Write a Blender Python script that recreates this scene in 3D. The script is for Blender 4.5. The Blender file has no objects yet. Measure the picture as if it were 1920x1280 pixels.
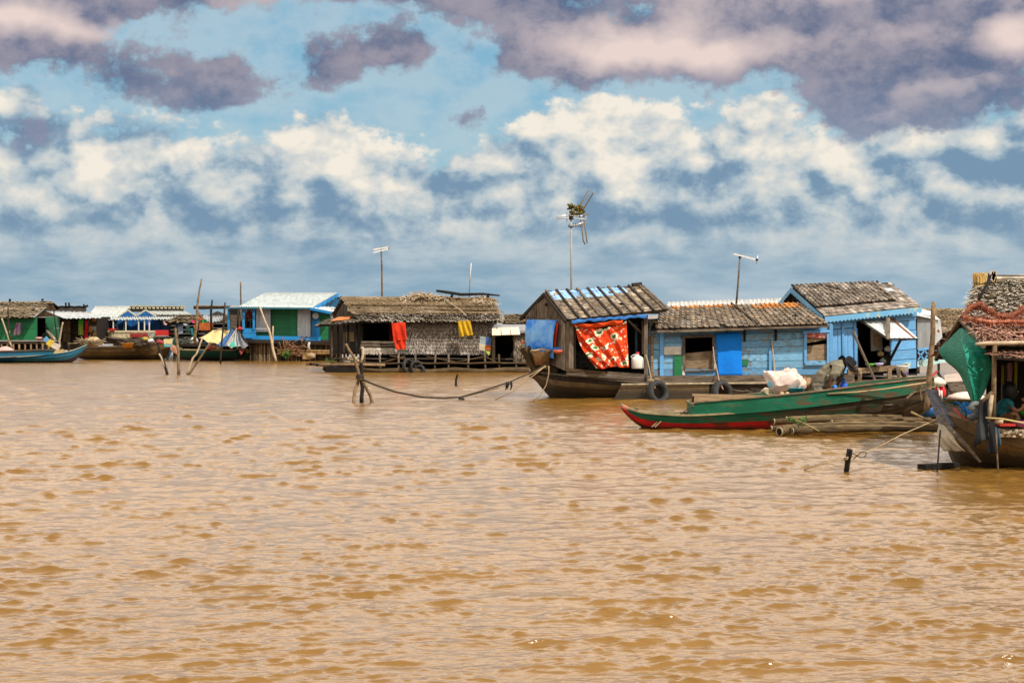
import bpy, math, random
import numpy as np
from mathutils import Vector, Matrix, Quaternion
R = random.Random(7)
SC = bpy.context.scene
COL = SC.collection

# ---------------------------------------------------------------- camera
F, H, HZ = 3200.0, 2.2, 590.0          # focal length in photo pixels, eye height, horizon row
cam_d = bpy.data.cameras.new('camera')
cam = bpy.data.objects.new('camera', cam_d); COL.objects.link(cam)
cam.location = (0, 0, H); cam.rotation_euler = (math.radians(90), 0, 0)
cam_d.sensor_width = 36.0; cam_d.lens = 36.0 * F / 1920.0
cam_d.shift_y = -(640 - HZ) / 1920.0
cam_d.clip_start = 0.1; cam_d.clip_end = 9000
SC.camera = cam

def P(u, v, Y):                         # a place in the scene, Y metres away
    return Vector(((u - 960.0) / F * Y, Y, H - (v - HZ) / F * Y))
def WY(v):                              # distance of the water line at a row
    return H * F / (v - HZ)

# ---------------------------------------------------------------- render / exposure
SC.render.engine = 'CYCLES'
SC.view_settings.view_transform = 'Standard'
SC.view_settings.look = 'None'
SC.view_settings.exposure = 0.0
SC.view_settings.gamma = 1.0
SC.view_settings.use_curve_mapping = False
SC.cycles.max_bounces = 5

# ---------------------------------------------------------------- small node language
class N:
    """wraps a socket so that maths on it builds Math nodes"""
    def __init__(s, nt, sock): s.nt = nt; s.s = sock
    def _m(s, op, *a, clamp=False):
        n = s.nt.nodes.new('ShaderNodeMath'); n.operation = op; n.use_clamp = clamp
        for i, x in enumerate((s,) + a):
            if isinstance(x, N): s.nt.links.new(x.s, n.inputs[i])
            else: n.inputs[i].default_value = x
        return N(s.nt, n.outputs[0])
    def __add__(s, o): return s._m('ADD', o)
    def __sub__(s, o): return s._m('SUBTRACT', o)
    def __mul__(s, o): return s._m('MULTIPLY', o)
    def __truediv__(s, o): return s._m('DIVIDE', o)
    __radd__ = __add__; __rmul__ = __mul__
    def __rsub__(s, o): return s * -1.0 + o
    def mad(s, a, b): return s._m('MULTIPLY_ADD', a, b)
    def exp(s): return s._m('EXPONENT')
    def sqrt(s): return s._m('SQRT')
    def abs(s): return s._m('ABSOLUTE')
    def max(s, o): return s._m('MAXIMUM', o)
    def min(s, o): return s._m('MINIMUM', o)
    def sin(s): return s._m('SINE')
    def clamp(s): return s._m('ADD', 0.0, clamp=True)
    def ss(s, a, b):                    # smoothstep
        n = s.nt.nodes.new('ShaderNodeMapRange'); n.interpolation_type = 'SMOOTHSTEP'
        s.nt.links.new(s.s, n.inputs['Value'])
        n.inputs['From Min'].default_value = a; n.inputs['From Max'].default_value = b
        return N(s.nt, n.outputs[0])
    def lin(s, a, b, c=0.0, d=1.0):
        n = s.nt.nodes.new('ShaderNodeMapRange')
        s.nt.links.new(s.s, n.inputs['Value'])
        for k, x in (('From Min', a), ('From Max', b), ('To Min', c), ('To Max', d)): n.inputs[k].default_value = x
        return N(s.nt, n.outputs[0])
def xyz(nt, v):
    n = nt.nodes.new('ShaderNodeSeparateXYZ'); nt.links.new(v.s, n.inputs[0])
    return [N(nt, o) for o in n.outputs]
def vec(nt, a, b, c):
    n = nt.nodes.new('ShaderNodeCombineXYZ')
    for i, x in enumerate((a, b, c)):
        if isinstance(x, N): nt.links.new(x.s, n.inputs[i])
        else: n.inputs[i].default_value = x
    return N(nt, n.outputs[0])
def noise(nt, v, scale, detail=6, rough=.55, dist=0.0, lac=2.0, col=False):
    n = nt.nodes.new('ShaderNodeTexNoise'); nt.links.new(v.s, n.inputs['Vector'])
    n.inputs['Scale'].default_value = scale; n.inputs['Detail'].default_value = detail
    n.inputs['Roughness'].default_value = rough; n.inputs['Distortion'].default_value = dist
    n.inputs['Lacunarity'].default_value = lac
    return N(nt, n.outputs['Color' if col else 'Fac'])
def voro(nt, v, scale, detail=3, rough=.5):
    n = nt.nodes.new('ShaderNodeTexVoronoi'); nt.links.new(v.s, n.inputs['Vector'])
    n.voronoi_dimensions = '2D'; n.feature = 'F1'
    n.inputs['Scale'].default_value = scale; n.inputs['Detail'].default_value = detail
    n.inputs['Roughness'].default_value = rough
    n.normalize = True
    return N(nt, n.outputs['Distance'])
def mix(nt, f, a, b, mode='MIX'):
    n = nt.nodes.new('ShaderNodeMix'); n.data_type = 'RGBA'; n.blend_type = mode
    for i, x in ((0, f), (6, a), (7, b)):
        if isinstance(x, N): nt.links.new(x.s, n.inputs[i])
        elif i == 0: n.inputs[0].default_value = x
        else: n.inputs[i].default_value = (*x[:3], 1)
    return N(nt, n.outputs[2])
def S(r, g, b):                         # display value 0..255 to linear
    f = lambda c: c / 12.92 if c <= .04045 else ((c + .055) / 1.055) ** 2.4
    return (f(r / 255), f(g / 255), f(b / 255))

# ---------------------------------------------------------------- sun and sky
SUN_DIR = Vector((0.62, -0.60, 1.05)).normalized()      # towards the sun: high, behind and right of the viewer
sl = bpy.data.lights.new('sun', 'SUN'); sl.energy = 5.0; sl.angle = math.radians(.55); sl.color = (1.0, .95, .86)
sun = bpy.data.objects.new('sun', sl); COL.objects.link(sun); sun.location = (30, -30, 60)
sun.rotation_euler = SUN_DIR.to_track_quat('Z', 'Y').to_euler()

world = bpy.data.worlds.new('World'); SC.world = world; world.use_nodes = True
def build_sky():
    nt = world.node_tree; nt.nodes.clear(); L = nt.links
    out = nt.nodes.new('ShaderNodeOutputWorld'); bg = nt.nodes.new('ShaderNodeBackground')
    ns = nt.nodes.new('ShaderNodeTexSky'); ns.sky_type = 'NISHITA'; ns.sun_disc = False
    ns.sun_elevation = math.asin(SUN_DIR.z); ns.sun_rotation = math.atan2(SUN_DIR.x, SUN_DIR.y)
    ns.air_density = 1.3; ns.dust_density = .6; ns.ozone_density = 2.5
    tc = nt.nodes.new('ShaderNodeTexCoord'); d = N(nt, tc.outputs['Generated'])
    x, y, z = xyz(nt, d)
    K = 32.0
    n = nt.nodes.new('ShaderNodeMath'); n.operation = 'ARCTAN2'; L.new(x.s, n.inputs[0]); L.new(y.s, n.inputs[1])
    U = N(nt, n.outputs[0]) * K
    V = z._m('ARCSINE') * K             # both in units of 1.79 degrees
    p = vec(nt, x * K, y * K, V)
    def blobs(lst, Ux, Vx):
        pv = vec(nt, Ux, Vx, 0.0); acc = None
        for (px, py, rx, ry, a) in lst:
            ma = nt.nodes.new('ShaderNodeVectorMath'); ma.operation = 'MULTIPLY_ADD'; L.new(pv.s, ma.inputs[0])
            ma.inputs[1].default_value = (100 / rx, 100 / ry, 0); ma.inputs[2].default_value = (-(px - 960) / rx, -(HZ - py) / ry, 0)
            dt = nt.nodes.new('ShaderNodeVectorMath'); dt.operation = 'DOT_PRODUCT'; L.new(ma.outputs[0], dt.inputs[0]); L.new(ma.outputs[0], dt.inputs[1])
            e = N(nt, dt.outputs['Value'])
            g = N(nt, nt.nodes.new('ShaderNodeMath').outputs[0]); g.s.node.operation = 'POWER'
            g.s.node.inputs[0].default_value = math.exp(-1); L.new(e.s, g.s.node.inputs[1])
            acc = g * a if acc is None else g.mad(a, acc)
        return acc
    def sky_colour(full):
        B0 = (lambda l, a_, b_: blobs(l, a_, b_)) if full else (lambda l, a_, b_: V * 0.0)
        oct_ = 6 if full else 3
        w = noise(nt, p, .55, 3 if full else 2, .6, col=True)          # one warp for every edge
        wx, wy, wz = xyz(nt, w)
        Uw = U + (wx - .5) * 1.5; Vw = V + (wy - .5) * 1.0
        fine = noise(nt, vec(nt, x * K, y * K, V * 1.25), 1.6, oct_, .66)     # ragged cloud edge
        fine2 = noise(nt, vec(nt, x * K + 7, y * K, V * 1.5), .85, oct_, .6)
        # -- clear sky: tinted, deeper above
        base = mix(nt, 1.0, N(nt, ns.outputs[0]), (.42, .74, .98), 'MULTIPLY')
        blue = mix(nt, V.ss(2.4, 4.4), tuple(c * 10 for c in S(165, 200, 214)), tuple(c * 10 for c in S(134, 184, 210)))
        blue = mix(nt, (fine2 * 1.3 + V * .02).ss(.42, .85) * .85, blue, tuple(c * 10 for c in S(188, 208, 216)))
        base = mix(nt, .78, base, blue)
        # -- wide cumulus bank in the lower sky
        T = B0([(0, 200, 150, 60, .55), (60, 190, 50, 40, .5), (240, 230, 90, 60, .35), (630, 235, 90, 45, .55),
                   (820, 300, 110, 60, -.35), (1100, 200, 160, 70, .75), (1230, 230, 120, 60, .3), (1420, 200, 90, 50, .7),
                   (1720, 220, 220, 80, .6), (430, 235, 60, 40, .25), (500, 290, 80, 60, -.1)], U, V)
        big = noise(nt, vec(nt, x * K * .55 + (wx - .5), y * K * .55, V * .95 + 3.0), .62, 2 if full else 1, .5)
        billow = voro(nt, vec(nt, x * K + (wx - .5) * .8, V * 1.45 + (wy - .5) * .8, 0.0), .80, 3 if full else 1, .45)
        light_off = vec(nt, x * K + .30 + (wx - .5) * .8, V * 1.45 + .42 + (wy - .5) * .8, 0.0)
        billow2 = voro(nt, light_off, .80, 3 if full else 1, .45)
        height = (T + 3.25) - V
        edge = height + (.42 - billow) * 1.5 + (fine - .5) * 1.4
        m1 = edge.ss(-.02, .30)
        relief = (billow2 - billow) * 1.5                # brighter where the cloud thins towards the light
        rim = (1.0 - height.ss(0.0, 1.2)) * .34
        B = B0([(200, 330, 130, 50, .42), (60, 205, 80, 30, .3), (1120, 240, 230, 60, .45), (1440, 225, 90, 35, .35),
                   (620, 240, 80, 28, .35), (1180, 330, 150, 50, .25), (560, 370, 120, 30, .18), (60, 265, 90, 40, -.4),
                   (900, 300, 90, 60, -.3), (1300, 420, 260, 25, -.12), (700, 410, 500, 25, -.22), (200, 430, 300, 30, -.15),
                   (1720, 330, 200, 60, .05), (1610, 410, 80, 22, .12), (1290, 400, 60, 22, .15), (1250, 440, 180, 16, .15),
                   (1530, 340, 45, 14, -.35), (1810, 290, 50, 60, -.25), (1290, 285, 50, 30, -.25), (1770, 455, 60, 20, .2),
                   (700, 405, 60, 25, .2), (940, 400, 60, 30, .18), (1300, 320, 80, 25, .12)], Uw, Vw)
        bright = relief * (1.15 + .8 * height.ss(1.4, .1)) + rim * .9 + B * .9 + (big - .5) * 1.3 + (fine2 - .5) * .9 + (fine - .5) * 1.5 + .41
        soft = V.ss(.3, 2.2)                             # contrast fades into the haze
        streak = noise(nt, vec(nt, x * K * .30, y * K * .3, V * 1.25 + (wx - .5) * .5), 1.5, 4 if full else 2, .6)
        bright = mix(nt, soft, vec(nt, *[(streak - .5) * 2.9 + B * .5 + .42] * 3), vec(nt, bright, bright, bright))
        bright = xyz(nt, bright)[0].max(0.0).min(1.25)
        c10 = lambda r, g, b: tuple(c * 10 for c in S(r, g, b))
        lowc = mix(nt, bright.ss(0, .55), c10(120, 150, 176), c10(172, 190, 201))
        cum = mix(nt, bright.lin(.40, 1.22), lowc, c10(244, 236, 222))
        hazec = mix(nt, bright, c10(140, 170, 190), c10(188, 202, 210))
        cum = mix(nt, V.ss(.5, 1.9), hazec, cum)
        col = mix(nt, m1, base, cum)
        # -- nearer mauve clouds above
        D = B0([(300, 155, 105, 50, 1.0), (435, 165, 70, 58, .9), (360, 200, 90, 25, .5), (590, 135, 60, 42, .9), (690, 105, 90, 45, 1.0), (740, 85, 60, 35, .6),
                   (60, 110, 180, 34, .95), (0, 160, 90, 25, .5), (230, 10, 280, 45, 1.0), (470, 5, 90, 24, .5), (60, 55, 190, 55, 1.1),
                   (700, -5, 110, 22, .7), (930, 15, 160, 42, 1.0), (1040, 110, 110, 55, 1.0), (1250, 95, 260, 60, 1.3), (1420, 30, 230, 60, 1.1), (1300, 120, 160, 30, .7),
                   (1640, 110, 150, 100, 1.3), (1600, 215, 80, 55, .8), (1760, 190, 170, 60, .9), (1860, 60, 160, 110, 1.2), (1000, -60, 1200, 60, 1.2),
                   (885, 232, 45, 26, .75), (60, 262, 90, 34, .75), (40, 300, 50, 20, .4)], Uw, Vw)
        m2 = ((D + V.ss(5.7, 6.8) * (fine2 * 1.9 + .5 - V.ss(12.0, 24.0) * 1.0) + (fine - .5) * 2.3 + (fine2 - .5) * 1.2) * 1.0).ss(.34, .95)
        G = B0([(40, 55, 130, 32, 1.1), (200, 68, 110, 18, .6), (1150, 85, 130, 46, 1.05), (1290, 110, 160, 34, .9), (1290, 40, 60, 40, .5), (1420, 95, 100, 30, .5),
                   (1890, 100, 60, 42, 1.1), (1540, 15, 120, 24, .5), (1850, 20, 60, 20, .5), (1740, 175, 130, 16, .45), (1660, 225, 60, 22, .45), (500, 20, 130, 20, .5), (1680, 80, 120, 20, .3),
                   (1330, 5, 90, 20, .25), (350, 130, 60, 20, .15)], Uw, Vw)
        g = G + (fine2 - .5) * 1.1 + (fine - .5) * .35 + V.ss(6.2, 9.0) * .55
        mv = mix(nt, ((fine - .5) * .8 + (fine2 - .5) * 1.3 + g * .5 + .5).ss(.2, .85), c10(96, 108, 138), c10(156, 150, 164))
        mv = mix(nt, g.lin(.2, 1.15), mv, c10(236, 214, 206))
        mv = mix(nt, V.ss(5.9, 7.4) * (fine2 * 1.6 + 1.0 - V.ss(9.0, 19.0) * 1.0).ss(.45, .95), mv, (20.0, 17.2, 14.6))      # unseen clouds overhead, brightened to lift the water's reflections
        # the clouds' undersides low down keep a bluer shade
        mv = mix(nt, (1.0 - V.ss(3.0, 4.8)) * .55, mv, c10(118, 142, 172))
        col = mix(nt, m2 * V.ss(2.4, 3.3) * .96, col, mv)
        return col
    bg2 = nt.nodes.new('ShaderNodeBackground'); ms = nt.nodes.new('ShaderNodeMixShader')
    L.new(sky_colour(True).s, bg.inputs[0]); bg.inputs[1].default_value = .1
    L.new(sky_colour(False).s, bg2.inputs[0]); bg2.inputs[1].default_value = .1
    # the named clouds all lie in this sector; beyond it the same cloud cover goes on without them
    sector = U.abs()._m('LESS_THAN', 17.0) * V._m('LESS_THAN', 9.5) * V._m('GREATER_THAN', -.3)
    L.new(sector.s, ms.inputs[0]); L.new(bg2.outputs[0], ms.inputs[1]); L.new(bg.outputs[0], ms.inputs[2])
    L.new(ms.outputs[0], out.inputs[0])
    world.cycles.sampling_method = 'MANUAL'; world.cycles.sample_map_resolution = 256
build_sky()

# ---------------------------------------------------------------- objects
WPOS = {}
def world_pos(o): return WPOS.get(o.name, Vector((0, 0, 0)))
def link(o, parent=None, pos=None):
    COL.objects.link(o)
    pos = Vector((0, 0, 0)) if pos is None else Vector(pos)
    if parent is not None:
        o.parent = parent; o.location = pos - world_pos(parent)
    else: o.location = pos
    WPOS[o.name] = pos
    return o
def thing(name, label, cat, loc, group=None):
    o = bpy.data.objects.new(name, None); o.empty_display_size = .2
    link(o, None, loc); o['label'] = label; o['category'] = cat
    if group: o['group'] = group
    return o
def tag(o, label, cat, group=None):
    o['label'] = label; o['category'] = cat
    if group: o['group'] = group
    return o
class B:
    """collects faces in world space, then becomes one object"""
    def __init__(s): s.v = []; s.f = []; s.sm = []
    def add(s, vs, fs, smooth=False):
        b = len(s.v); s.v += [Vector(p) for p in vs]; s.f += [tuple(b + i for i in f) for f in fs]
        s.sm += [smooth] * len(fs); return s
    def hexa(s, a):                     # 8 corners: bottom ring 0-3, top ring 4-7
        return s.add(a, [(0, 3, 2, 1), (4, 5, 6, 7), (0, 1, 5, 4), (1, 2, 6, 5), (2, 3, 7, 6), (3, 0, 4, 7)])
    def slab(s, p0, p1, p2, p3, t, nrm=None):   # quad with thickness t behind it
        p0, p1, p2, p3 = map(Vector, (p0, p1, p2, p3))
        n = (p1 - p0).cross(p3 - p0).normalized() if nrm is None else Vector(nrm)
        o = n * t
        return s.hexa([p0 - o, p1 - o, p2 - o, p3 - o, p0, p1, p2, p3])
    def box(s, c, sx, sy, sz, rz=0.0):
        c = Vector(c); q = Matrix.Rotation(rz, 3, 'Z')
        o = [q @ Vector((a * sx / 2, b * sy / 2, 0)) for a, b in ((-1, -1), (1, -1), (1, 1), (-1, 1))]
        return s.hexa([c + k - Vector((0, 0, sz / 2)) for k in o] + [c + k + Vector((0, 0, sz / 2)) for k in o])
    def beam(s, a, b, w, h=None, up=(0, 0, 1)):
        a, b = Vector(a), Vector(b); h = h or w; d = (b - a).normalized(); up = Vector(up)
        if abs(d.dot(up)) > .95: up = Vector((0, 1, 0))
        x = d.cross(up).normalized() * w / 2; y = x.cross(d).normalized() * h / 2
        return s.hexa([a - x - y, a + x - y, a + x + y, a - x + y, b - x - y, b + x - y, b + x + y, b - x + y])
    def tube(s, pts, r, n=7, caps=True, smooth=True):
        pts = [Vector(p) for p in pts]
        rr = r if isinstance(r, (list, tuple)) else [r] * len(pts)
        vs = []; fs = []; prev = None
        for i, p in enumerate(pts):
            d = (pts[min(i + 1, len(pts) - 1)] - pts[max(i - 1, 0)]).normalized()
            if prev is None:
                a = d.cross(Vector((0, 0, 1)) if abs(d.z) < .9 else Vector((0, 1, 0))).normalized()
            else: a = (prev - d * prev.dot(d)).normalized()
            prev = a; b = d.cross(a)
            for k in range(n):
                t = 2 * math.pi * k / n; vs.append(p + (a * math.cos(t) + b * math.sin(t)) * rr[i])
        for i in range(len(pts) - 1):
            for k in range(n):
                k2 = (k + 1) % n; fs.append((i * n + k, i * n + k2, (i + 1) * n + k2, (i + 1) * n + k))
        if caps: fs += [tuple(range(n - 1, -1, -1)), tuple(range((len(pts) - 1) * n, len(pts) * n))]
        return s.add(vs, fs, smooth)
    def lathe(s, c, prof, n=16, axis=None, sx=1.0):     # prof: (radius, height)
        q = Quaternion() if axis is None else Vector((0, 0, 1)).rotation_difference(Vector(axis))
        c = Vector(c); vs = []; fs = []
        for (r, h) in prof:
            for k in range(n):
                t = 2 * math.pi * k / n; vs.append(c + q @ Vector((r * math.cos(t) * sx, r * math.sin(t), h)))
        for i in range(len(prof) - 1):
            for k in range(n):
                k2 = (k + 1) % n; fs.append((i * n + k, i * n + k2, (i + 1) * n + k2, (i + 1) * n + k))
        fs += [tuple(range(n - 1, -1, -1)), tuple(range((len(prof) - 1) * n, len(prof) * n))]
        return s.add(vs, fs, True)
    def grid(s, fn, nu, nv, smooth=True, thick=0.0):     # fn(a,b)->Vector
        vs = [Vector(fn(i / nu, j / nv)) for j in range(nv + 1) for i in range(nu + 1)]
        fs = [(j * (nu + 1) + i, j * (nu + 1) + i + 1, (j + 1) * (nu + 1) + i + 1, (j + 1) * (nu + 1) + i) for j in range(nv) for i in range(nu)]
        if thick:
            m = len(vs); nn = [Vector() for _ in vs]
            for f in fs:
                k = (vs[f[1]] - vs[f[0]]).cross(vs[f[3]] - vs[f[0]])
                for q in f: nn[q] += k
            vs2 = [p - (k.normalized() if k.length > 1e-9 else Vector((0, 0, 1))) * thick for p, k in zip(vs, nn)]
            fs2 = [tuple(m + q for q in reversed(f)) for f in fs]
            W = nu + 1
            rim = [(i, i + 1) for i in range(nu)] + [(j * W + nu, (j + 1) * W + nu) for j in range(nv)] + \
                  [(nv * W + i + 1, nv * W + i) for i in range(nu)] + [((j + 1) * W, j * W) for j in range(nv)]
            fs2 += [(b, a, m + a, m + b) for a, b in rim]
            vs += vs2; fs += fs2
        return s.add(vs, fs, smooth)
    def make(s, name, mat, parent=None, pos=None, label=None):
        me = bpy.data.meshes.new(name)
        if pos is None:
            lo = Vector([min(p[i] for p in s.v) for i in range(3)]); hi = Vector([max(p[i] for p in s.v) for i in range(3)])
            pos = (lo + hi) / 2
            if parent is None: pos.z = lo.z
        me.from_pydata([p - pos for p in s.v], [], s.f)
        me.polygons.foreach_set('use_smooth', s.sm)
        me.materials.append(mat); me.update()
        o = bpy.data.objects.new(name, me); link(o, parent, pos)
        if label: o['label'] = label
        return o
class Pt:
    """bilinear patch a(0,0) b(1,0) c(1,1) d(0,1); n points out"""
    def __init__(s, a, b, c, d, flip=False):
        s.a, s.b, s.c, s.d = map(Vector, (a, b, c, d)); s.sg = -1 if flip else 1
    def p(s, u, v, o=0.0):
        q = s.a * (1 - u) * (1 - v) + s.b * u * (1 - v) + s.c * u * v + s.d * (1 - u) * v
        return q + s.n(u, v) * o if o else q
    def du(s, v): return (s.b - s.a) * (1 - v) + (s.c - s.d) * v
    def dv(s, u): return (s.d - s.a) * (1 - u) + (s.c - s.b) * u
    def n(s, u, v): return s.du(v).cross(s.dv(u)).normalized() * s.sg
    def plate(s, b, u0, v0, u1, v1, o0, o1):     # box on the patch between two offsets
        k = [(u0, v0), (u1, v0), (u1, v1), (u0, v1)]
        r = [s.p(*q, o0) for q in k] + [s.p(*q, o1) for q in k]
        if s.sg < 0: r = [r[3], r[2], r[1], r[0], r[7], r[6], r[5], r[4]]
        return b.hexa(r)
def stuff(o): o['kind'] = 'stuff'; return o
def struct(o): o['kind'] = 'structure'; return o
# ---------------------------------------------------------------- materials
def new_mat(name, rough=.7, spec=.3):
    m = bpy.data.materials.new(name); m.use_nodes = True; nt = m.node_tree
    b = nt.nodes['Principled BSDF']; b.inputs['Roughness'].default_value = rough
    b.inputs['Specular IOR Level'].default_value = spec
    return m, nt, b
def posn(nt): return N(nt, nt.nodes.new('ShaderNodeNewGeometry').outputs['Position'])
def objc(nt): return N(nt, nt.nodes.new('ShaderNodeTexCoord').outputs['Object'])
def rnd(nt): return N(nt, nt.nodes.new('ShaderNodeObjectInfo').outputs['Random'])
def scl(nt, v, a, b, c):
    n = nt.nodes.new('ShaderNodeVectorMath'); n.operation = 'MULTIPLY'; nt.links.new(v.s, n.inputs[0]); n.inputs[1].default_value = (a, b, c)
    return N(nt, n.outputs[0])
def bump(nt, b, h, st=.5, dist=.01):
    n = nt.nodes.new('ShaderNodeBump'); n.inputs['Strength'].default_value = st; n.inputs['Distance'].default_value = dist
    nt.links.new(h.s, n.inputs['Height']); nt.links.new(n.outputs[0], b.inputs['Normal'])
def mul(c, k): return tuple(x * k for x in c)
_mc = {}
def memo(fn):
    def g(*a, **k):
        key = (fn.__name__, a, tuple(sorted(k.items())))
        if key not in _mc: _mc[key] = fn(*a, **k)
        return _mc[key]
    return g
@memo
def wood(c=(.16, .11, .07), dark=.35, rough=.85, stretch='x', var=.45, stain=.5):
    m, nt, b = new_mat('weathered_wood', rough, .2); p = posn(nt)
    s = {'x': (2, 18, 18), 'z': (18, 18, 2), 'n': (6, 6, 6)}[stretch]
    g = noise(nt, scl(nt, p, *s), 1.3, 8, .65)
    big = noise(nt, p, 2.2, 5, .6)
    c1 = mix(nt, g.ss(.3, .68), mul(c, dark), c)
    c1 = mix(nt, big.ss(.48, .75) * stain, c1, mul((c[0] * .9, c[1], c[2] * 1.1), 1.5))
    k = rnd(nt) * var + (1 - var * .5)
    c1 = mix(nt, 1.0, c1, vec(nt, k, k, k), 'MULTIPLY')
    nt.links.new(c1.s, b.inputs['Base Color']); bump(nt, b, g, .6, .015); return m
@memo
def paint(c, wear=(.22, .19, .16), amt=.5, rough=.55, stretch='x', grime=.5, var=.2, sc=1.0):
    m, nt, b = new_mat('painted_board', rough, .3); p = posn(nt)
    s = {'x': (2.2, 9, 9), 'z': (9, 9, 2.2), 'n': (5, 5, 5)}[stretch]
    g = noise(nt, scl(nt, p, *mul(s, sc)), 1.0, 9, .7)
    big = noise(nt, p, 1.7 * sc, 6, .65)
    sp = noise(nt, scl(nt, p, 5, 5, 14), 1.5, 8, .7)
    k = rnd(nt) * var + (1 - var * .5)
    c0 = mix(nt, 1.0, mix(nt, big.ss(.3, .7), mul(c, .75), c), vec(nt, k, k, k), 'MULTIPLY')
    c1 = mix(nt, (sp + big * .6).ss(.76, 1.02) * grime, c0, mul(wear, .35))
    t = .78 - amt * .28
    c1 = mix(nt, (g + big * .25 - .12).ss(t - .05, t + .05), c1, wear)
    nt.links.new(c1.s, b.inputs['Base Color']); bump(nt, b, g, .35, .01); return m
@memo
def plain(c, rough=.6, spec=.3, var=.0, bmp=.2, nz=.25, sc=6.0, metal=0.0):
    m, nt, b = new_mat('plain_surface', rough, spec); p = posn(nt)
    g = noise(nt, p, sc, 6, .6); k = rnd(nt) * var + (1 - var * .5)
    c1 = mix(nt, g.ss(.3, .75), mul(c, 1 - nz), mul(c, 1 + nz * .4))
    c1 = mix(nt, 1.0, c1, vec(nt, k, k, k), 'MULTIPLY')
    nt.links.new(c1.s, b.inputs['Base Color']); b.inputs['Metallic'].default_value = metal
    bump(nt, b, g, bmp, .01); return m
@memo
def cloth(c, c2=None, rough=.85, sc=3.0, trans=.0):
    m, nt, b = new_mat('cloth', rough, .15); p = posn(nt)
    g = noise(nt, p, sc, 5, .6)
    c1 = mix(nt, g.ss(.35, .65), c, c2 or mul(c, .7))
    nt.links.new(c1.s, b.inputs['Base Color'])
    w = noise(nt, p, 40, 3, .6); bump(nt, b, w + noise(nt, p, 9, 4, .5) * 3.0, .35, .01)
    if trans:
        t = nt.nodes.new('ShaderNodeBsdfTranslucent'); nt.links.new(c1.s, t.inputs[0])
        ms = nt.nodes.new('ShaderNodeMixShader'); ms.inputs[0].default_value = trans
        o = nt.nodes['Material Output']; nt.links.new(b.outputs[0], ms.inputs[1]); nt.links.new(t.outputs[0], ms.inputs[2]); nt.links.new(ms.outputs[0], o.inputs[0])
    return m
@memo
def sheet(c=(.55, .58, .56), rust=.3, rough=.45, streak='z'):
    m, nt, b = new_mat('metal_sheet', rough, .4); p = posn(nt)
    g = noise(nt, scl(nt, p, 1.2, 1.2, 1.2), 1.6, 7, .65)
    st = noise(nt, scl(nt, p, 7, 2, 2), 1.0, 6, .6)
    c1 = mix(nt, st.ss(.3, .7), mul(c, .7), mul(c, 1.05))
    t = .80 - rust * .3
    c1 = mix(nt, (g * .8 + st * .25).ss(t - .06, t + .1), c1, (.25, .09, .035))
    nt.links.new(c1.s, b.inputs['Base Color']); b.inputs['Metallic'].default_value = .15; bump(nt, b, g, .2, .02); return m
@memo
def leafy(c=(.27, .21, .14), light=(.46, .40, .32), dark=.3, var=.6):
    m, nt, b = new_mat('palm_thatch', .9, .15); p = posn(nt)
    g = noise(nt, scl(nt, p, 30, 30, 8), 1.0, 4, .7); big = noise(nt, p, 1.1, 5, .6)
    c1 = mix(nt, g.ss(.30, .62), mul(c, dark), c)
    c1 = mix(nt, (g * .6 + big * .6).ss(.58, .78), c1, light)
    k = rnd(nt) * var + (1 - var * .5)
    c1 = mix(nt, 1.0, c1, vec(nt, k, k, k), 'MULTIPLY')
    nt.links.new(c1.s, b.inputs['Base Color']); bump(nt, b, g, .7, .02); return m

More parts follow.
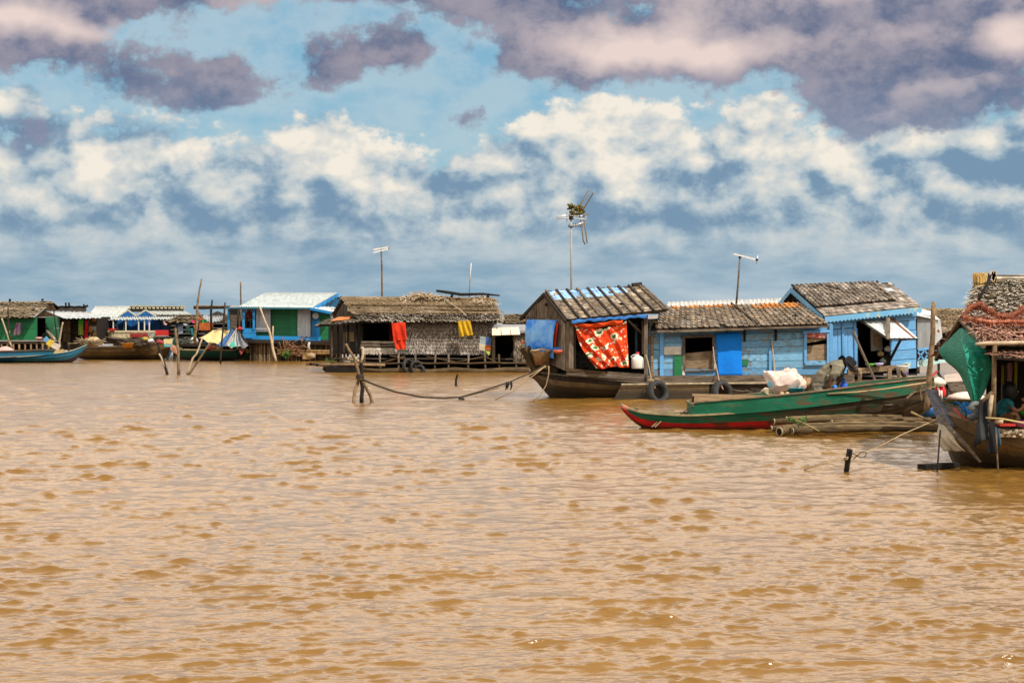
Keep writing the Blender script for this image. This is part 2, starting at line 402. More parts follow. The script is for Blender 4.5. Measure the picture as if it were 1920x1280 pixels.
# ---------------------------------------------------------------- water: one sheet out to the horizon, waves as geometry near by
def build_water():
    rs = np.random.RandomState(5)
    fa = np.radians(19.0); nf = 1000
    az = np.concatenate([np.linspace(-math.pi, -fa, 90, endpoint=False), np.linspace(-fa, fa, nf), np.linspace(fa, math.pi, 91)[1:-1]])
    rows = np.concatenate([np.linspace(960, 700, 50, endpoint=False), np.linspace(700, 300, 330, endpoint=False), np.linspace(300, 85, 290, endpoint=False), np.linspace(85, 4, 40)])                  # below-horizon rows; distance = H*F/row
    rad = H * F / rows
    rad = np.concatenate([[0.02, 2.0, 4.0, 6.0], rad[rad > 7.5], [2200, 3200, 5000, 8000]])
    A, Rr = np.meshgrid(az, rad)
    X = Rr * np.sin(A); Y = Rr * np.cos(A)
    dr = np.gradient(rad)[:, None] * np.ones_like(A)
    Z = np.zeros_like(X); DX = np.zeros_like(X); DY = np.zeros_like(X)
    amp_mod = 0.70 + .22 * np.sin(X * 2.1 + 1.7 * np.sin(Y * 1.1 + X * .4)) * np.sin(Y * 1.3 + 1.1 * np.sin(X * 1.7)) + .10 * np.sin(X * .21 + 1.3 * np.sin(Y * .13)) * np.sin(Y * .17 + .8 * np.sin(X * .19 + 2))
    amp_mod = amp_mod * (0.92 + .10 * np.clip((Rr - 12) / 10, 0, 1) + .6 * np.clip((Rr - 28) / 22, 0, 1))
    for i in range(84):
        lam = 0.065 * (0.95 / 0.065) ** (i / 83.0) * rs.uniform(.9, 1.1)
        th = math.radians(-90 + rs.normal(0, 15 if lam > .45 else 27)) + (0.25 if i % 3 else -.5)
        k = 2 * math.pi / lam; kx, ky = k * math.cos(th), k * math.sin(th)
        a = 0.0050 * lam ** .90 * rs.uniform(.5, 1.3) * (1.25 if .10 < lam < .42 else .85)
        if lam > 1.3: a *= .8
        fade = np.clip((lam - 1.5 * dr) / (1.0 * dr + 1e-6), 0, 1)
        jit = 1.2 * np.sin(X * .37 + i) + 1.2 * np.sin(Y * .29 + 2.1 * i)
        ph = kx * X + ky * Y + rs.uniform(0, 6.28) + jit
        s = np.sin(ph); c = np.cos(ph)
        Z += a * fade * amp_mod * s
        q = 1.0
        DX += -q * a * fade * amp_mod * math.cos(th) * -c * 1.0
        DY += -q * a * fade * amp_mod * math.sin(th) * -c * 1.0
    Z = Z + .40 * np.clip(Z, 0, None) ** 2 / .03       # crests a little sharper than troughs
    fin = (np.abs(A) <= fa + .001) & (Rr > 7)
    Z *= fin; DX *= fin; DY *= fin
    X = X + DX * .9; Y = Y + DY * 1.1 - 1.0 * Z
    n0, n1 = X.shape
    co = np.stack([X, Y, Z], -1).reshape(-1, 3).astype(np.float32)
    i, j = np.meshgrid(np.arange(n0 - 1), np.arange(n1), indexing='ij')
    j2 = (j + 1) % n1
    q = np.stack([i * n1 + j, i * n1 + j2, (i + 1) * n1 + j2, (i + 1) * n1 + j], -1).reshape(-1, 4)[:, ::-1]
    me = bpy.data.meshes.new('water'); me.vertices.add(len(co)); me.vertices.foreach_set('co', co.ravel())
    me.loops.add(q.size); me.loops.foreach_set('vertex_index', q.ravel().astype(np.int32))
    me.polygons.add(len(q)); me.polygons.foreach_set('loop_start', np.arange(0, q.size, 4, dtype=np.int32))
    me.polygons.foreach_set('use_smooth', np.ones(len(q), bool))
    me.update(calc_edges=True); me.validate()
    m, nt, b = new_mat('muddy_water', .07, .5); p = posn(nt)
    b.inputs['IOR'].default_value = 1.42
    big = noise(nt, scl(nt, p, .25, .12, .2), 1.0, 4, .5)
    c = mix(nt, big.ss(.3, .7), (.175, .084, .014), (.205, .102, .020))
    nt.links.new(c.s, b.inputs['Base Color'])
    px, py, pz = xyz(nt, p)
    far = (px * px + py * py).sqrt().ss(22.0, 60.0)
    nt.links.new((far * .0 + .17).s, b.inputs['Roughness'])
    h = noise(nt, scl(nt, p, 2.2, 4.0, 3), 1.6, 4, .6) * (far * .03 + .018) + noise(nt, scl(nt, p, .8, 1.6, 1), 1.1, 2, .5) * far * .16
    bump(nt, b, h, 1.0, 1.0)
    me.materials.append(m)
    o = bpy.data.objects.new('water', me); link(o); struct(o)
build_water()
# ---------------------------------------------------------------- builders
def boards(par, pt, n, mat, t=.025, holes=(), vert=False, name='plank', jit=.006, cuts=0, gap=.06, u_rng=(0, 1), v_rng=(0, 1)):
    mats = mat if isinstance(mat, (list, tuple)) else [mat]
    out = []
    lo, hi = (u_rng if vert else v_rng); s0, s1 = (v_rng if vert else u_rng)
    for i in range(n):
        a0 = lo + (hi - lo) * i / n; a1 = lo + (hi - lo) * (i + 1) / n; g = (a1 - a0) * gap / 2
        segs = [(s0, s1)]
        for (hu0, hv0, hu1, hv1) in holes:
            h0, h1, k0, k1 = (hv0, hv1, hu0, hu1) if not vert else (hu0, hu1, hv0, hv1)
            if min(a1, h1) - max(a0, h0) > (a1 - a0) * .5:
                ns = []
                for (p0, p1) in segs:
                    if k1 <= p0 or k0 >= p1: ns.append((p0, p1)); continue
                    if k0 > p0: ns.append((p0, k0))
                    if k1 < p1: ns.append((k1, p1))
                segs = ns
        for k in range(cuts):
            c = R.uniform(s0, s1)
            segs = [q for (p0, p1) in segs for q in (((p0, c - .001), (c + .001, p1)) if p0 + .12 < c < p1 - .12 else ((p0, p1),))]
        for (p0, p1) in segs:
            if p1 - p0 < .01: continue
            o = R.uniform(-jit, jit); b = B()
            if vert: pt.plate(b, a0 + g, p0, a1 - g, p1, -t + o, o)
            else: pt.plate(b, p0, a0 + g, p1, a1 - g, -t + o, o)
            out.append(b.make(name, R.choice(mats), par))
    return out
def gable(par, L, Rr, apex, n, mat, t=.025, name='gable_board'):
    L, Rr, apex = Vector(L), Vector(Rr), Vector(apex)
    nrm = (Rr - L).cross(apex - L).normalized()
    ua = (apex - L).dot(Rr - L) / (Rr - L).length_squared
    foot = L.lerp(Rr, ua); up = apex - foot
    def top(u): return L.lerp(Rr, u) + up * (u / ua if u < ua else (1 - u) / (1 - ua))
    for i in range(n):
        u0, u1 = i / n + .004, (i + 1) / n - .004
        us = [u0, u1] if not (u0 < ua < u1) else [u0, ua, u1]
        b = B(); vs = []; o = nrm * R.uniform(-.004, .004)
        base = [L.lerp(Rr, u) for u in us]; tops = [top(max(u, .002)) for u in us]
        ring = base + tops[::-1]; m = len(ring)
        vs = [q + o - nrm * t for q in ring] + [q + o for q in ring]
        fs = [tuple(range(m - 1, -1, -1)), tuple(range(m, 2 * m))] + [(k, (k + 1) % m, m + (k + 1) % m, m + k) for k in range(m)]
        b.add(vs, fs); b.make(name, mat, par)
def slabpart(par, name, pts, t, mat, label=None):
    return B().slab(*pts, t).make(name, mat, par, label=label)
def shell(par, A, Bq, dep, z0, z1, mat, left=True, right=True, floor=True):
    """back, side walls and floor behind a front wall A-B"""
    A = Vector((A[0], A[1], 0)); Bq = Vector((Bq[0], Bq[1], 0)); dep = Vector((dep[0], dep[1], 0))
    z = lambda p, h: Vector((p.x, p.y, h))
    slabpart(par, 'back_wall', [z(A + dep, z0), z(Bq + dep, z0), z(Bq + dep, z1), z(A + dep, z1)], .03, mat)
    if left: slabpart(par, 'side_wall', [z(A + dep, z0), z(A, z0), z(A, z1), z(A + dep, z1)], .03, mat)
    if right: slabpart(par, 'side_wall', [z(Bq, z0), z(Bq + dep, z0), z(Bq + dep, z1), z(Bq, z1)], .03, mat)
    if floor: slabpart(par, 'floor', [z(A, z0), z(Bq, z0), z(Bq + dep, z0), z(A + dep, z0)], .05, mat)
_tile_me = {}
def tile_mesh(kind, mat):
    k = (kind, mat.name)
    if k in _tile_me: return _tile_me[k]
    if kind == 'ribbed': prof = [(0, .0), (.04, 1.1), (.18, 1.1), (.24, .15), (1.02, .0)]
    elif kind == 'plain': prof = [(0.02, .25), (.5, .4), (.98, .2)]
    else: prof = [(-.02, 0), (.2, .7), (.4, .9), (.6, .25), (.8, .0), (1.02, .1)]
    vs = []; n = len(prof)
    for y in (0, 1):
        for (x, z) in prof: vs.append((x, y * 1.12, z + 1 - y * .9))
    for y in (0, 1):
        for (x, z) in prof: vs.append((x, y * 1.12, z - .0 - y * .9))
    fs = [(i, i + 1, n + i + 1, n + i) for i in range(n - 1)] + [(2 * n + i, i + 2 * n + 1, i + 1, i)[::1] for i in range(n - 1)]
    fs += [(0, n, 3 * n, 2 * n), (n - 1, 3 * n - 1, 4 * n - 1, 2 * n - 1)]
    me = bpy.data.meshes.new('roof_tile'); me.from_pydata(vs, [], fs); me.materials.append(mat); me.update()
    _tile_me[k] = me; return me
def tiles(par, pt, nu, nv, mats, kind, th=.02, jit=.12, skip=0.0, matf=None, name='roof_tile'):
    for j in range(nv):
        for i in range(nu):
            if R.random() < skip: continue
            u, v = i / nu, j / nv
            m = matf(i, j) if matf else R.choice(mats)
            me = tile_mesh(kind, m); o = bpy.data.objects.new(name, me)
            um, vm = u + .5 / nu, v + .5 / nv
            X = pt.du(vm); Yv = pt.dv(um); w = X.length / nu; l = Yv.length / nv
            x = X.normalized(); n = pt.n(um, vm); y = n.cross(x)
            # lower edge lies over the row beneath
            M = Matrix((x, y, n)).transposed().to_4x4()
            q = M.to_quaternion() @ Quaternion((0, 0, 1), R.gauss(0, jit * .35)) @ Quaternion((1, 0, 0), R.gauss(0, jit * .4))
            pos = pt.p(u, v) + n * (.004 + R.random() * th * .5)
            link(o, par, pos); o.rotation_mode = 'QUATERNION'; o.rotation_quaternion = q
            o.scale = (w * R.uniform(.96, 1.03), l * R.uniform(.95, 1.12), th)
def thatch(par, pt, rows, mat, blades=150, w=.05, over=1.8, lift=.05, name='thatch_row', rag=.5, base=None, splay=.15, gone=None, t=.03):
    """rows of hanging palm leaf, lowest first; every row one part"""
    if base: 
        b = B(); pt.plate(b, .005, .01, .995, .99, -t - .03, -.03); b.make('roof_frame', base, par)
    W = max((pt.b - pt.a).length, 1.0); Lh = (pt.d - pt.a).length / rows
    for j in range(rows):
        b = B(); v1 = (j + 1) / rows
        for k in range(blades):
            u = (k + R.random()) / blades
            if gone and gone(u, j / rows): continue
            ln = (1 / rows) * over * R.uniform(1 - rag, 1.0); ww = w / W * R.uniform(.6, 1.4)
            vt = min(1.0, v1 + R.uniform(0, .3) / rows); vb = vt - ln
            sk = R.gauss(0, splay) * Lh / W
            sk = max(-.5 * Lh / W, min(.5 * Lh / W, sk)); lf = lift * R.uniform(.2, 1.3)
            h0 = R.uniform(0, .012)
            p = [pt.p(u - ww / 2, vt, h0), pt.p(u + ww / 2, vt, h0 + .004), pt.p(u + ww / 2 + sk, (vt + vb) / 2, h0 + lf * .5 + R.uniform(-.2, .2) * lf), pt.p(u - ww / 2 + sk, (vt + vb) / 2, h0 + lf * .5),
                 pt.p(u - ww * .2 + sk * 1.8, vb, lf), pt.p(u + ww * .3 + sk * 1.8, vb + R.uniform(0, .2) / rows, lf * .9)]
            b.add(p, [(3, 2, 1, 0), (4, 5, 2, 3)])
        b.make(name, mat, par)
def corr(par, pt, n, mat, amp=.02, per=10, name='roof_sheet', lap=.0, rows=1):
    """corrugated metal: n sheets side by side"""
    for r in range(rows):
        for i in range(n):
            u0, u1 = i / n, (i + 1) / n + lap / n
            v0, v1 = r / rows, min(1, (r + 1) / rows + (.03 if rows > 1 else 0))
            off = R.uniform(0, .008) + (.015 if r else 0)
            def fn(a, c, u0=u0, u1=u1, off=off, v0=v0, v1=v1):
                return pt.p(min(1.01, u0 + (u1 - u0) * a), v0 + (v1 - v0) * c, off + amp * math.sin(a * per * 2 * math.pi / 2))
            b = B(); b.grid(fn, per * 4, 3, True, .006); b.make(name, mat, par)
def sag(a, b, s, n=14, wob=0.0):
    a, b = Vector(a), Vector(b)
    return [a.lerp(b, i / n) - Vector((0, 0, s * 4 * (i / n) * (1 - i / n))) + Vector((R.uniform(-wob, wob), 0, R.uniform(-wob, wob))) for i in range(n + 1)]
def stick(name, label, cat, pts, r0, r1, mat, group=None, wob=.0, n=6):
    pts = [Vector(p) for p in pts]; out = []
    for a, c in zip(pts[:-1], pts[1:]):
        for k in range(3): out.append(a.lerp(c, k / 3) + Vector((R.uniform(-wob, wob), 0, R.uniform(-wob, wob) * .3)))
    out.append(pts[-1]); m = len(out)
    o = B().tube(out, [r0 + (r1 - r0) * i / (m - 1) for i in range(m)], n).make(name, mat)
    return tag(o, label, cat, group)
def drape(name, label, cat, TL, TR, BR, BL, mat, folds=5, amp=.04, group=None, nu=24, nv=20, par=None, belly=0.0, thick=.004, rag=.0, up=0.0):
    pt = Pt(BL, BR, TR, TL); ph = R.uniform(0, 6); r = [R.uniform(-1, 1) for _ in range(nu + 1)]
    def fn(a, c):
        f = math.sin(a * folds * 2 * math.pi + ph + 1.2 * math.sin(c * 3 + ph)) * .7 + math.sin(a * folds * 4.7 + c * 4 + ph) * .4
        o = amp * f * (1.15 - c * .75) + belly * 4 * c * (1 - c)
        q = pt.p(a, c, o + .02)
        if rag and c == 0: q.z += rag * r[int(a * nu)]
        q.z -= up * math.sin(a * math.pi) * c ** 2
        return q
    o = B().grid(fn, nu, nv, True, thick).make(name, mat, par)
    return tag(o, label, cat, group) if par is None else o
def resample(st, n):
    out = []
    m = len(st) - 1
    for i in range(n + 1):
        x = i / n * m; k = min(int(x), m - 1); f = x - k
        g = lambda j, c: st[max(0, min(m, j))][c]
        q = []
        for c in range(5):
            p0, p1, p2, p3 = g(k - 1, c), g(k, c), g(k + 1, c), g(k + 2, c)
            q.append(.5 * (2 * p1 + (p2 - p0) * f + (2 * p0 - 5 * p1 + 4 * p2 - p3) * f * f + (3 * p1 - p0 - 3 * p2 + p3) * f ** 3))
        q[2] = max(q[2], .015)
        out.append(q)
    return out
def hull(par, st, mats, n=28, bf=.45, thick=.03, rail=None, floor=None, far_mats=None, name='strake', pw=.8, t_top=1.0, inner=None):
    """st: (x, y, half beam, keel z, sheer z) along the boat; one part per strake and side"""
    s = resample(st, n); m = len(mats)
    def sect(i, t, side, inset=0.0):
        x, y, hb, zk, zs = s[i]
        a = s[max(0, i - 1)]; b = s[min(n, i + 1)]
        d = Vector((b[0] - a[0], b[1] - a[1], 0)).normalized(); lat = Vector((d.y, -d.x, 0)) * side
        w = hb * (bf + (1 - bf) * math.sin(min(t, 1) * math.pi / 2) ** pw) - inset
        return Vector((x, y, 0)) + lat * max(w, .004) + Vector((0, 0, zk + (zs - zk) * t))
    for side in (1, -1):
        for j in range(m):
            t0, t1 = j / m * t_top, (j + 1) / m * t_top
            vs = []; fs = []
            lapd = .008 * ((j * 7) % 3)
            for i in range(n + 1):
                vs += [sect(i, t0, side, lapd), sect(i, t1 - .006, side, lapd), sect(i, t1 - .006, side, thick + lapd), sect(i, t0, side, thick + lapd)]
            for i in range(n):
                a = 4 * i; b = a + 4
                for k in range(4):
                    k2 = (k + 1) % 4
                    fs.append((a + k, b + k, b + k2, a + k2) if side > 0 else (a + k, a + k2, b + k2, b + k))
            fs += [(0, 1, 2, 3), (4 * n + 3, 4 * n + 2, 4 * n + 1, 4 * n)]
            B().add(vs, fs).make(name, (mats if side > 0 or not far_mats else far_mats)[j], par)
        if rail:
            pts = [sect(i, t_top, side) + Vector((0, 0, .01)) for i in range(n + 1)]
            b = B()
            for p, q in zip(pts[:-1], pts[1:]): b.beam(p, q, .05, .035)
            b.make('gunwale', rail, par)
    vs = []; fs = []
    for i in range(n + 1): vs += [sect(i, 0, 1), sect(i, 0, -1)]
    for i in range(n): fs.append((2 * i, 2 * i + 1, 2 * i + 3, 2 * i + 2))
    B().add(vs, fs).make('bottom', mats[0], par)
    if floor is not None:
        vs = []; fs = []
        for i in range(n + 1):
            vs += [sect(i, floor, 1, thick + .01), sect(i, floor, -1, thick + .01)]
        for i in range(n): fs.append((2 * i, 2 * i + 2, 2 * i + 3, 2 * i + 1))
        B().add(vs, fs).make('deck', inner or rail or mats[-1], par)
    return sect
def lathe_thing(name, label, cat, c, prof, mat, n=16, axis=None, group=None):
    return tag(B().lathe(c, prof, n, axis).make(name, mat), label, cat, group)
def tyre(label, c, R0, r0, axis, group, mat, sxy=1.0):
    ax = Vector(axis).normalized(); q = Vector((0, 0, 1)).rotation_difference(ax); b = B(); vs = []; fs = []; n, m = 28, 10
    for i in range(n):
        t = 2 * math.pi * i / n
        for k in range(m):
            s = 2 * math.pi * k / m; rr = R0 + r0 * math.cos(s) * .8; hh = r0 * math.sin(s) * 1.15
            g = (.012 if (k in (0, 1, 9) and i % 2) else 0)
            vs.append(Vector(c) + q @ Vector(((rr - g) * math.cos(t), (rr - g) * math.sin(t), hh)))
    for i in range(n):
        for k in range(m):
            i2, k2 = (i + 1) % n, (k + 1) % m; fs.append((i * m + k, i2 * m + k, i2 * m + k2, i * m + k2))
    b.add(vs, fs, True)
    return tag(b.make('tyre', mat), label, 'tyre', group)
def skin(name, mat, chains, par=None, pos=None, sub=1, wrinkle=0):
    """chains: list of [(point, rx, ry), ...]; equal points are shared joints; first point of first chain is the root"""
    vs = []; rad = []; ed = []; idx = {}
    for ch in chains:
        prev = None
        for (p, rx, ry) in ch:
            k = tuple(round(x, 3) for x in p)
            if k not in idx: idx[k] = len(vs); vs.append(Vector(p)); rad.append((rx, ry))
            if prev is not None and prev != idx[k]: ed.append((prev, idx[k]))
            prev = idx[k]
    pos = sum(vs, Vector()) / len(vs) if pos is None else Vector(pos)
    me = bpy.data.meshes.new(name); me.from_pydata([v - pos for v in vs], ed, [])
    o = bpy.data.objects.new(name, me); link(o, par, pos)
    md = o.modifiers.new('skin', 'SKIN'); md.use_smooth_shade = True
    if not me.skin_vertices: me.skin_vertices.new()
    for i, r in enumerate(rad):
        sv = me.skin_vertices[0].data[i]; sv.radius = r; sv.use_root = (i == 0)
    s = o.modifiers.new('sub', 'SUBSURF'); s.levels = sub; s.render_levels = sub
    me.materials.append(mat)
    if wrinkle:
        tx = bpy.data.textures.get('wrinkle') or bpy.data.textures.new('wrinkle', 'CLOUDS'); tx.noise_scale = .09; tx.noise_depth = 2
        dm = o.modifiers.new('folds', 'DISPLACE'); dm.texture = tx; dm.strength = wrinkle; dm.mid_level = .5; dm.texture_coords = 'LOCAL'
    return o
# ---------------------------------------------------------------- shared colours
W_GREY = wood((.175, .13, .09), dark=.25); W_DARK = wood((.045, .032, .022), dark=.25); W_BROWN = wood((.115, .07, .03), dark=.25); W_TAN = wood((.31, .21, .12), dark=.35)
W_GREYV = wood((.20, .15, .105), dark=.22, stretch='z'); W_DARKV = wood((.08, .06, .045), stretch='z')
W_POLE = wood((.24, .155, .08), dark=.3, stretch='n'); W_PALE = wood((.50, .38, .25), dark=.6, stretch='n'); W_BLACK = wood((.025, .02, .017), stretch='n')
BAMBOO = wood((.34, .24, .10), dark=.45, stretch='n'); W_SHADE_BLACK = plain((.02, .016, .013), rough=.9, spec=.1)  # near-black: shade painted into interiors and rafts; also plain black parts
SKYB = paint((.20, .45, .66), wear=(.20, .22, .23), amt=.72, grime=.95, stretch='x')
SKYB2 = paint((.15, .41, .72), wear=(.25, .25, .25), amt=.12, grime=.3, stretch='x')
SKYBV = paint((.15, .40, .72), wear=(.25, .25, .25), amt=.16, grime=.3, stretch='z')
GREENP = paint((.012, .17, .06), wear=(.10, .12, .08), amt=.10, grime=.55)
TURQ = paint((.015, .22, .52), wear=(.2, .2, .2), amt=.05, grime=.1, stretch='n')
DBLUE = paint((.015, .12, .36), wear=(.1, .12, .2), amt=.1, grime=.3, stretch='n')
ROPE = plain((.38, .27, .15), rough=.9); ROPE_D = plain((.06, .045, .03), rough=.9); RUBBER = plain((.035, .033, .032), rough=.75, spec=.3, nz=.4)
WHITEP = plain((.72, .70, .64), rough=.4, nz=.15); TIN = sheet((.60, .63, .61), rust=.12); TIN_OLD = sheet((.40, .42, .42), rust=.45); TIN_D = sheet((.22, .23, .24), rust=.2)
THATCH_B = leafy((.20, .135, .07), (.40, .31, .21), dark=.2); THATCH_G = leafy((.22, .17, .12), (.64, .56, .46), dark=.15)
THATCH_L = leafy((.48, .41, .32), (.74, .66, .54), dark=.35); WALL_T = leafy((.19, .155, .12), (.54, .48, .42), dark=.15); STRAW = leafy((.66, .50, .32), (.84, .72, .52), dark=.5)

# ================================================================ mooring sticks and ropes in the water
def sticks_left():
    g = 'mooring sticks standing in the water'
    Y = WY(702); z = lambda u, v, dy=0: P(u, v, Y + dy)
    stick('mooring_stick', 'short dark stick leaning left, leftmost of the sticks in the water', 'stick', [z(315, 706), z(305, 672), z(296, 642)], .055, .035, W_BLACK, g, .02)
    stick('mooring_stick', 'pale broken twig tied to the short dark leaning stick', 'stick', [z(308, 688, -.1), z(303, 672, -.1), z(298, 663, -.1)], .035, .03, W_PALE, g, .01)
    stick('mooring_stick', 'thick upright pale stake in the water, middle of the far left cluster', 'stake', [z(336, 706), z(334, 660), z(329, 614)], .065, .038, W_POLE, g, .02)
    stick('mooring_stick', 'pale bent stick leaning right, lighter of the crossed pair left of the tent', 'stick', [z(350, 704), z(361, 672), z(368, 664), z(380, 632)], .042, .03, W_PALE, g, .01)
    stick('mooring_stick', 'straight brown stick leaning far right beneath the pale bent one', 'stick', [z(352, 706), z(372, 675), z(395, 641)], .048, .035, W_POLE, g, .01)
sticks_left()
def tripod():
    Y = WY(754); z = lambda u, v, dy=0: P(u, v, Y + dy)
    t = thing('mooring_tripod', 'lashed tripod of stakes in the water holding one end of the sagging rope', 'mooring post', z(679, 754))
    def leg(name, pts, r0, r1, m, w=.015):
        q = [Vector(p) for p in pts]; out = []
        for a, c in zip(q[:-1], q[1:]):
            for k in range(3): out.append(a.lerp(c, k / 3) + Vector((R.uniform(-w, w), 0, 0)))
        out.append(q[-1]); B().tube(out, [r0 + (r1 - r0) * i / (len(out) - 1) for i in range(len(out))], 8).make(name, m, t)
    leg('leg', [z(662, 758, -.15), z(664, 742, -.1), z(671, 715), z(673, 702)], .045, .04, W_POLE)
    leg('leg', [z(699, 757, .1), z(692, 735, .05), z(678, 712, -.05)], .045, .035, W_POLE)
    leg('post', [z(679, 758), z(679, 715), z(676, 652)], .052, .042, W_BLACK)
    leg('brace', [z(676, 712, -.1), z(670, 690, -.1), z(660, 665, -.1), z(648, 644, -.1)], .045, .03, W_POLE)
    leg('brace', [z(677, 680, -.12), z(681, 655, -.12), z(679, 650, -.12)], .03, .04, W_PALE)
    b = B()
    for k in range(4): b.tube([z(675 + 7 * math.cos(a), 708 - k * 1.5 + math.sin(a), .12 * math.sin(a) - .03) for a in [i * math.pi / 6 for i in range(13)]], .014, 5)
    b.make('lashing', ROPE_D, t)
    # rope from the tripod to the bow
    pts = [z(678, 710, -.1)]
    Yb = 44.6
    path = [(700, 720), (740, 734), (790, 744), (830, 746), (865, 744), (900, 734), (955, 716), (1000, 697), (1022, 684)]
    for k, (u, v) in enumerate(path): pts.append(P(u, v, Y + (Yb - Y) * (u - 678) / 344))
    o = B().tube(pts, [.028] * 7 + [.02, .018, .018], 6).make('mooring_rope', ROPE_D); tag(o, 'dark rope sagging over the water from the tripod to the boat bow', 'rope')
    pts2 = [P(u, v, Yb - .4) for (u, v) in [(880, 741), (930, 728), (960, 718), (1000, 700), (1024, 686)]]
    tag(B().tube(pts2, .014, 5).make('mooring_rope', ROPE), 'thin light rope running just beneath the dark sagging rope', 'rope')
    for (u, v, l, lb) in ((865, 746, 10, 'black rag knotted at the lowest point of the sagging rope'), (955, 716, 14, 'black rag hanging from the rope nearer the boat bow')):
        b = B(); c = P(u, v, Yb - .45)
        for k in range(4):
            a = c + Vector((R.uniform(-.05, .05), 0, 0)); b.tube([a, a + Vector((R.uniform(-.03, .03), -.02, -.08)), a + Vector((R.uniform(-.06, .08), 0, -.08 - l / 72 * R.uniform(.5, 1)))], [.035, .03, .01], 5)
        tag(b.make('rag', W_BLACK), lb, 'rag', 'rags on the rope')
    tag(B().tube([P(u, v, Yb - .6) for (u, v) in [(924, 752), (960, 734), (1003, 702), (1020, 688)]], .013, 5).make('mooring_rope', ROPE), 'thin pale line slanting from the bow into the water', 'rope')
    tag(B().tube([P(u, v, Yb - .9) for (u, v) in [(995, 754), (1012, 742), (1024, 722), (1029, 700), (1029, 686)]], .013, 5).make('mooring_rope', ROPE), 'pale line curving steeply down from the bow beside the stem', 'rope')
    stick('mooring_stick', 'short crooked stub sticking out of open water before the thatched hut', 'stick', [P(855, 726, WY(723)), P(855, 712, WY(723)), P(858, 701, WY(723))], .04, .03, W_BLACK)
tripod()
def right_post():
    Y = WY(884)
    t = thing('mooring_stake', 'black stake tilting in the open water at lower right with a rope lashed to it', 'stake', P(1587, 884, Y))
    B().tube([P(1586, 889, Y), P(1590, 862, Y), P(1592, 841, Y)], [.036, .04, .03], 8).make('stake', W_BLACK, t)
    B().tube([P(1591, 864, Y - .05), P(1596, 850, Y - .05), P(1597, 842, Y - .05)], [.02, .018, .014], 6).make('splinter', W_BLACK, t)
    b = B()
    for k in range(3): b.tube([P(1589 + 6 * math.cos(a), 858 + k * 2 + math.sin(a), Y + .05 * math.sin(a)) for a in [i * math.pi / 6 for i in range(13)]], .008, 5)
    b.make('lashing', ROPE, t)
    pts = [P(u, v, y) for (u, v, y) in ((1498, 883, WY(881)), (1540, 870, Y - .1), (1587, 858, Y), (1625, 849, Y + .3), (1690, 815, Y + .3), (1752, 788, Y + .5), (1768, 775, Y + .6))]
    tag(B().tube(pts, .0085, 5).make('mooring_rope', ROPE), 'thin taut rope from the black stake up to the bow of the right boat', 'rope')
    tag(B().tube([P(u, v, Y + .05) for (u, v) in ((1597, 849), (1606, 853), (1614, 858), (1622, 855), (1626, 849), (1618, 847), (1610, 851), (1600, 861))], .007, 5).make('rope_loop', ROPE_D), 'loose loop of dark rope beside the black stake', 'rope')
right_post()

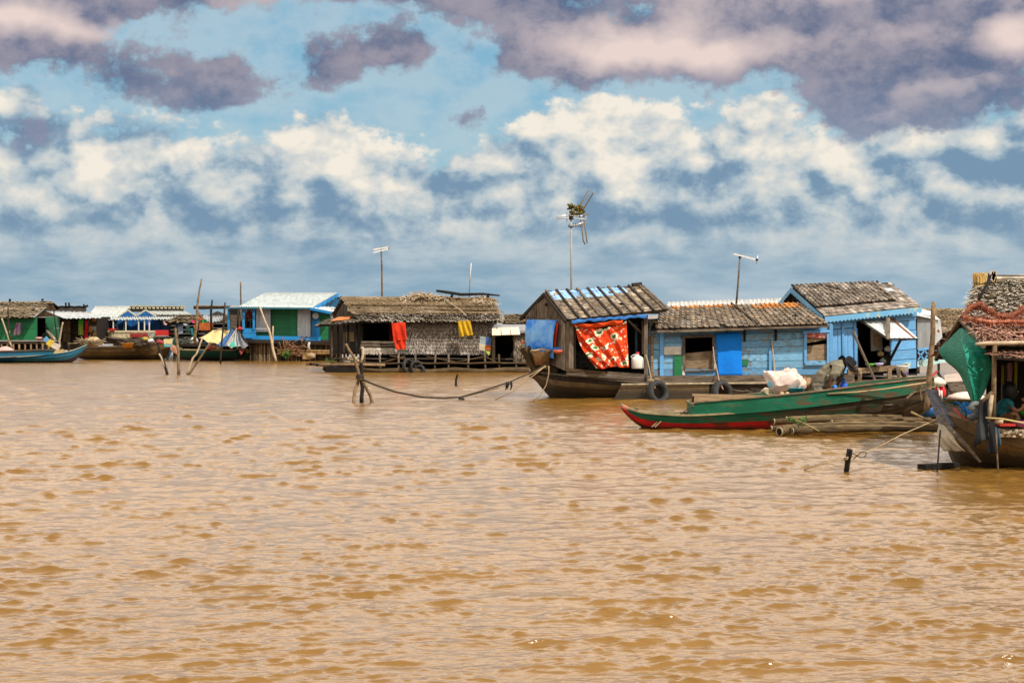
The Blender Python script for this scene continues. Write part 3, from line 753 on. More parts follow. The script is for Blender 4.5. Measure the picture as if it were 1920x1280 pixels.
# ================================================================ thatched hut on a bamboo raft (middle left)
def mid_hut():
    Y = 66.0; g = P(790, 697, Y)
    t = thing('thatched_hut', 'long grey palm-thatch hut on a bamboo raft with a red cloth by its opening', 'floating house', g)
    # roof
    E0, E1 = P(672, 603, Y - .3), P(943, 603, Y - .3); R0, R1 = P(641, 556, Y + 1.5), P(922, 558, Y + 1.5)
    pt = Pt(E0, E1, R1, R0)
    thatch(t, Pt(E0, E1, pt.p(1, .34), pt.p(0, .34)), 4, THATCH_G, 230, .07, 1.9, .10, 'thatch_row', base=W_DARK)
    thatch(t, Pt(pt.p(0, .30), pt.p(1, .30), R1, R0), 7, THATCH_B, 210, .10, 1.6, .035, 'thatch_row', base=W_DARK, splay=.4)
    bk0, bk1 = P(622, 597, Y + 3.1), P(935, 597, Y + 3.3)
    thatch(t, Pt(bk1, bk0, R0, R1), 6, THATCH_B, 160, .12, 1.6, .05, base=W_DARK)
    for (a, c) in (((0.02, .30), (.99, .26)), ((.02, .62), (.98, .58)), ((.5, .45), (.99, .40))):
        B().tube([pt.p(a[0] + (c[0] - a[0]) * k / 8, a[1] + (c[1] - a[1]) * k / 8 + R.uniform(-.01, .01), .08) for k in range(9)], .025, 6).make('roof_pole', W_POLE, t)
    B().tube([pt.p(.66, 1.0, .1), pt.p(.70, .6, .12), pt.p(.74, .35, .12), pt.p(.755, .12, .14)], .022, 6).make('roof_pole', W_PALE, t)
    B().tube([pt.p(.93, 1.0, .1), pt.p(.99, .6, .12), pt.p(.995, .3, .12)], .022, 6).make('roof_pole', W_POLE, t)
    b = B()
    for k in range(420):       # fresh straw heaped on the ridge
        u = R.betavariate(2, 3) * .42 + .40; h = .17 * math.exp(-((u - .53) / .05) ** 2) + .05
        p = pt.p(u, 1 - R.random() * .10, R.random() * h + .02); d = Vector((R.gauss(0, .12), R.gauss(0, .1), R.gauss(-.02, .04)))
        b.beam(p, p + d * 2, .03, .012)
    for k in range(120):
        u = R.uniform(.86, .98); p = pt.p(u, 1 - R.random() * .32, R.random() * .1 + .02); d = Vector((R.gauss(0, .12), R.gauss(0, .1), R.gauss(-.04, .04)))
        b.beam(p, p + d * 2, .03, .012)
    stuff(b.make('straw', STRAW, t))
    # walls: front of woven thatch with an opening at the left
    F0, F1 = P(676, 664, Y), P(920, 666, Y); T1, T0 = P(920, 603, Y), P(676, 603, Y)
    w = Pt(F0, F1, T1, T0)
    wl = Pt(w.p(.27, 0), w.p(1, 0), w.p(1, 1), w.p(.27, 1))
    thatch(t, wl, 10, WALL_T, 300, .045, 1.12, .035, 'wall_thatch', base=None, rag=.22, splay=.06)
    b = B(); wl.plate(b, 0, .02, 1, 1, -.06, -.03); b.make('wall', W_DARK, t)
    wb = Pt(w.p(0, 0), w.p(.27, 0), w.p(.27, .42), w.p(0, .42))
    boards(t, Pt(wb.p(0, .35), wb.p(1, .35), wb.c, wb.d), 3, W_GREY, gap=.3)
    thatch(t, Pt(wb.a, wb.b, wb.p(1, .45), wb.p(0, .45)), 2, THATCH_L, 60, .08, 1.3, .05, 'wall_thatch', rag=.4)
    shell(t, F0, F1, (0.2, 3.0), F0.z, T0.z, W_SHADE_BLACK)
    slabpart(t, 'porch_wall', [P(618, 664, Y + 3.0), P(676, 664, Y + 1.0), P(676, 600, Y + 1.0), P(618, 600, Y + 3.0)], .04, W_DARK)
    B().box(P(742, 618, Y + 1.4), .5, .3, .9).make('red_bundle', cloth((.35, .02, .01)), t)
    # small low block at the right with a doorway
    D0, D1 = P(921, 679, Y - .15), P(988, 680, Y - .1); DT1, DT0 = P(988, 620, Y - .1), P(921, 620, Y - .15)
    dw = Pt(D0, D1, DT1, DT0)
    thatch(t, Pt(dw.p(.64, 0), dw.p(1, 0), dw.p(1, 1), dw.p(.64, 1)), 6, THATCH_G, 26, .08, 1.5, .05, 'wall_thatch')
    b = B(); dw.plate(b, .62, 0, 1, 1, -.06, -.03); dw.plate(b, 0, 0, .11, 1, -.06, .0); dw.plate(b, .11, .9, .62, 1, -.06, 0); b.make('door_frame', W_GREY, t)
    shell(t, D0, D1, (0.1, 2.0), D0.z, DT0.z, W_SHADE_BLACK)
    slabpart(t, 'block_roof', [P(918, 622, Y - .3), P(992, 622, Y - .3), P(985, 608, Y + 2), P(925, 608, Y + 2)], .05, TIN_D)
    aw = Pt(P(922, 628, Y - .75), P(976, 627, Y - .75), P(973, 613, Y - .2), P(922, 614, Y - .2))
    boards(t, aw, 3, plain((.68, .58, .44), nz=.25), t=.02, vert=True, name='awning_board')
    # left gable and porch
    gL, gR, gA = P(624, 600, Y + 2.6), P(672, 601, Y), P(646, 562, Y + 1.35)
    gable(t, gL, gR, gA, 7, W_DARKV)
    po = Pt(P(588, 611, Y - .4), P(672, 604, Y - .5), P(676, 594, Y + .6), P(622, 597, Y + .9))
    thatch(t, po, 4, THATCH_G, 70, .08, 1.8, .06, 'porch_thatch', base=W_DARK)
    b = B(); po.plate(b, .28, .35, .72, .9, .05, .07); b.make('roof_patch', plain((.55, .17, .04), nz=.4), t, label='rusty orange patch on the porch roof')
    for (u, a, c) in ((622, 602, 690), (634, 603, 690), (646, 603, 690), (652, 603, 690), (668, 603, 668), (678, 604, 668)):
        B().tube([P(u, c, Y + R.uniform(-.2, .6)), P(u + R.uniform(-1, 1), a, Y + .2)], .045, 6).make('post', R.choice([W_DARK, W_GREY]), t)
    boards(t, Pt(P(648, 640, Y + .9), P(664, 640, Y + .9), P(664, 622, Y + .9), P(648, 622, Y + .9)), 2, plain((.55, .38, .18)), vert=True)
    slabpart(t, 'shelf', [P(660, 664, Y - .2), P(630, 664, Y + .4), P(630, 664, Y + 2.4), P(668, 664, Y + 2.2)], .06, W_DARK)
    # raft: posts, poles and floating logs
    for k in range(10):
        u = 684 + k * 32 + R.uniform(-4, 4)
        B().tube([P(u, 698, Y - .5), P(u + R.uniform(-2, 2), 664, Y - .4)], .04, 6).make('raft_post', R.choice([W_GREY, W_BROWN]), t)
    for (v, y, m, r) in ((680, -.5, W_BROWN, .04), (672, -.1, W_DARK, .05), (684, .6, W_DARK, .06)):
        B().tube([P(620 + k * 37, v + R.uniform(-1, 1) + (1 if k % 2 else 0), Y + y) for k in range(11)], r, 6).make('raft_pole', m, t)
    for (a, c) in (((700, 684), (760, 668)), ((730, 666), (800, 682)), ((850, 680), (915, 667)), ((800, 668), (870, 682)), ((910, 668), (935, 682)), ((640, 672), (700, 684))):
        B().tube([P(*a, Y - .45), P(*c, Y - .35)], .03, 6).make('raft_brace', W_BROWN, t)
    for j in range(7):
        y = Y - .7 + j * .5; u0 = 604 + R.uniform(-4, 20) - j * 1; pts = [P(u0 + (992 - u0) * k / 8, 694.5 + R.uniform(-1.2, 1.2) - j * 1.5, y) for k in range(9)]
        for q in pts: q.z = .04 + R.uniform(-.03, .05)
        B().tube(pts, .11, 8).make('float_log', W_DARK if j % 3 else W_BROWN, t) if j % 2 == 0 else B().tube(pts, .10, 8).make('float_log', W_SHADE_BLACK, t)
    for j in range(5):
        a = P(574 + j * 6, 684 + j * 1.6, Y + .4 - j * .3); c = P(690 + j * 8, 684 + j * 1.6, Y + .2 - j * .3)
        a.z = c.z = .28 + R.uniform(-.03, .05)
        B().tube([a, a.lerp(c, .5) + Vector((0, 0, .02)), c], .055, 7).make('raft_pole', W_DARK if j % 2 else W_POLE, t)
    slabpart(t, 'raft_shade_sheet', [P(684, 697, Y + 1.6), P(990, 697, Y + 1.6), P(990, 664, Y + 1.6), P(684, 664, Y + 1.6)], .05, W_SHADE_BLACK)  # added dark sheet, stands in for the shade under the hut
    slabpart(t, 'raft_deck', [Vector((P(628, 0, Y).x, Y - .3, .36)), Vector((P(988, 0, Y).x, Y - .3, .36)), Vector((P(988, 0, Y).x, Y + 3.2, .36)), Vector((P(628, 0, Y).x, Y + 3.2, .36))], .06, W_DARK)
    boards(t, Pt(P(608, 699, Y - .9), P(680, 699, Y - .9), P(680, 687, Y - .9), P(614, 688, Y - .9)), 3, W_SHADE_BLACK, t=.25)
    # top-level things that hang or stand on it
    red = cloth((.75, .05, .015), (.55, .03, .01), trans=.15)
    drape('cloth', 'bright red cloth hanging at the edge of the hut opening', 'cloth', P(734, 606, Y - .45), P(760, 604, Y - .45), P(763, 637, Y - .45), P(738, 640, Y - .45), red, 2, .03)
    drape('cloth', 'lower red cloth hanging under the upper red cloth on the thatched hut', 'cloth', P(739, 638, Y - .42), P(761, 636, Y - .42), P(760, 654, Y - .42), P(742, 656, Y - .42), red, 2, .03)
    drape('cloth', 'mustard yellow cloth hanging on the grey thatch wall', 'cloth', P(858, 602, Y - .5), P(882, 601, Y - .5), P(887, 628, Y - .5), P(861, 632, Y - .5), cloth((.55, .34, .02), (.35, .2, .01)), 3, .05)
    pk = thing('patchwork_cloth', 'small multicoloured patchwork cloth hanging right of the mustard cloth', 'cloth', P(911, 662, Y - .5))
    cs = [((.30, .36, .36), 0, .45, .5, 1), ((.06, .12, .32), .5, .45, 1, 1), ((.62, .52, .36), 0, .0, .5, .45), ((.5, .12, .02), .5, .12, 1, .45)]
    pw = Pt(P(899, 656, Y - .45), P(919, 660, Y - .45), P(922, 633, Y - .45), P(900, 630, Y - .45))
    for (c, a, d, e, f) in cs:
        b = B(); pw.plate(b, a, d, e, f, .0, .015); b.make('patch', cloth(c), pk)
    B().add([P(909, 657, Y - .46), P(919, 659, Y - .46), P(917, 666, Y - .46), P(909, 657, Y - .44), P(919, 659, Y - .44), P(917, 666, Y - .44)], [(0, 2, 1), (3, 4, 5), (0, 1, 4, 3), (1, 2, 5, 4), (2, 0, 3, 5)]).make('patch', cloth((.45, .6, .08)), pk)
    for (u, v, a, s) in ((765, 687, (1, -.7, .15), .26), (780, 688, (.6, -1, -.1), .22), (787, 694, (-.3, -1, .1), .17)):
        tyre(['black tyre hanging at the hut raft, leftmost and largest of three', 'black tyre hanging between two others on the hut raft', 'small black inner tube, rightmost on the hut raft'][[765, 780, 787].index(u)], P(u, v, Y - .75), s, .07, a, 'tyres on the hut raft', RUBBER)
    tag(B().tube([P(818, 545, Y + 1.2), P(840, 548, Y + 1.2), P(865, 552, Y + 1.2), P(905, 551, Y + 1.2), P(937, 554, Y + 1.2)], [.05, .06, .06, .05, .03], 7).make('roof_pole', W_BLACK), 'long black crooked pole lying over the ridge of the thatched hut', 'pole')
    for (u, lb) in ((849, 'black forked peg under the long pole, left one'), (917, 'black forked peg under the long pole, right one')):
        tag(B().tube([P(u - 3, 558, Y + 1.2), P(u, 550, Y + 1.2)], .05, 6).make('peg', W_BLACK), lb, 'peg')
    # things lying on the raft extension
    b = B()
    for k in range(14):
        c = P(650 + k % 5 * 5 + R.uniform(-2, 2), 680 - (k // 5) * 4 + R.uniform(-1, 1), Y - .1 + R.uniform(-.2, .2)); b.box(c, .17, .16, .12, R.uniform(0, 1))
    tag(b.make('rubble_heap', plain((.55, .44, .3), nz=.4)), 'small heap of pale blocks on the left end of the hut raft', 'heap')
    tag(B().box(P(637, 684, Y - .4), .45, .3, .12, .2).make('plastic_sheet', plain((.08, .2, .45))), 'folded light blue plastic sheet lying on the raft poles', 'plastic sheet')
    b = B()
    for k in range(40):
        c = P(612 + R.uniform(0, 12), 682 + R.uniform(-3, 3), Y - .2 + R.uniform(-.2, .2)); d = Vector((R.gauss(0, .07), R.gauss(0, .05), abs(R.gauss(0, .09)))); b.add([c, c + d + Vector((.02, 0, 0)), c + d * 1.2], [(0, 1, 2)])
    tag(b.make('water_plant', plain((.05, .14, .02))), 'green sprig of water plant on the raft poles left of the hut', 'plant')
    # antenna and whip
    an = thing('antenna', 'old television antenna with two white bars on a mast over the thatched hut', 'antenna', P(716, 556, Y + 1.6))
    B().tube([P(716.5, 600, Y + 1.6), P(716.5, 552, Y + 1.6), P(716, 500, Y + 1.6), P(714.5, 463, Y + 1.6)], [.045, .04, .035, .03], 7).make('mast', W_POLE, an)
    for (a, c) in (((700, 468), (729, 463)), ((700, 473.5), (729, 466.5))):
        B().beam(P(*a, Y + 1.55), P(*c, Y + 1.55), .03, .05).make('bar', WHITEP, an)
    B().beam(P(728, 463, Y + 1.55), P(729, 467.5, Y + 1.55), .03, .03).make('clamp', W_GREY, an)
    wh = thing('whip_antenna', 'thin white whip antenna rising behind the thatched hut ridge', 'antenna', P(880, 556, Y + 2.2))
    B().tube([P(878.5, 575, Y + 2.2), P(881, 527, Y + 2.2)], [.022, .016], 6).make('mast', W_GREY, wh)
    B().tube([P(881, 528, Y + 2.2), P(883.5, 493, Y + 2.2)], [.022, .014], 6).make('whip', WHITEP, wh)
mid_hut()
def boat_paint(c, low, c_from, c_to, wear=(.12, .075, .04), amt=.45, nm='boat_paint'):
    """old boat paint, worn away more and more from x = c_from to c_to"""
    m, nt, b = new_mat(nm, .6, .25); p = posn(nt); x, y, z = xyz(nt, p)
    g = noise(nt, scl(nt, p, 2.2, 4, 14), 1.2, 7, .68); big = noise(nt, scl(nt, p, 1, 1, 2.5), 1.5, 6, .62)
    base = mix(nt, big.ss(.35, .65), mul(c, .6), c)
    t = x.lin(c_from, c_to, .80 - amt * .25, .40)
    f = ((g * .6 + big * .5) - t)._m('MULTIPLY', 14.0).clamp()
    col = mix(nt, f, base, mix(nt, g.ss(.35, .65), mul(wear, .35), wear))
    col = mix(nt, z.ss(low + .10, low) * .8, col, (.035, .022, .012))      # wet and slimy at the water line
    nt.links.new(col.s, b.inputs['Base Color']); bump(nt, b, g, .4, .012); return m
def hull_wood(c1=(.115, .066, .02), c2=(.022, .014, .008), low=.42):
    m, nt, b = new_mat('oiled_hull', .5, .4); p = posn(nt); x, y, z = xyz(nt, p)
    g = noise(nt, scl(nt, p, 2, 8, 9), 1.2, 7, .65); big = noise(nt, p, 1.3, 6, .65); dr = noise(nt, scl(nt, p, 9, 9, 1.2), 1.0, 6, .7)
    col = mix(nt, g.ss(.3, .7), mul(c1, .6), c1)
    col = mix(nt, (big * .7 + dr * .4).ss(.5, .7) * .75, col, c2)
    col = mix(nt, (z + (big - .5) * .25).ss(low, low - .2) * .85, col, (.02, .014, .008))
    nt.links.new(col.s, b.inputs['Base Color']); bump(nt, b, g, .5, .015); return m
def ST(lst, Y, Yv=None):
    Yv = Yv or Y
    return [((u - 960) / F * Y, Y + (q[0] if q else 0), hb, H - (vk - HZ) / F * Yv, H - (vs - HZ) / F * Yv) for (u, hb, vk, vs, *q) in lst]

# ================================================================ houseboat with two cabins on one long hull
def floral():
    m, nt, b = new_mat('printed_cloth', .8, .15); tc = N(nt, nt.nodes.new('ShaderNodeTexCoord').outputs['Object'])
    x, y, z = xyz(nt, tc); p = vec(nt, x, z, 0.0)
    w = noise(nt, scl(nt, p, 9, 9, 9), 1.0, 3, .5, col=True); wx, wy, wz = xyz(nt, w)
    q = vec(nt, x * 1.9 + z * .5 + (wx - .5) * .5, z * 3.0 - x * .8 + (wy - .5) * .6, 0.0)
    v = voro(nt, q, 1.35, 0); v2 = voro(nt, vec(nt, x + 3 + wx * .3, z * 1.2 + wy * .3, 0.0), 6.5, 0)
    col = mix(nt, noise(nt, tc, 4, 4, .6).ss(.35, .65), (.70, .07, .010), (.50, .035, .008))
    col = mix(nt, v2.ss(.13, .08) , col, (.70, .62, .50))
    col = mix(nt, v.ss(.24, .20) * noise(nt, tc, 2.2, 1, .5).ss(.38, .44), col, (.72, .66, .50))
    col = mix(nt, v.ss(.15, .11) * noise(nt, tc, 2.2, 1, .5).ss(.38, .44), col, (.14, .32, .10))
    col = mix(nt, v.ss(.08, .05) * noise(nt, tc, 2.2, 1, .5).ss(.38, .44), col, (.02, .03, .02))
    nt.links.new(col.s, b.inputs['Base Color']); bump(nt, b, noise(nt, tc, 50, 3, .6), .3, .006); return m
def houseboat():
    Y = 44.7
    t = thing('houseboat', 'wooden houseboat with a tiled front cabin and a long worn blue cabin', 'houseboat', P(1250, 750, 45.4))
    HW = hull_wood()
    hull(t, ST([(992, .05, 708, 699), (1004, .14, 716, 700), (1020, .38, 735, 701), (1042, .7, 754, 703), (1090, 1.02, 758, 707), (1200, 1.2, 758, 716), (1400, 1.22, 758, 719), (1560, 1.15, 758, 718), (1640, .9, 756, 716)], 45.75, 44.8),
         [HW, HW, HW, hull_wood((.20, .13, .06), (.06, .04, .02)), W_DARK], n=40, bf=.5, rail=W_GREY, floor=.93, inner=W_GREY)
    b = B(); b.slab(P(974, 655, 45.6), P(985, 653, 45.7), P(1012, 702, 45.7), P(1000, 704, 45.6), .25); b.make('stem_plank', W_BROWN, t)
    b = B(); b.slab(P(990, 668, 46.3), P(1045, 690, 45.2), P(1048, 704, 45.2), P(1004, 703, 46.0), .05); b.make('bow_board', W_BROWN, t)
    # patched lower plank with tin edge
    b = B(); b.slab(P(1149, 752, 44.42), P(1330, 752, 44.40), P(1330, 720, 44.40), P(1165, 722, 44.42), .05); b.make('repair_plank', hull_wood((.17, .105, .04), (.035, .022, .01), .35), t)
    b = B(); b.beam(P(1165, 720, 44.36), P(1440, 717, 44.36), .03, .035); b.make('edge_strip', plain((.50, .40, .26), nz=.4), t)
    boards(t, Pt(P(1213, 719, 44.55), P(1600, 715, 44.7), P(1600, 702, 44.7), P(1213, 704, 44.55)), 1, W_GREY, t=.06, cuts=2)
    boards(t, Pt(P(1062, 703, 44.45), P(1216, 715, 44.6), P(1216, 702, 44.6), P(1062, 690, 44.45)), 2, [W_GREY, W_BROWN], t=.05, cuts=1)
    # ---- front cabin
    bl, fl, fr = P(985, 664, 46.3), P(1070, 699, 44.62), P(1213, 704, 45.1)
    blt, flt, frt = P(985, 593, 46.3), P(1070, 600, 44.62), P(1213, 588, 45.1); ap = P(1024, 549, 45.45)
    gw = Pt(bl, fl, flt, blt)
    boards(t, gw, 9, [W_GREYV, W_GREYV, wood((.28, .22, .16), stretch='z')], vert=True, jit=.008, gap=.1)
    b = B(); gw.plate(b, 0, 0, 1, 1, -.08, -.03); b.make('wall', W_DARKV, t)
    gable(t, blt, flt, ap, 8, W_GREYV)
    c = P(1024, 571, 45.4); B().lathe(c, [(.045, 0), (.045, .02)], 12, axis=gw.n(.5, .5)).make('knot_hole', W_SHADE_BLACK, t)
    shell(t, fl, fr, (-.9, 1.9), fl.z, 2.2, W_SHADE_BLACK, left=False)
    # front posts and inside
    for (u, v0, v1, y, w, m) in ((1071, 597, 700, 44.55, .12, W_GREYV), (1078, 600, 696, 44.62, .05, W_DARKV), (1211, 590, 704, 45.0, .10, W_GREYV), (1205, 600, 664, 45.2, .05, W_GREYV)):
        B().beam(P(u, v1, y), P(u, v0, y), w, .09).make('post', m, t)
    B().slab(P(1192, 690, 45.5), P(1206, 690, 45.5), P(1204, 608, 45.5), P(1190, 606, 45.5), .03).make('inner_door', paint((.05, .12, .2), amt=.3), t)
    B().beam(P(1177, 600, 44.9), P(1206, 628, 45.3), .05, .05).make('brace', W_GREY, t)
    bt = cloth((.05, .19, .48), (.03, .11, .33), sc=8)
    boards(t, Pt(P(1200, 626, 46.2), P(1262, 624, 46.3), P(1262, 596, 46.3), P(1200, 598, 46.2)), 3, [W_GREY, W_DARK])
    b = B()
    def fn(a, c): return P(1071 + 142 * a, 606 - 11 * a - 6 * c + 1.2 * math.sin(a * 21) * (1 - c) + .9 * math.sin(a * 47), 44.14 + .5 * a - .03 * math.sin(a * 30))
    b.grid(fn, 40, 3, True, .01); b.make('blue_trim', bt, t)
    # roof 1: shingles under battens; most tiles of the top courses are pale blue
    E0, E1, R1, R0 = P(1064, 600, 44.15), P(1250, 581, 44.85), P(1203, 537, 46.1), P(1024, 548, 45.5)
    pt = Pt(E0, E1, R1, R0)
    tm = [wood((.29, .21, .135), dark=.22, var=.8, stretch='n'), wood((.26, .20, .15), dark=.3, var=.8, stretch='n'), wood((.42, .32, .22), dark=.35, var=.7, stretch='n')]
    bs = plain((.36, .60, .90), rough=.35, spec=.5, nz=.35, var=.5)
    b = B(); pt.plate(b, 0, 0, 1, 1, -.06, -.015); rf = b.make('roof', W_DARK, t)
    tiles(rf, pt, 20, 13, tm, 'plain', .02, .12, skip=.02, matf=lambda i, j: bs if (j >= 9 and i < 16 and R.random() < .94 and not (i > 12 and j < 10)) else R.choice(tm))
    for k in range(10):
        u = .0 + k * .108; top = 1.02 if k < 9 else 1.0
        B().beam(pt.p(min(u, .995), -.01, .05), pt.p(min(u, .995), top, .05), .055, .04, up=pt.n(.5, .5)).make('batten', W_DARK if k % 3 else W_GREY, rf)
    B().beam(pt.p(.9, 1.0, .06), pt.p(1.0, 1.02, .06), .12, .1).make('ridge_cap', W_DARK, rf)
    b0, b1 = P(979, 595, 46.8), P(1175, 588, 47.6)
    pb = Pt(b1, b0, R0, R1); b = B(); pb.plate(b, 0, 0, 1, 1, -.05, 0); rb = b.make('roof', W_DARK, t)
    tiles(rb, pb, 14, 8, tm, 'plain')
    for (a, c) in ((R0, E0), (R0, b0)): B().beam(a + Vector((-.05, -.05, -.05)), c + Vector((-.05, -.05, -.05)), .05, .09).make('verge_board', W_DARK, t)
    B().beam(R1 + Vector((.04, 0, 0)), E1 + Vector((.04, 0, 0)), .06, .07).make('verge_board', W_GREY, t)
    gable(t, P(1238, 588, 45.0), P(1190, 588, 47.2), P(1200, 542, 46.0), 5, W_DARKV)
    for k in range(5):
        B().beam(P(985 + k * 9, 590 - k * 9, 46.7 - k * .25), P(988 + k * 9, 583 - k * 9, 46.7 - k * .25), .05, .05).make('peg', W_DARK, t)
    # ---- long blue cabin
    w = Pt(P(1216, 705, 45.25), P(1560, 702, 45.65), P(1560, 606, 45.65), P(1216, 620, 45.25))
    win = (.19, .12, .35, .82); win2 = (.853, .23, .977, .83)
    boards(t, w, 7, [SKYB, SKYB, paint((.14, .36, .60), wear=(.22, .19, .16), amt=.75, grime=.9)], holes=(win, win2), cuts=1, jit=.008)
    boards(t, Pt(w.p(0, .72), w.p(.03, .72), w.p(.03, 1), w.p(0, 1)), 2, W_TAN, t=.02)
    for (a0, c0, a1, c1) in ((0, 0, .19, 1), (.35, 0, .853, 1), (.19, 0, .35, .12), (.19, .82, .35, 1), (.853, 0, 1, .23), (.853, .83, 1, 1), (.977, .23, 1, .83)):
        b = B(); w.plate(b, a0, c0, a1, c1, -.07, -.035); b.make('wall', W_DARK, t)
    shell(t, w.a + Vector((0, .1, 0)), w.b + Vector((0, .1, 0)), (0, 2.4), w.a.z - .05, 2.0, W_SHADE_BLACK)
    for (u, m, wd) in ((.018, W_TAN, .07), (.07, SKYBV, .10), (.66, SKYBV, .07), (.993, SKYBV, .09)):
        B().beam(w.p(u, -.03 if u < .6 else 0, .03), w.p(u, .98 if u < .6 else (.55 if u < .9 else .98), .03), wd, .05).make('post', m, t)
    for u in (.425, .52, .69):
        B().beam(w.p(u, .70 if u != .425 else .85, .04), w.p(u, 1.0, .04), .05 if u != .425 else .02, .05).make('bracket', W_SHADE_BLACK, t)
    def frame(win, m, name='window_frame', sill=True):
        a0, c0, a1, c1 = win; ob = None
        b = B()
        b.beam(w.p(a0, c0, .02), w.p(a0, c1, .02), .07, .05); b.beam(w.p(a1, c0, .02), w.p(a1, c1, .02), .06, .05)
        b.beam(w.p(a0 - .015, c1 + .02, .03), w.p(a1 + .01, c1 + .02, .03), .07, .07); return b.make(name, m, t)
    f1 = frame(win, W_GREYV)
    b = B(); b.slab(*[w.p(a, c, -.05) for a, c in ((.195, .12), (.347, .12), (.347, .52), (.197, .48))], .02); b.make('window_board', W_TAN, f1)
    B().beam(w.p(.192, .10, .03), w.p(.36, .12, .03), .05, .04).make('sill', W_GREY, f1)
    f2 = frame(win2, SKYBV)
    b = B(); b.slab(*[w.p(a, c, -.03) for a, c in ((.855, .24), (.975, .24), (.975, .60), (.855, .57))], .02); b.make('window_board', W_TAN, f2)
    b = B(); b.slab(*[w.p(a, c, -.05) for a, c in ((.857, .62), (.976, .69), (.976, .80), (.857, .82))], .02); b.make('window_board', W_TAN, f2)
    drape('curtain_fringe', '', '', w.p(.857, .83, -.02), w.p(.975, .83, -.02), w.p(.975, .72, -.02), w.p(.857, .74, -.02), cloth((.5, .04, .03), (.6, .4, .35), sc=14), 6, .01, par=f2, rag=.02)
    B().beam(w.p(.85, .21, .04), w.p(.98, .21, .04), .05, .05).make('sill', SKYB, f2)
    def plate(name, a0, c0, a1, c1, m, o=.015): b = B(); w.plate(b, a0, c0, a1, c1, o, o + .018); b.make(name, m, t)
    plate('patch_board', .083, .46, .175, .64, plain((.66, .60, .50), nz=.25)); plate('patch_board', .137, .01, .183, .455, GREENP)
    plate('patch_board', .18, .02, .196, .22, WHITEP); plate('patch_board', .343, .10, .361, .27, WHITEP)
    plate('patch_board', .500, .20, .538, .33, GREENP)
    B().beam(w.p(.685, .05, .06), w.p(.668, .70, .06), .03, .03).make('pole', W_PALE, t)
    # roof 2
    E0, E1, R1, R0 = P(1232, 617, 44.85), P(1553, 608, 45.25), P(1500, 569, 46.9), P(1243, 576, 46.8)
    pt = Pt(E0, E1, R1, R0); b = B(); pt.plate(b, 0, 0, 1, 1, -.06, -.02); rf = b.make('roof', W_DARK, t)
    tm2 = [wood((.31, .225, .15), dark=.25, var=.7, stretch='n'), wood((.30, .24, .18), dark=.3, var=.7, stretch='n')]
    org = plain((.55, .22, .05), rough=.8, nz=.5, var=.6)
    tiles(rf, pt, 30, 9, tm2, 'ribbed', .03, .06, skip=.01, matf=lambda i, j: org if (j == 8 and R.random() < .8) or (j == 7 and i > 17 and R.random() < .7) else R.choice(tm2))
    B().beam(pt.p(.50, 1.03, .05), pt.p(.585, 0, .06), .04, .04, up=(0, -1, 1)).make('roof_pole', W_DARK, rf)
    B().beam(pt.p(0, -.01, -.06), pt.p(.5, -.01, -.06), .06, .06).make('eave_board', W_GREY, rf)
    B().beam(pt.p(.5, -.01, -.05), pt.p(1, -.01, -.05), .05, .05).make('eave_board', W_GREY, rf)
    pb = Pt(P(1545, 606, 48.6), P(1243, 612, 48.5), R0, R1); b = B(); pb.plate(b, 0, 0, 1, 1, -.05, 0); b.make('roof', W_DARK, t)
    gable(t, P(1240, 612, 48.3), P(1236, 614, 45.2), P(1244, 580, 46.8), 4, W_DARKV)
    B().tube([P(1225, 603, 44.95), P(1248, 606, 44.8), P(1272, 610, 44.8)], .03, 6).make('pole', W_GREY, t)
    # ---- things on it
    drape('tarpaulin', 'flat bright blue tarpaulin sheet hanging on the blue cabin beside its open window', 'tarpaulin', w.p(.362, .88, .05), w.p(.498, .90, .05), w.p(.506, .0, .07), w.p(.376, .0, .07), cloth((.005, .20, .70), (.01, .17, .62), sc=1.0), 1, .012)
    tarp = cloth((.02, .22, .78), (.22, .48, .85), rough=.35, sc=2.2)
    o = gw
    drape('tarpaulin', 'crumpled blue plastic tarpaulin hanging over the gable end of the front cabin', 'tarpaulin', gw.p(.10, .93, .05), gw.p(.76, .98, .05), gw.p(.72, .18, .12), gw.p(.12, .22, .12), tarp, 3, .05, belly=.05)
    drape('cloth', 'narrow red cloth hanging at the right edge of the blue tarpaulin on the gable', 'cloth', gw.p(.73, .93, .08), gw.p(.80, .93, .08), gw.p(.76, .42, .10), gw.p(.70, .45, .10), cloth((.55, .04, .015)), 1, .02)
    bl_ = Pt(P(989, 648, 46.0), P(1052, 658, 44.5), P(1052, 652, 44.7), P(990, 644, 46.3)); b = B(); bl_.plate(b, 0, 0, 1, 1, -.03, 0)
    tag(b.make('blue_shelf', bt), 'blue sheet-covered shelf under the gable tarpaulin', 'shelf')
    tag(B().lathe(P(984, 644, 46.4), [(.02, 0), (.10, .01), (.12, .05), (.02, .07)], 10).make('bowl', plain((.75, .14, .03))), 'orange bowl at the far end of the blue shelf', 'bowl')
    tag(B().lathe(P(1046, 663, 44.6), [(.05, 0), (.11, .03), (.13, .1), (.12, .1)], 10).make('bowl', plain((.65, .12, .04))), 'orange red bowl under the near end of the blue shelf', 'bowl')
    bk = thing('basket', 'brown wicker basket with a wavy rim standing on the bow', 'basket', P(1016, 682, 45.2))
    B().lathe(P(1016, 684, 45.2), [(.17, 0), (.22, .18), (.29, .36), (.27, .36), (.20, .18), (.15, .02)], 18).make('bowl', plain((.30, .16, .06), nz=.5), bk)
    B().tube([P(1016 + 20 * math.cos(a), 659 + 3.5 * math.sin(a) + 1.2 * math.sin(5 * a), 45.2 + .29 * math.sin(a)) for a in [i * math.pi / 12 for i in range(25)]], .025, 6).make('rim', plain((.55, .38, .2)), bk)
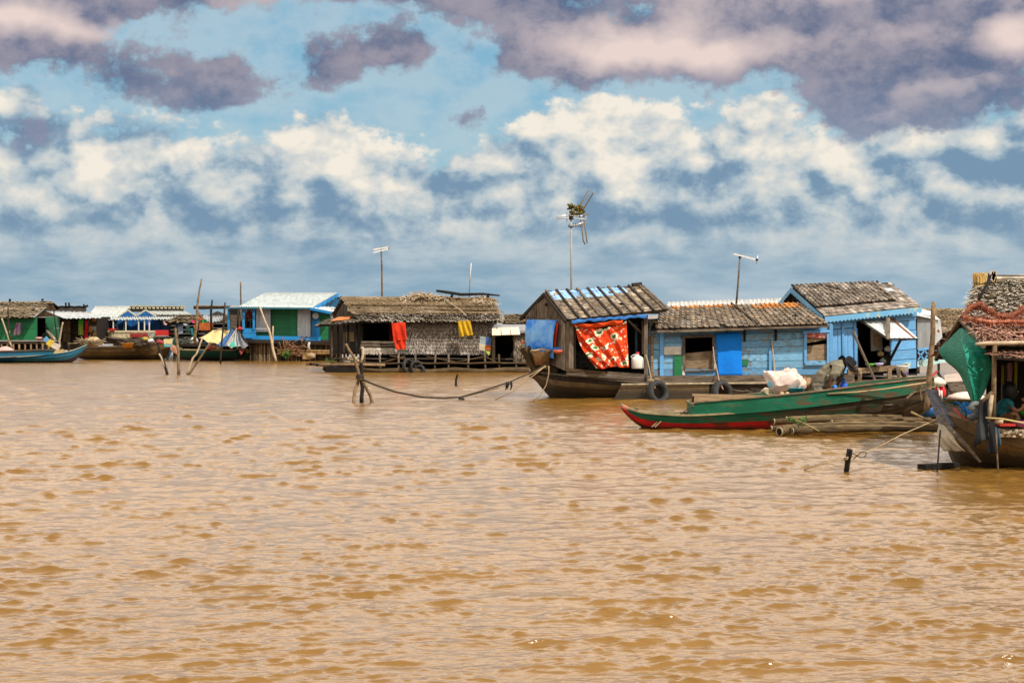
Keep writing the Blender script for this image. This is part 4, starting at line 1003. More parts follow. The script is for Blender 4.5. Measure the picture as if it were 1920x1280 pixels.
    tag(B().beam(P(1027, 690, 44.9), P(1024, 682, 44.9), .3, .14).make('bow_block', W_BROWN), 'wooden block on the bow where the mooring ropes are tied', 'block')
    FL = floral()
    # big printed cloth: gathered at the upper left, hanging to the lower right
    def cf(a, c):
        top = P(1078 + 96 * a, 605 - 3 * a + 5 * math.sin(a * math.pi) ** 2, 44.5 + .3 * a); bot = P(1118 + 61 * a, 690 - 3 * a + 1.5 * math.sin(a * 9), 44.45 + .35 * a)
        left = 1.0 - c
        q = bot.lerp(top, c)
        q.x -= .62 * (1 - a) * math.sin(c * math.pi) * .22; q.z -= .10 * math.sin(a * math.pi) * c
        s_ = a - (1 - c) * .75 * (1 - a * .6); f = math.sin(s_ * 17) * .7 + math.sin(s_ * 31 + 1 + a * 3) * .35
        q.y += .085 * f * (1.15 - .5 * a) * (1.2 - c * .5) - .10
        return q
    tag(B().grid(cf, 70, 50, True, .004).make('curtain', FL), 'orange red cloth printed with cream and green flowers, draped across the open front cabin', 'cloth')
    def cg(a, c): return P(1076 + 92 * a, 612 - 9 * c + 3 * math.sin(a * 5), 44.35 + .3 * a - .05 * math.sin(c * 3) + .02 * math.sin(a * 22))
    tag(B().grid(cg, 40, 6, True, .004).make('cloth_fold', cloth((.72, .08, .012), (.55, .05, .01))), 'plain orange roll of cloth along the top of the flowered curtain', 'cloth')
    b = B()
    for k in range(260):
        a = R.uniform(0, math.pi); r = R.uniform(.3, 1); c = P(1098 + 22 * math.cos(a) * r, 690 - 30 * math.sin(a) * r, 45.0 + R.uniform(-.2, .2)); d = Vector((R.gauss(0, .12), R.gauss(0, .05), R.gauss(0, .08)))
        b.beam(c - d, c + d, .012, .012)
    tag(stuff(b.make('fishing_net', plain((.05, .05, .045), rough=.95))), 'dark heap of fishing net inside the front cabin behind the curtain', 'net')
    j = thing('jerrycan', 'white plastic water jug with a red cap in the cabin doorway', 'jug', P(1195, 690, 44.85))
    B().lathe(P(1195, 691, 44.85), [(.15, 0), (.165, .03), (.165, .22), (.15, .29), (.08, .335), (.045, .35), (.045, .385)], 20).make('jug_body', plain((.72, .69, .60), rough=.35, nz=.12), j)
    B().lathe(P(1195, 663.5, 44.85), [(.05, 0), (.05, .045), (.03, .05)], 12).make('cap', plain((.65, .06, .08)), j)
    B().tube([P(1185, 672, 44.8), P(1183, 668, 44.8), P(1188, 665, 44.8), P(1193, 665, 44.8)], .014, 5).make('handle', WHITEP, j)
    tyre('large worn tyre hanging at the waterline below the left end of the blue cabin', P(1233, 736, 44.15), .25, .115, (.62, -1, .3), 'tyre fenders on the houseboat', RUBBER)
    tyre('tyre partly hidden behind the green boat below the blue tarpaulin', P(1354, 737, 44.15), .25, .115, (.62, -1, .3), 'tyre fenders on the houseboat', RUBBER)
    tag(B().tube([P(u, v, y) for u, v, y in ((1211, 665, 44.7), (1215, 680, 44.6), (1219, 700, 44.45), (1221, 710, 44.2), (1226, 716, 44.1), (1228, 728, 44.0))], .016, 5).make('fender_rope', ROPE), 'pale rope holding the left tyre fender, knotted above it', 'rope', 'ropes of the tyre fenders')
    tag(B().tube([P(u, v, y) for u, v, y in ((1221, 710, 44.2), (1216, 712, 44.15), (1224, 714, 44.15), (1230, 709, 44.15), (1236, 711, 44.1))], .016, 5).make('rope_knot', ROPE), 'loose rope knot above the left tyre fender', 'rope')
    tag(B().tube([P(u, v, y) for u, v, y in ((1337, 650, 45.1), (1339, 672, 45.0), (1344, 692, 44.6), (1348, 712, 44.3), (1352, 722, 44.1), (1356, 730, 44.0))], .014, 5).make('fender_rope', plain((.45, .28, .2))), 'thin reddish rope running from the open window down to the second tyre fender', 'rope')
    # tall antenna
    an = thing('antenna', 'tall television antenna with tangled tubes and a moss-covered head above the front cabin', 'antenna', P(1071, 560, 46.3)); ya = 46.3
    B().tube([P(1071.5, 640, ya), P(1071, 500, ya), P(1070.5, 400, ya)], [.03, .026, .024], 8).make('mast', plain((.35, .33, .28), metal=.3), an)
    AL = plain((.62, .60, .55), rough=.35, metal=.4); DK = plain((.16, .11, .05))
    def loop(pts, m, r=.018, nm='element'): B().tube([P(u, v, ya - .05 + (k % 2) * .02) for k, (u, v) in enumerate(pts)], r, 6).make(nm, m, an)
    loop([(1088, 395), (1087, 386), (1103, 357), (1112, 362), (1094, 392), (1092, 400)], DK)
    loop([(1089, 412), (1094, 452), (1097, 458), (1101, 455), (1095, 412)], DK)
    loop([(1066, 404), (1045, 405), (1044, 407), (1045, 409), (1066, 409)], AL)
    loop([(1068, 404), (1100, 406), (1100, 411), (1068, 409)], AL)
    loop([(1092, 406), (1104, 401)], DK, .02); loop([(1063, 398), (1063, 416)], DK, .008)
    loop([(1068, 424), (1080, 422), (1094, 417)], AL, .022)
    for k in range(5): loop([(1075 + k * 4, 418), (1076 + k * 4, 426)], DK, .012)
    for (u, v, s) in ((1072, 388, .16), (1081, 392, .14), (1088, 390, .16), (1084, 400, .14), (1091, 398, .11), (1074, 398, .12)):
        b = B(); c = P(u, v, ya)
        for k in range(16):
            d = Vector((R.gauss(0, 1), R.gauss(0, 1), R.gauss(0, 1))).normalized() * s * R.uniform(.4, .9); b.beam(c, c + d, .05, .05)
        b.make('moss_clump', plain((.14, .11, .015), nz=.6), an)
    B().box(P(1071, 407, ya), .12, .1, .14).make('clamp', W_SHADE_BLACK, an); B().box(P(1070, 424, ya), .12, .1, .06).make('clamp', W_SHADE_BLACK, an)
    an = thing('antenna', 'small T-shaped antenna on a leaning pole above the long tiled roof', 'antenna', P(1381, 572, 47.4)); ya = 47.4
    B().tube([P(1379, 590, ya), P(1384, 530, ya), P(1387.5, 479, ya)], [.03, .026, .024], 8).make('mast', W_GREY, an)
    B().beam(P(1376, 476, ya - .04), P(1419, 487, ya - .04), .03, .045).make('boom', WHITEP, an)
    B().tube([P(1421, 479, ya), P(1418, 496, ya)], .012, 6).make('element', WHITEP, an)
    B().box(P(1387.5, 480, ya), .07, .09, .1).make('clamp', W_SHADE_BLACK, an); B().box(P(1419, 487, ya - .04), .06, .06, .06).make('clamp', W_SHADE_BLACK, an)
houseboat()

def tin_house():
    t = thing('tin_roofed_house', 'house behind the long tiled roof with only its rusty corrugated roof showing', 'floating house', P(1350, 710, 52))
    pt = Pt(P(1246, 592, 50.5), P(1470, 587, 51), P(1468, 559, 52.6), P(1252, 566, 52.4))
    corr(t, pt, 9, sheet((.50, .50, .46), rust=.42), .012, 6)
    shell(t, P(1252, 640, 51), P(1466, 640, 51.3), (0, 3), .3, 2.15, W_DARK); boards(t, Pt(P(1252, 710, 51), P(1466, 710, 51.3), P(1466, 592, 51.3), P(1252, 596, 51)), 8, TIN_D)
tin_house()

# ================================================================ blue cabin house at right
def blue_house():
    t = thing('blue_floating_house', 'bright blue wooden house with a grey tiled gable roof and an open doorway', 'floating house', P(1630, 735, 46.6))
    fl, fr, frt, flt = P(1553, 702, 46.0), P(1720, 690, 46.9), P(1717, 582, 46.9), P(1551, 596, 46.0)
    w = Pt(fl, fr, frt, flt); door = (.335, -.05, .60, .9)
    boards(t, Pt(w.p(0, 0), w.p(.335, 0), w.p(.335, .78), w.p(0, .78)), 3, SKYBV, vert=True, gap=.04)
    boards(t, w, 1, SKYB2, v_rng=(.79, .93), u_rng=(0, .32), jit=.02); 
    boards(t, Pt(w.p(.70, 0), w.p(1, 0), w.p(1, 1), w.p(.70, 1)), 6, SKYB2)
    b = B(); w.plate(b, .70, 0, 1, 1, -.06, -.03); w.plate(b, 0, 0, .33, 1, -.06, -.03); b.make('wall', W_DARK, t)
    for u in (.012, .165, .30): B().beam(w.p(u, 0, .03), w.p(u, .95, .03), .06, .04).make('post', SKYBV, t)
    B().beam(w.p(0, .95, .02), w.p(1, .95, .02), .1, .14).make('wall_plate', SKYB2, t)
    # window-like patch of grey board in the opening
    f = Pt(w.p(.555, .22, -.35), w.p(.69, .22, -.35), w.p(.69, .72, -.35), w.p(.555, .72, -.35))
    boards(t, f, 2, plain((.33, .28, .22)), vert=True, v_rng=(.25, 1)); b = B(); f.plate(b, .25, .4, .75, .8, .0, .03); b.make('panel_window', W_TAN, t)
    shell(t, fl, fr, (-.9, 2.6), fl.z, 2.1, W_SHADE_BLACK)
    # roof
    E0, E1, R1, R0 = P(1546, 594, 45.7), P(1728, 575, 46.5), P(1670, 532, 48.2), P(1486, 540, 47.3)
    pt = Pt(E0, E1, R1, R0); b = B(); pt.plate(b, 0, 0, 1, 1, -.06, -.02); rf = b.make('roof', W_DARK, t)
    tm = [wood((.34, .27, .21), dark=.3, var=.8, stretch='n'), wood((.25, .20, .16), dark=.3, var=.8, stretch='n'), wood((.42, .35, .28), dark=.35, var=.7, stretch='n')]
    up = Pt(pt.p(0, .27, .06), pt.p(.82, .27, .06), pt.p(.84, 1, .06), pt.p(0, 1, .06)); b = B(); up.plate(b, 0, 0, 1, 1, -.06, -.01); b.make('roof_layer', W_DARK, rf)
    tiles(rf, up, 19, 9, tm, 'ribbed', .035, .1, skip=.01)
    tiles(rf, Pt(pt.p(0, 0), pt.p(1, 0), pt.p(1, .27), pt.p(0, .27)), 24, 3, tm, 'plain', .02, .1)
    tiles(rf, Pt(pt.p(.82, .27), pt.p(1, .27), pt.p(1, 1), pt.p(.84, 1)), 4, 8, tm, 'plain', .02, .15)
    b = B(); pt.plate(b, .86, .66, .93, .78, .02, .035); b.make('roof_patch', plain((.55, .58, .6)), rf)
    for k in range(20): B().beam(pt.p(k / 22, 1.0, .05), pt.p(k / 22 + .002, 1.04, .07), .05, .04).make('ridge_peg', W_DARK, rf)
    pb = Pt(P(1640, 588, 50.4), P(1461, 570, 49.5), R0, R1); b = B(); pb.plate(b, 0, 0, 1, 1, -.05, 0); rb = b.make('roof', W_DARK, t); tiles(rb, pb, 14, 7, tm, 'plain')
    # scalloped barge boards
    bp = paint((.16, .42, .66), wear=(.55, .45, .12), amt=.55, grime=.3, stretch='n', sc=.6)
    def scallop(a, c, drop, n, name, off):
        a, c = Vector(a) + Vector(off), Vector(c) + Vector(off); b = B(); d = c - a
        for k in range(n):
            p, q = a + d * (k / n), a + d * ((k + 1) / n); m = (p + q) / 2
            dz = Vector((0, 0, -drop)); dz2 = Vector((0, 0, -drop * 1.35)); y = Vector((0, .03, 0))
            ring = [p, q, q + dz, m + dz2, p + dz]; b.add([r for r in ring] + [r + y for r in ring], [(4, 3, 2, 1, 0), (5, 6, 7, 8, 9)] + [(i, (i + 1) % 5, 5 + (i + 1) % 5, 5 + i) for i in range(5)])
        b.make(name, bp, t)
    scallop(E0, E1, .13, 26, 'eave_board', (0, -.04, .0)); scallop(R0, E0, .13, 20, 'barge_board', (-.05, -.05, .02)); scallop(P(1461, 570, 49.5), R0, .11, 12, 'barge_board', (-.05, -.05, .02))
    gable(t, P(1470, 600, 49.0), P(1548, 600, 46.2), P(1487, 552, 47.5), 6, W_SHADE_BLACK)
    # hinged awning of tin over the door, with props
    aw = Pt(P(1666, 634, 45.6), P(1721, 634, 46.0), P(1670, 589, 46.75), P(1607, 595, 46.35))
    corr(t, aw, 3, sheet((.62, .64, .62), rust=.22), .012, 4, 'awning_sheet')
    B().beam(aw.p(0, 0, -.03), aw.p(1, 0, -.03), .05, .05).make('awning_rail', W_DARK, t); B().beam(aw.p(0, 0, -.03), aw.p(0, 1, -.03), .03, .03).make('awning_rail', W_GREY, t)
    b = B(); aw.plate(b, .84, 0, .89, 1, .02, .03); b.make('rust_strip', plain((.38, .12, .03), nz=.6), t)
    B().beam(P(1666, 636, 45.5), P(1665, 592, 46.3), .10, .04).make('awning_post', W_GREYV, t)
    B().beam(P(1689, 636, 45.8), P(1664, 684, 46.8), .06, .05).make('awning_prop', W_DARK, t)
    # raft and porch platform
    dk = Vector((0, 0, 0)); zd = P(0, 712, 46.4).z
    slabpart(t, 'raft_deck', [Vector((P(1545, 0, 45.3).x, 45.6, zd)), Vector((P(1725, 0, 46).x, 46.1, zd)), Vector((P(1725, 0, 46).x, 49.5, zd)), Vector((P(1545, 0, 45.3).x, 49.3, zd))], .08, W_GREY)
    for j in range(6):
        p = [Vector((P(1530, 0, 46).x + k * .5, 45.7 + j * .7, .05 + R.uniform(-.03, .03))) for k in range(7)]; B().tube(p, .16, 8).make('float_log', W_DARK, t)
    boards(t, Pt(P(1590, 703, 45.3), P(1702, 692, 45.9), P(1702, 682, 45.9), P(1590, 692, 45.3)), 1, W_TAN, t=.07)
    for (u, a, c) in ((1612, 690, 722), (1598, 700, 730), (1668, 690, 722), (1690, 690, 722)): B().beam(P(u, c, 45.3), P(u, a, 45.4), .1, .08).make('raft_post', W_TAN, t)
    boards(t, Pt(P(1600, 720, 44.9), P(1700, 716, 45.3), P(1700, 712, 46.2), P(1600, 714, 46.0)), 4, W_TAN, t=.04)
    lp = B().beam(P(1599, 621, 45.3), P(1642, 716, 45.0), .11, .04).make('plank', W_GREYV); tag(lp, 'long grey plank leaning against the doorway of the blue house', 'plank')
    bu = thing('bucket', 'white paint bucket with purple print standing on the raft of the blue house', 'bucket', P(1692, 712, 45.6))
    B().lathe(P(1692, 713, 45.6), [(.135, 0), (.165, .36), (.175, .37), (.175, .40), (.155, .40), (.13, .04)], 18).make('bucket_body', plain((.66, .64, .60), rough=.4), bu)
    b = B()
    def lab(a, c): th = -math.pi / 2 + (a - .5) * 1.9; r = .148 + c * .02; q = P(1692, 713, 45.6); return q + Vector((r * math.cos(th), r * math.sin(th), .10 + c * .16))
    for (x0, x1, y0, y1) in ((.05, .45, .2, .35), (.05, .5, .6, .75), (.6, .75, .1, .95), (.82, .95, .3, .9)):
        b.grid(lambda a, c: lab(x0 + (x1 - x0) * a, y0 + (y1 - y0) * c), 5, 1, True, .002)
    b.make('label_print', plain((.10, .06, .30)), bu)
    for (u, v, c, r, l) in ((1664, 706, (.6, .6, .62), .11, 'white bowl on the platform beneath the doorway beam'), (1631, 687, (.1, .4, .03), .12, 'green plastic lid on the doorway beam'), (1648, 686, (.5, .45, .7), .12, 'lilac plastic lid on the doorway beam')):
        lathe_thing('bowl', l, 'bowl', P(u, v, 45.5), [(r * .5, 0), (r, .05), (r * 1.05, .08), (r * .9, .08)], plain(c, rough=.4))
    for k, (u, v, c, l) in enumerate(((1655, 678, (.35, .36, .33), 'metal kettle in the shaded doorway of the blue house'), (1651, 664, (.45, .28, .1), 'tan pot on the shelf in the doorway of the blue house'), (1664, 655, (.5, .45, .4), 'pale cup hanging in the doorway of the blue house'))):
        lathe_thing('pot', l, 'pot', P(u, v + 4, 46.2), [(.06, 0), (.09, .04), (.09, .10), (.045, .13), (.02, .16)], plain(mul(c, .45), rough=.5))
    sh = Pt(P(1650, 690, 46.5), P(1668, 690, 46.5), P(1668, 660, 46.6), P(1650, 672, 46.6)); b = B(); sh.plate(b, 0, 0, 1, 1, -.2, 0)
    tag(b.make('kitchen_shelf', W_SHADE_BLACK), 'dark shelf standing behind the awning prop', 'shelf')
    # grey sheet hanging to the right, railing and pale boat
    s = thing('metal_screen', 'large dented grey metal sheet standing right of the blue house', 'metal sheet', P(1742, 655, 47.6))
    B().slab(P(1722, 656, 47.4), P(1749, 650, 47.6), P(1752, 592, 47.6), P(1716, 588, 47.4), .02).make('sheet', sheet((.30, .31, .31), rust=.1), s)
    B().slab(P(1752, 648, 47.5), P(1767, 632, 47.8), P(1763, 600, 47.8), P(1751, 600, 47.5), .02).make('sheet', sheet((.5, .5, .5), rust=.1), s)
    B().slab(P(1715, 590, 47.2), P(1763, 600, 47.6), P(1745, 583, 48.2), P(1725, 578, 48.0), .02).make('sheet', sheet((.6, .62, .62), rust=.1), s)
    b = B(); b.slab(P(1757, 622, 47.4), P(1762, 624, 47.4), P(1761, 617, 47.4), P(1757, 619, 47.4), .01); b.make('rust_spot', plain((.3, .08, .02)), s)
    b = B(); b.beam(P(1722, 700, 47.6), P(1722, 655, 47.6), .06, .06); b.beam(P(1760, 700, 47.9), P(1760, 640, 47.9), .06, .06); b.make('post', W_GREY, s)
    r = thing('railing', 'low blue railing with crossed bars under the grey metal sheet', 'railing', P(1732, 676, 47.2))
    B().beam(P(1720, 656, 47.1), P(1746, 652, 47.3), .06, .06).make('rail', SKYB2, r)
    B().slab(P(1720, 676, 47.4), P(1746, 672, 47.6), P(1746, 655, 47.6), P(1720, 658, 47.4), .02).make('backing', W_SHADE_BLACK, r)
    for (a, c) in (((1721, 675), (1733, 656)), ((1733, 674), (1745, 656)), ((1721, 660), (1733, 675)), ((1733, 656), (1745, 672))): B().beam(P(*a, 47.0), P(*c, 47.0), .05, .04).make('bar', SKYB2, r)
    B().slab(P(1690, 693, 46.6), P(1790, 676, 48.0), P(1788, 664, 48.0), P(1692, 682, 46.6), .05).make('plank', paint((.42, .62, .60), amt=.2), r, label='pale green board along the water below the railing')
blue_house()
def far_right_house():
    t = thing('thatched_house', 'distant brown thatched roof between the metal sheet and the red netted roof', 'floating house', P(1780, 660, 62))
    thatch(t, Pt(P(1725, 625, 61), P(1850, 625, 61), P(1850, 579, 64), P(1722, 578, 64)), 8, THATCH_B, 90, .12, 1.7, .06, base=W_DARK)
    boards(t, Pt(P(1735, 668, 62), P(1840, 668, 62), P(1840, 624, 62), P(1735, 624, 62)), 4, W_DARK)
    t = thing('thatched_house', 'small dark roof glimpsed between the grey hut and the front cabin of the houseboat', 'floating house', P(965, 640, 76))
    thatch(t, Pt(P(942, 606, 74), P(1010, 606, 74), P(1005, 589, 77), P(948, 589, 77)), 5, THATCH_B, 50, .14, 1.7, .06, base=W_DARK)
    boards(t, Pt(P(942, 664, 75), P(1005, 664, 75), P(1005, 604, 75), P(942, 604, 75)), 4, [W_DARK, W_BROWN])
far_right_house()
SKINM = plain((.16, .07, .035), rough=.55, nz=.15); SKINL = plain((.24, .115, .055), rough=.5, nz=.15)
# ================================================================ long green boat
def green_boat():
    Yc = 33.15; xx = lambda u: (u - 960) / F * Yc
    t = thing('green_boat', 'long narrow wooden boat with peeling green paint and a red lower hull', 'boat', P(1450, 800, Yc))
    G = boat_paint((.010, .155, .080), .05, xx(1150), xx(2300), amt=.62); G2 = boat_paint((.008, .10, .048), .05, xx(1180), xx(1690), wear=(.07, .045, .022), amt=.6)
    RD = boat_paint((.50, .012, .012), .0, xx(1180), xx(1720), wear=(.05, .03, .015), amt=.5); RD2 = boat_paint((.25, .012, .012), .12, xx(1150), xx(1500), wear=(.06, .03, .02), amt=.7)
    low = ST([(1164, .035, 768, 761), (1180, .12, 786, 769), (1205, .24, 804, 775), (1245, .36, 813, 778), (1297, .46, 815, 779), (1400, .55, 816, 772), (1500, .58, 816, 762), (1600, .55, 812, 750), (1680, .42, 798, 741), (1748, .2, 764, 726)], Yc, 32.7)
    hull(t, low, [RD2, RD, RD, G2, G2], n=40, bf=.35, rail=plain((.34, .26, .14), nz=.5), floor=.28, inner=W_BROWN, pw=.7)
    top = ST([(1296, .46, 778, 762), (1302, .47, 778, 754), (1400, .57, 771, 745), (1500, .61, 761, 735), (1600, .58, 749, 723), (1680, .44, 740, 714), (1746, .22, 726, 708)], Yc, 32.7)
    def strip(ns, n=34):
        s = resample(ns, n)
        for side in (1, -1):
            vs = []; fs = []
            for i in range(n + 1):
                x, y, hb, zk, zs = s[i]; a = s[max(0, i - 1)]; c = s[min(n, i + 1)]; d = Vector((c[0] - a[0], c[1] - a[1], 0)).normalized(); lat = Vector((d.y, -d.x, 0)) * side
                for (w, z) in ((hb + .01, zk - .02), (hb + .03, zs), (hb + .005, zs), (hb - .015, zk - .02)): vs.append(Vector((x, y, z)) + lat * w)
            for i in range(n):
                a = 4 * i; c = a + 4
                for k in range(4):
                    k2 = (k + 1) % 4; fs.append((a + k, c + k, c + k2, a + k2) if side > 0 else (a + k, a + k2, c + k2, c + k))
            fs += [(0, 1, 2, 3), (4 * n + 3, 4 * n + 2, 4 * n + 1, 4 * n)]
            B().add(vs, fs).make('washboard', G, t)
            b = B(); pts = [Vector(vs[4 * i + 1]) + Vector((0, 0, .005)) for i in range(n + 1)]
            for p, q in zip(pts[:-1], pts[1:]): b.beam(p, q, .045, .025)
            b.make('washboard_rim', W_TAN, t)
    strip(top)
    # far washboard inside shows its bare plank at the bow end
    B().slab(P(1300, 760, 33.6), P(1440, 748, 33.7), P(1440, 741, 33.7), P(1299, 738, 33.6), .03).make('inner_plank', wood((.33, .22, .12), dark=.6), t)
    B().beam(P(1299, 752, 33.55), P(1300, 740, 32.8), .04, .04).make('crossbar', W_TAN, t)
    b = B(); b.tube([P(1164, 761.5, Yc - .03), P(1172, 764, Yc - .06), P(1181, 769, Yc - .08)], [.03, .05, .03], 8); b.make('bow_tip', plain((.62, .10, .08), rough=.6), t)
    for k in range(6):
        u = 1340 + k * 68; B().beam(P(u, 764 - (u - 1297) * .08, 32.72), P(u + 2, 762 - (u - 1297) * .08, 33.65), .07, .03).make('rib', W_BROWN, t)
    b = B(); b.tube([P(u, v, 32.5) for u, v in ((1552, 738), (1605, 735), (1660, 729), (1744, 716))], .016, 6); b.make('pole', plain((.45, .32, .15)), t)
    b = B(); b.beam(P(1228, 800, 32.85), P(1243, 786, 32.85), .03, .02); b.beam(P(1222, 800, 32.9), P(1237, 787, 32.88), .02, .02); b.make('bow_patch', plain((.35, .27, .14)), t)
    b = B(); b.beam(P(1186, 769, Yc), P(1196, 768, Yc), .05, .05); b.make('cleat', W_BLACK, t)
    b = B(); b.slab(P(1660, 758, 32.6), P(1745, 752, 33.2), P(1745, 750, 33.6), P(1650, 756, 33.2), .02); b.make('stern_board', W_GREY, t)
    for (a, c) in (((1724, 718), (1728, 750)), ((1700, 746), (1730, 722))): B().beam(P(*a, 32.55), P(*c, 32.6), .03, .03).make('stern_stick', W_TAN, t)
    tag(B().tube(sag(P(1301, 747, 33.5), P(1270, 776, 33.1), .08, 10), .011, 5).make('boat_rope', ROPE), 'pale rope drooping from the raised washboard to the low bow of the green boat', 'rope')
green_boat()

def man():
    Y = 33.15; p = lambda u, v, dy=0.0: tuple(P(u, v, Y + dy))
    body = skin('person', SKINM, [
        [(p(1538, 722), .10, .10), (p(1548, 704, 0), .12, .11), (p(1566, 690, 0), .15, .13), (p(1579, 683, 0), .10, .10), (p(1588, 681, 0), .055, .055), (p(1596, 682, 0), .085, .08), (p(1602, 688, 0), .085, .075), (p(1603, 692, 0), .05, .05)],
        [(p(1538, 722), .10, .10), (p(1532, 730, -.11), .06, .06), (p(1543, 757, -.13), .05, .05), (p(1535, 784, -.12), .045, .045), (p(1543, 787, -.14), .035, .03)],
        [(p(1538, 722), .10, .10), (p(1532, 730, .11), .06, .06), (p(1537, 757, .13), .05, .05), (p(1528, 784, .12), .045, .045), (p(1536, 787, .12), .035, .03)],
        [(p(1579, 683, 0), .10, .10), (p(1573, 691, -.18), .06, .06), (p(1562, 707, -.22), .045, .045), (p(1557, 717, -.22), .038, .038), (p(1556, 728, -.2), .03, .03), (p(1557, 734, -.19), .034, .02)],
        [(p(1579, 683, 0), .10, .10), (p(1578, 693, .18), .06, .06), (p(1574, 712, .2), .045, .045), (p(1566, 730, .12), .03, .03), (p(1564, 736, .10), .034, .02)]],
        pos=P(1545, 720, Y))
    body['label'] = 'man in a grey shirt and dark floppy hat bending down over the green boat'; body['category'] = 'person'
    hand = lambda c: [[(tuple(Vector(c) + Vector((0, 0, .03))), .022, .014), (tuple(Vector(c) + Vector((dx * .4, 0, -.01))), .012, .011), (tuple(Vector(c) + Vector((dx, dy, -.045))), .009, .009), (tuple(Vector(c) + Vector((dx * 1.1 + .01, dy, -.075 + l))), .008, .008)] for dx, dy, l in ((-.03, 0, .01), (-.01, -.005, 0), (.012, -.005, 0), (.032, 0, .012))] + [[(tuple(Vector(c) + Vector((0, 0, .03))), .022, .014), (tuple(Vector(c) + Vector((.035, -.01, .01))), .011, .011), (tuple(Vector(c) + Vector((.05, -.015, -.02))), .009, .009)]]
    for c in (p(1557, 735, -.19), p(1564, 737, .10)): skin('hand', SKINM, hand(c), body)
    SH = cloth((.23, .20, .14), (.13, .115, .08), sc=4); 
    skin('shirt', SH, [
        [(p(1533, 730, 0), .16, .165), (p(1538, 719, 0), .18, .175), (p(1543, 707, 0), .185, .17), (p(1556, 694, 0), .205, .175), (p(1568, 686, 0), .20, .16), (p(1580, 682, 0), .13, .115), (p(1586, 681, 0), .085, .08)],
        [(p(1568, 686, 0), .20, .16), (p(1572, 691, -.2), .10, .095), (p(1565, 702, -.24), .085, .08), (p(1559, 711, -.24), .08, .075)],
        [(p(1568, 686, 0), .20, .16), (p(1577, 692, .2), .10, .095), (p(1576, 706, .22), .085, .08), (p(1572, 716, .2), .08, .075)]], body, sub=3, wrinkle=.07)
    b = B()
    for k in range(9):   # loose folds hanging under the chest
        a = P(1552 + k * 2.5, 702 - k * 1.2, Y - .20 + .01 * (k % 3)); b.tube([a, a + Vector((.02, 0, -.07)), a + Vector((-.02, .01, -.13 - .01 * (k % 4)))], [.03, .028, .012], 5)
    b.make('shirt_fold', SH, body)
    skin('trousers', cloth((.19, .165, .12), (.11, .095, .07), sc=4), [
        [(p(1538, 716, 0), .165, .15), (p(1533, 725, 0), .175, .165), (p(1531, 732, -.11), .12, .12), (p(1542, 757, -.13), .09, .09), (p(1535, 778, -.12), .075, .075)],
        [(p(1533, 725, 0), .175, .16), (p(1531, 732, .11), .12, .12), (p(1536, 757, .13), .09, .09), (p(1529, 778, .12), .075, .075)]], body, sub=3, wrinkle=.06)
    HM = cloth((.022, .02, .02), (.012, .012, .012))
    ax = (.62, 0, .62)
    h = B(); c = P(1593, 680, Y); h.lathe(c, [(.20, -.05), (.19, -.035), (.125, .0), (.118, .06), (.095, .10), (.03, .115)], 18, axis=ax); h.make('hat', HM, body)
    def brim(a, cc):
        th = a * 2 * math.pi; r = .10 + .12 * cc; q = Vector((0, 0, 1)).rotation_difference(Vector(ax)); return c + q @ Vector((r * math.cos(th), r * math.sin(th), -.01 - .05 * cc + .035 * cc * math.sin(th * 2 + 1) - .03 * cc * math.sin(3 * th)))
    B().grid(brim, 30, 3, True, .006).make('hat_brim', HM, body)
    # face under the brim
    f = Vector(p(1602, 688, 0)); b = B(); b.lathe(f + Vector((.06, 0, -.05)), [(.018, -.015), (.014, .012), (.004, .02)], 8, axis=(.7, 0, -.6)); b.make('nose', SKINM, body)
    for s in (-1, 1): B().lathe(f + Vector((.055, .035 * s, -.005)), [(.004, -.008), (.013, 0), (.004, .008)], 8, axis=(.8, .3 * s, -.3)).make('eye', plain((.05, .04, .035), rough=.3), body); B().lathe(f + Vector((-.045, .085 * s, .0)), [(.012, -.02), (.022, 0), (.010, .025)], 8).make('ear', SKINM, body)
    B().beam(f + Vector((.035, -.025, -.085)), f + Vector((.035, .025, -.085)), .02, .012).make('mouth', plain((.12, .04, .03)), body)
    B().lathe(f + Vector((-.05, 0, -.01)), [(.05, -.06), (.080, 0), (.05, .04), (.02, .05)], 12, axis=(.6, 0, .6)).make('hair', W_SHADE_BLACK, body)
man()

